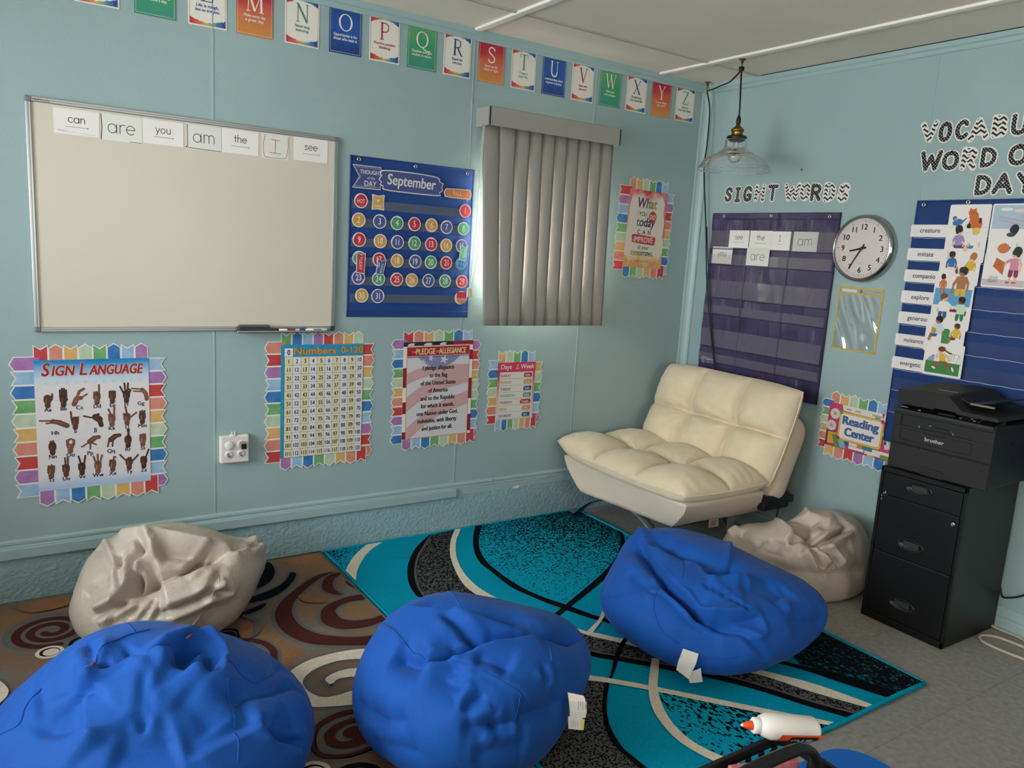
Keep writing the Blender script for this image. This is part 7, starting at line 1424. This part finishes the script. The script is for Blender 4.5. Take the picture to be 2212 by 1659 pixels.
# front face with the output slot cut in
fx = [(-hw, Y(-2.018)), (Y(-2.018), Y(-1.716)), (Y(-1.716), hw)]; z_s0, z_s1 = .191, .237
mb.box(0, .02, -hw, hw, .113, z_s0, M_pr, .004, 2); mb.box(0, .02, -hw, hw, z_s1, .264, M_pr, .004, 2); mb.box(0, .02, fx[0][0], fx[0][1], z_s0, z_s1, M_pr); mb.box(0, .02, fx[2][0], fx[2][1], z_s0, z_s1, M_pr); mb.box(.004, .3, -hw-.0003, -hw+.006, .02, .26, M_pr3)
mb.box(-.001, .3, -hw-.001, -hw+.004, .2285, .2300, M_pr2); mb.box(.22, .30, -hw-.001, -hw, .15, .16, M_pr2)
for k in range(7): mb.box(.16, .24, -hw-.0008, -hw, .085+.008*k, .088+.008*k, M_pr2)
mb.box(.14, .20, -hw-.0008, -hw, .178, .190, M_pr2, .002, 1); mb.build('body', t)
mb = MB(); mb.box(.018, .25, fx[1][0], fx[1][1], z_s0, z_s1, M_pr2); mb.box(-.0005, .018, fx[1][0], fx[1][1], z_s0-.0005, z_s0, M_pr2); Gm = mat('printer_guide', '#77736C', rough=.5)
for y, z_ in ((-1.795, .193), (-1.935, .193)): mb.box(.002, .006, Y(y)-.003, Y(y)+.003, z_, z_+.010, Gm, .001, 1)
mb.box(.008, .016, Y(-1.775)-.004, Y(-1.775)+.004, .213, .229, Gm); mb.box(.0, .014, Y(-1.925), Y(-1.838), .196, .210, M_pr2, .002, 1); mb.box(.003, .010, Y(-1.845), Y(-1.835), .208, .214, Gm); mb.box(.003, .010, Y(-1.928), Y(-1.918), .204, .209, Gm); mb.build('output_slot', t)
mb = MB(); p0, p1 = Y(-2.014), Y(-1.720); mb.box(-.0020, .001, p0, p1, .130, .179, M_pr, .003, 2); mb.box(-.0035, .0, Y(-1.915), Y(-1.813), .172, .180, M_pr2, .002, 1); mb.build('manual_feed_door', t)
mb = MB(); v, f = text_geo('brother'); yy = Y(-1.868)
sc = .0235; w = (v[:, 0].max())*sc*1.08; mb.add([(-.0026, yy+w/2-a*sc*1.08, .146+b*sc) for a, b, _ in v.tolist()], [q[::-1] for q in f], flat('#C9C6C0')); mb.add([(-.0026, yy+w/2-a*sc*1.08-.0006, .1463+b*sc) for a, b, _ in v.tolist()], [q[::-1] for q in f], flat('#C9C6C0')); mb.add([(-.0027, yy+w/2-a*sc*1.08+.0005, .1458+b*sc) for a, b, _ in v.tolist()], [q[::-1] for q in f], flat('#C9C6C0')); mb.build('printed_logo', t)
mb = MB(); mb.box(-.0015, .02, -hw, hw, .004, .110, M_pr, .005, 2); mb.box(-.0028, .001, Y(-1.925), Y(-1.828), .002, .038, M_pr2, .003, 1); mb.box(-.0036, -.001, Y(-1.915), Y(-1.835), .022, .036, M_pr, .002, 1); mb.build('paper_tray', t)
mb = MB(); mb.prism([(-.012, .252), (-.010, .262), (.085, .282), (.085, .262), (.02, .252)], -hw+.004, hw-.002, M_pr2, 'y')
for r_ in range(3):
    for c_ in range(5): mb.box(.008+r_*.018, .016+r_*.018, Y(-1.955)-c_*.018, Y(-1.945)-c_*.018, .2655+r_*.0035, .2700+r_*.0037, Gm if (r_+c_) % 3 == 0 else M_pr, .0015, 1)
mb.box(.01, .05, Y(-1.93), Y(-1.86), .266, .274, mat('printer_screen', '#17201E', rough=.2), .001, 1)
mb.box(.004, .007, Y(-1.79), Y(-1.78), .266, .268, flat('#B9B8B4')); mb.box(.012, .014, Y(-1.73), Y(-1.70), .267, .2685, flat('#A8A7A3')); mb.build('control_panel', t)
# scanner lid with the document feeder hump on its left
mb = MB(); pf = [(Y(-1.690), .283), (Y(-1.690), .338), (Y(-1.697), .344), (Y(-1.890), .350), (Y(-1.902), .346), (Y(-1.952), .304), (Y(-1.965), .298), (Y(-2.094), .296), (Y(-2.098), .292), (Y(-2.098), .283), (Y(-1.94), .283), (Y(-1.935), .290), (Y(-1.85), .290), (Y(-1.845), .283)]
vs = [(a, y, z_) for a in (-.006, .36) for y, z_ in [(p[0], p[1]+(0 if a < 0 else .012 if p[1] > .29 else 0)) for p in pf]]
n = len(pf); fs = [(i, (i+1) % n, n+(i+1) % n, n+i) for i in range(n)]; 
for tri in tessellate_polygon([[Vector((a, b, 0)) for a, b in pf]]): fs.append(tuple(tri)); fs.append(tuple(n+i for i in tri)[::-1])
mb.add(vs, fs, M_pr); mb.build('scanner_lid', t, fix=True)
mb = MB(); mb.prism([(Y(-1.905), .340), (Y(-1.955), .322), (Y(-2.05), .345), (Y(-2.05), .349), (Y(-1.955), .327), (Y(-1.905), .344)], .06, .30, M_pr2, 'x'); mb.box(.05, .065, Y(-2.05), Y(-1.96), .322, .330, Gm, .001, 1); mb.build('document_tray', t)
mb = MB(); mb.box(.10, .105, Y(-1.88), Y(-1.80), .3535, .3545, flat('#9A9C96')); mb.build('feeder_strip', t)

# ------------------------------------------------------------------ cables by the cabinet
M_bcab = mat('beige_cable', '#B5A793', rough=.5)
t = MB().tube(smooth_curve([(-.035, -2.03, .012), (-.035, -2.06, .008), (-.03, -2.13, .007), (-.045, -2.2, .007), (-.07, -2.4, .007)], 8), .006, M_bcab, 8); o = t.build('extension_cord'); tag(o, 'beige extension cord along the skirting behind the cabinet', 'cable')
pts = smooth_curve([(-.10, -2.55, .007), (-.115, -2.30, .007), (-.11, -2.19, .007), (-.118, -2.10, .007), (-.15, -2.062, .007), (-.19, -2.055, .008), (-.222, -2.085, .007), (-.232, -2.15, .007), (-.225, -2.24, .007), (-.20, -2.40, .007), (-.19, -2.55, .007)], 8)
o = MB().tube(pts, .0062, M_bcab, 8).build('flat_cable'); tag(o, 'loop of beige cable lying on the floor beside the cabinet', 'cable')
pts = smooth_curve([(-.03, -2.06, .71), (-.012, -2.08, .68), (-.010, -2.16, .56), (-.010, -2.19, .36), (-.012, -2.145, .22), (-.014, -2.105, .175), (-.016, -2.068, .155), (-.012, -2.042, .150), (-.0065, -2.020, .20), (-.0065, -1.98, .3)], 8)
pts = [(min(x, -.0065), y, z_) for x, y, z_ in pts]
o = MB().tube(pts, .0042, M_cord, 8).build('power_cable'); tag(o, 'black power cable drooping against the wall behind the cabinet', 'cable')

# ------------------------------------------------------------------ bean bags
M_blue = mat('blue_twill', '#1150A4', rough=.7, spec=.25, sheen=.05, var=.05, vscale=14, bump=.16, bscale=240)
M_taupe = mat('taupe_leatherette', '#B3A696', rough=.36, spec=.5, var=.05, vscale=9, bump=.28, bscale=90)
NB_ = 32
_i = np.arange(NB_)+.5; _ph = np.arccos(1-2*_i/NB_*.86); _th = np.pi*(1+5**.5)*_i
BN = np.stack([np.cos(_th)*np.sin(_ph), np.sin(_th)*np.sin(_ph), np.cos(_ph)], 1)
_bm = bmesh.new(); bmesh.ops.create_icosphere(_bm, subdivisions=7, radius=1)
ICO_V = np.array([v.co[:] for v in _bm.verts]); ICO_F = np.array([[v.index for v in f.verts] for f in _bm.faces]); _bm.free()
ICO_V /= np.linalg.norm(ICO_V, axis=1)[:, None]
def bag_form(D, p, w):
    s = 1+np.exp(7*(D@BN.T-1))@np.array(w); q = D*s[:, None]*np.array(p[3:6]); z = q[:, 2]+p[2]; k = .025
    zz = np.where(z/k > 30, z, k*np.log1p(np.exp(np.clip(z/k, -50, 30)))); return np.stack([q[:, 0], q[:, 1], zz], 1)
def vnormals(S):
    n = np.zeros_like(S); f = np.cross(S[ICO_F[:, 1]]-S[ICO_F[:, 0]], S[ICO_F[:, 2]]-S[ICO_F[:, 0]])
    for k in range(3): np.add.at(n, ICO_F[:, k], f)
    return n/np.maximum(np.linalg.norm(n, axis=1), 1e-12)[:, None]
def seg_field(S, N, P):
    """distance to a polyline, its signed side and a fade towards its ends"""
    best = np.full(len(S), 1e9); side = np.zeros(len(S)); par = np.zeros(len(S))
    ln = np.r_[0, np.cumsum(np.linalg.norm(np.diff(P, axis=0), axis=1))]; tot = ln[-1]
    for i in range(len(P)-1):
        a, b = P[i], P[i+1]; d = b-a; L2 = d@d
        if L2 < 1e-12: continue
        u = np.clip(((S-a)@d)/L2, 0, 1); c = a+u[:, None]*d; df = S-c; ds = np.linalg.norm(df, axis=1); m = ds < best
        best[m] = ds[m]; side[m] = np.sign((np.cross(d/np.sqrt(L2), df[m])*N[m]).sum(1)); par[m] = (ln[i]+u[m]*np.sqrt(L2))/tot
    return best, side, np.minimum(1, np.minimum(par, 1-par)/.16+.18)
def wrinkle(S, seed, amp, sc):
    rg = np.random.RandomState(seed); h = np.zeros(len(S))
    for k in range(10):
        d = rg.normal(size=3); d /= np.linalg.norm(d); e = rg.normal(size=3); f = sc*rg.uniform(.7, 1.8)
        h += np.sin(S@d*f+rg.uniform(0, 6)+1.6*np.sin(S@e*f*.35+rg.uniform(0, 6)))*(.5+.5*np.sin(S@e*f*.22+rg.uniform(0, 6)))/(1+k*.25)
    return amp*h/3.
def dirs_curve(dl, p, w, n=6):
    D = np.array(smooth_curve([tuple(d) for d in dl], n)); D /= np.linalg.norm(D, axis=1)[:, None]; return D
BAGS = {}
_E = np.concatenate([ICO_F[:, [0, 1]], ICO_F[:, [1, 2]], ICO_F[:, [2, 0]]]); _DEG = np.bincount(_E.ravel(), minlength=len(ICO_V)).astype(float)
def relax(h, n):
    for _ in range(n):
        a = np.bincount(_E[:, 0], h[_E[:, 1]], len(h))+np.bincount(_E[:, 1], h[_E[:, 0]], len(h)); h = .45*h+.55*a/_DEG
    return h
def bean_bag(key, name, label, cat, mt, seed, wr=.004):
    b = DATA_BAGS[key]; p, w = b['p'], b['w']; S = bag_form(ICO_V, p, w); N = vnormals(S); h = wrinkle(S, seed, wr, 30)+wrinkle(S, seed+9, wr*.45, 75)
    for kind, amp, wd, dl in b['folds']:
        P = bag_form(dirs_curve(dl, p, w), p, w); d, sd, fd = seg_field(S, N, P)
        amp = amp*{'r': 1.9, 's': 1.2, 'v': 2.0, 'c': 2.3}[kind]*{'b1': .85, 'g1': 1.0}.get(key, 1.)
        if kind == 'v': h -= amp*fd*np.exp(-(d/wd)**1.4)
        elif kind == 'r': h += amp*fd*np.exp(-(d/wd)**1.05)
        elif kind == 'c': h += amp*fd*(-np.exp(-(d/(wd*.45))**1.0)+.45*np.exp(-((d-wd)/(wd*.7))**2))
        elif kind == 's': h += amp*fd*np.exp(-d/wd)/(1+np.exp(-np.clip(d*sd/.0035, -40, 40)))
    h = relax(h, 1)
    low = np.clip((S[:, 2]-.012)/.05, 0, 1); S2 = S+N*(h*low)[:, None]; S2[:, 2] = np.maximum(S2[:, 2], .001)
    t = thing(name, label, cat, (p[0], p[1], .0145 if key in ('M', '3', 'g1', 'b1') else .0005), group=None)
    mb = MB(); mb.v = S2.tolist(); mb.f = ICO_F.tolist(); mb.ms = [mt]; mb.mi = [0]*len(mb.f); mb.sm = [True]*len(mb.f)
    cov = mb.build('cover', t); N2 = vnormals(S2)
    for dl in b['seams']:
        D = dirs_curve(dl, p, w, 10); A = D@ICO_V.T; idx = np.argsort(-A, axis=1)[:, :7]; pts = []
        for k in range(len(D)):
            wt = 1/(1.00002-A[k, idx[k]]); q = ((S2+N2*.0010)[idx[k]]*wt[:, None]).sum(0)/wt.sum(); pts.append(q)
        pts = np.array(pts)
        for _ in range(4): pts[1:-1] = .5*pts[1:-1]+.25*(pts[:-2]+pts[2:])
        MB().tube([tuple(q) for q in pts], .0022, mt, 6).build('seam', t)
    BAGS[key] = (t, S2, N2)
    return t
bean_bag('M', 'bean_bag', 'blue bean bag in the middle with a white printed tag', 'bean bag', M_blue, 3, .0025)
bean_bag('3', 'bean_bag', 'blue bean bag on the turquoise rug in front of the cream chair', 'bean bag', M_blue, 11, .0025)
bean_bag('b1', 'bean_bag', 'large blue bean bag in the lower left foreground', 'bean bag', M_blue, 21, .0028)
bean_bag('g1', 'bean_bag', 'taupe bean bag against the wall behind the foreground blue one', 'bean bag', M_taupe, 31, .0035)
bean_bag('g2', 'bean_bag', 'taupe bean bag between the cream chair and the filing cabinet', 'bean bag', M_taupe, 41, .0035)
def cloth_tag(key, pos, rows, name='care_tag', writing=None):
    """small fabric label: rows of world points (left, right) from its seam down"""
    t = BAGS[key][0]; o = Vector(t.location); mb = MB(); M_tg = mat('white_cloth_tag', '#D9D5CC', rough=.8)
    vs = [tuple(Vector(q)-o) for r_ in rows for q in r_]; mb.add(vs, [(2*i, 2*i+1, 2*i+3, 2*i+2) for i in range(len(rows)-1)], M_tg)
    b = mb.build(name, t); md = b.modifiers.new('thickness', 'SOLIDIFY'); md.thickness = .0012; md.offset = 0
    return b

rv = Vector((.83, -.555, -.03))
def off(p, d, dz=0.): q = Vector(p)+rv*d; q.z += dz; return tuple(q)
b = cloth_tag('M', None, [((-2.350, -1.946, .305), off((-2.350, -1.946, .305), .046, -.006)), ((-2.349, -1.953, .283), off((-2.349, -1.953, .283), .050, -.002)), ((-2.344, -1.955, .250), off((-2.344, -1.955, .250), .048, .002)), ((-2.341, -1.953, .228), off((-2.341, -1.953, .228), .044, .004))])
mb = MB(); o_ = Vector(BAGS['M'][0].location); e1 = rv; e2 = Vector((.06, -.04, -.99)); c0 = Vector((-2.336, -1.967, .292))-o_
def tagline(u0, u1, v0, w, mt): mb.add([tuple(c0+e1*u0+e2*v0), tuple(c0+e1*u1+e2*v0), tuple(c0+e1*u1+e2*(v0+w)), tuple(c0+e1*u0+e2*(v0+w))], [(0, 1, 2, 3)], mt)
vt, ft = text_geo('C-BPool'); ws = vt[:, 0].max()
mb.add([tuple(c0+e1*(.033+.0*a-(b_*.010))*1+e2*(-.002+a/ws*.046)-fw*.003) for a, b_, _ in vt.tolist()], ft, flat('#3A3A40'))
for k, (u, l) in enumerate(((.018, .030), (.012, .022), (.006, .034))): mb.add([tuple(c0+e1*u+e2*.004-fw*.003), tuple(c0+e1*(u+.0012)+e2*.004-fw*.003), tuple(c0+e1*(u+.0012)+e2*l-fw*.003), tuple(c0+e1*u+e2*l-fw*.003)], [(0, 1, 2, 3)], flat('#77777C'))
mb.build('printing', b)
b2 = cloth_tag('M', None, [((-2.343, -1.948, .230), off((-2.343, -1.948, .230), .042, .002)), ((-2.340, -1.950, .192), off((-2.340, -1.950, .192), .038, .0))])
mb = MB(); p_ = [off((-2.341, -1.954, .226), .031, .002), off((-2.341, -1.954, .226), .042, .002), off((-2.338, -1.956, .194), .038), off((-2.338, -1.956, .194), .029)]; mb.add([tuple(Vector(q)-o_) for q in p_], [(0, 1, 2, 3)], flat('#C9C06A'))
for k in range(4): q0 = Vector(off((-2.341, -1.954, .222), .005+.006*k))-o_; mb.add([tuple(q0), tuple(q0+rv*.001), tuple(q0+rv*.001+Vector((0, 0, -.024))), tuple(q0+Vector((0, 0, -.024)))], [(0, 1, 2, 3)], flat('#8A8A86'))
mb.build('printing', b2)
cloth_tag('3', None, [((-1.672, -1.744, .170), (-1.639, -1.787, .163)), ((-1.690, -1.744, .126), (-1.652, -1.792, .132)), ((-1.694, -1.742, .094), (-1.668, -1.779, .070))])
cloth_tag('3', None, [((-1.668, -1.770, .088), (-1.640, -1.804, .117)), ((-1.655, -1.776, .050), (-1.624, -1.806, .062))])
def zip_pull(key, a, b):
    t = BAGS[key][0]; o = Vector(t.location); m2 = MB(); m2.tube([tuple(Vector(a)-o), tuple((Vector(a)+Vector(b))/2-o+Vector((0, 0, .003))), tuple(Vector(b)-o)], [.002, .0045, .002], mat('zip_maroon', '#7A3048', rough=.35), 8); m2.build('zip_pull', t)
zip_pull('b1', (-3.487, -1.470, .436), (-3.469, -1.463, .444)); zip_pull('b1', (-3.257, -1.452, .452), (-3.232, -1.433, .446))

# ------------------------------------------------------------------ child's table, caddy and stool in the foreground
M_ttop = mat('table_laminate', '#B9A98E', rough=.4, var=.06, vscale=20, stretch=(1, 8, 1)); M_leg = mat('grey_steel_leg', '#8A8C8E', rough=.3, metal=.9)
t = thing('activity_table', 'low table below the photo carrying the black caddy', 'table', (-2.62, -3.02, 0))
TT = .452
MB().box(-.40, .30, -.36, .36, TT-.025, TT, M_ttop, .008, 2).build('tabletop', t)
for sx, sy in ((-.34, -.3), (-.34, .3), (.24, -.3), (.24, .3)): MB().tube([(sx, sy, 0), (sx, sy, TT-.024)], .016, M_leg, 12).build('leg', t)
t = thing('supply_caddy', 'black plastic classroom caddy at the bottom edge with glue on top', 'caddy', (-2.535, -2.730, TT+.0005))
Pbk = mat('caddy_plastic', '#131314', rough=.42, spec=.4, bump=.05, bscale=300)
mb = MB(); ax, ay, hz = .185, .105, .135
def ringp(sx, sy, z_, r_=.02, n=5):
    p = []
    for cx_, cy_, a in ((sx-r_, -sy+r_, -90), (sx-r_, sy-r_, 0), (-sx+r_, sy-r_, 90), (-sx+r_, -sy+r_, 180)):
        for k in range(n+1): q = R(a+90*k/n); p.append((cx_+r_*math.cos(q), cy_+r_*math.sin(q), z_))
    return p
def shell(mb, rings, mt):
    n = len(rings[0]); vs = [q for r_ in rings for q in r_]
    mb.add(vs, [(k*n+i, k*n+(i+1) % n, (k+1)*n+(i+1) % n, (k+1)*n+i) for k in range(len(rings)-1) for i in range(n)], mt, False)
shell(mb, [ringp(ax-.02, ay-.012, .0), ringp(ax-.012, ay-.008, .065), ringp(ax-.015, ay-.011, .065), ringp(ax-.023, ay-.015, .004)], Pbk)
mb.poly([(q[0], q[1]) for q in ringp(ax-.02, ay-.012, 0)], .004, Pbk); mb.build('tray', t)
mb = MB(); shell(mb, [ringp(ax-.004, ay-.004, hz-.020), ringp(ax, ay, hz-.018), ringp(ax+.003, ay+.003, hz), ringp(ax-.006, ay-.006, hz), ringp(ax-.006, ay-.006, hz-.020), ringp(ax-.004, ay-.004, hz-.020)], Pbk)
for k in range(9):
    x = -ax+.03+k*(2*ax-.06)/8
    for s_ in (-1, 1): mb.box(x-.006, x+.006, s_*(ay-.010)-.003, s_*(ay-.010)+.003, .06, hz-.015, Pbk, .001, 1)
for k in range(4):
    y = -ay+.03+k*(2*ay-.06)/3
    for s_ in (-1, 1): mb.box(s_*(ax-.012)-.003, s_*(ax-.012)+.003, y-.006, y+.006, .06, hz-.015, Pbk, .001, 1)
mb.build('slotted_rim', t)
mb = MB(); hp = smooth_curve([(-.135, 0, .02), (-.135, 0, .12), (-.115, 0, .178), (-.06, 0, .196), (.06, 0, .196), (.115, 0, .184), (.150, 0, .15), (.156, 0, .10), (.156, 0, .02)], 6)
mb.tube(hp, .011, Pbk, 10, True, flatten=(.013, .010)); mb.box(-.16, .16, -.0015, .0015, .004, .085, Pbk); mb.build('handle', t)
# glue bottle lying across the far rim
t = thing('glue_bottle', 'white glue bottle with an orange cap lying on the caddy', 'bottle', (-2.384, -2.638, TT+.166), (0, R(4), R(-26)))
M_gl = mat('glue_white', '#E3DED8', rough=.35, spec=.5); M_or = mat('glue_orange', '#E0531F', rough=.35)
def along(prof, mt, mb, sy=1., seg=28):
    vs = []; fs = []; n = len(prof)
    for k in range(seg):
        a = 2*math.pi*k/seg
        for x, r_ in prof: vs.append((x, r_*math.cos(a)*sy, r_*math.sin(a)))
    for k in range(seg):
        for i in range(n-1): q = k*n+i; w = ((k+1) % seg)*n+i; fs.append((q, q+1, w+1, w))
    mb.add(vs, fs, mt, True)
mb = MB(); along([(.082, 0), (.082, .018), (.076, .021), (.0, .0235), (-.020, .0235), (-.034, .018), (-.038, .014), (-.040, .012)], M_gl, mb, 1.25); mb.build('body', t)
mb = MB(); along([(-.036, .0145), (-.038, .0155), (-.050, .0155), (-.052, .0135), (-.053, .009)], M_gl, mb); mb.build('collar', t)
mb = MB(); along([(-.052, .0090), (-.062, .0078), (-.070, .0052), (-.073, .0035)], M_or, mb); o = mb.build('cap', t)
mb = MB(); along([(-.072, .0032), (-.076, .0022), (-.077, 0)], M_gl, mb); mb.build('tip', o)
mb = MB(); n_ = 10
def onb(x, a, e=.0006): r_ = .0236-(x/.082)*.0026 if x > 0 else .0236; return (x, -(r_+e)*1.25*math.cos(a), (r_+e)*math.sin(a))
def patch(x0, x1, a0, a1, mt, e, skew=0.): 
    vs = [onb(x0+(x1-x0)*i/6+skew*(j/6), a0+(a1-a0)*j/6, e) for j in range(7) for i in range(7)]; mb.add(vs, [(j*7+i, j*7+i+1, j*7+i+8, j*7+i+7) for j in range(6) for i in range(6)], mt, True)
patch(-.016, .074, -1.2, .05, M_or, .0006, .012); patch(.012, .072, -1.0, -.12, flat('#1C1B1C'), .0010, .004)
v, f = text_geo("GLUE"); xs = v[:, 0].max(); mb.add([onb(.018+a/xs*.046, -.75+b*.55, .0014) for a, b, _ in v.tolist()], f, flat('#E6E0D6')); mb.build('printed_label', t)
# long pink eraser bar with cut-outs, and a blue marker standing in the caddy
t = thing('pink_stick', 'pink notched plastic strip lying inside the caddy below the glue', 'strip', (-2.455, -2.668, TT+.118), (R(0), R(8), R(-8)))
mb = MB(); M_pk = mat('pink_plastic', '#C8707A', rough=.45); mb.box(-.085, .085, -.008, .008, -.016, .012, M_pk, .002, 1); Dk2 = mat('dark_recess', '#4A2E34', rough=.7)
for k in range(8): mb.box(-.078+k*.0205, -.064+k*.0205, -.0085, -.007, -.010, -.003, Dk2); mb.box(-.0605+k*.0205, -.0590+k*.0205, -.0083, -.007, -.014, .010, mat('pink_groove', '#A8565F', rough=.5))
mb.build('bar', t)
t = thing('blue_marker', 'blue-capped marker standing upright behind the caddy handle', 'marker', (-2.425, -2.760, TT+.010), (R(6), R(-5), 0))
mb = MB(); mb.lathe([(0, 0), (.008, 0), (.008, .085), (0, .085)], Pw, 18); mb.build('barrel', t)
mb = MB(); mb.lathe([(.0086, .080), (.0086, .118), (.0078, .128), (.0055, .138), (.0025, .144), (0, .145)], mat('cap_blue', '#1F5AA8', rough=.4), 18); mb.build('cap', t)
t = thing('paper_note', 'cream paper card standing inside the caddy', 'paper', (-2.44, -2.690, TT+.006), (R(-8), 0, R(0)))
MB().box(-.06, .06, -.0005, .0005, 0, .118, mat('cream_paper', '#D8CBBE', rough=.7)).build('sheet', t)
t = thing('stool', 'bright blue plastic stool seat at the lower right edge', 'stool', (-2.01, -2.66, 0))
M_st = mat('stool_blue', '#0F5FB4', rough=.5, spec=.3); mb = MB(); 
def rr(sx, sy, r_, n=8): return [(q[0], q[1]) for q in ringp(sx, sy, 0, r_, n)]
shell(mb, [[(x, y, .272) for x, y in rr(.185, .195, .10)], [(x, y, .290) for x, y in rr(.190, .20, .105)], [(x, y, .300) for x, y in rr(.186, .196, .10)]], M_st); mb.poly(rr(.186, .196, .10), .300, M_st); mb.poly(rr(.185, .195, .10), .272, M_st); mb.build('seat', t)
for sx in (-1, 1):
    for sy in (-1, 1): MB().tube([(sx*.16, sy*.17, 0), (sx*.12, sy*.13, .275)], .014, M_st, 10).build('leg', t)
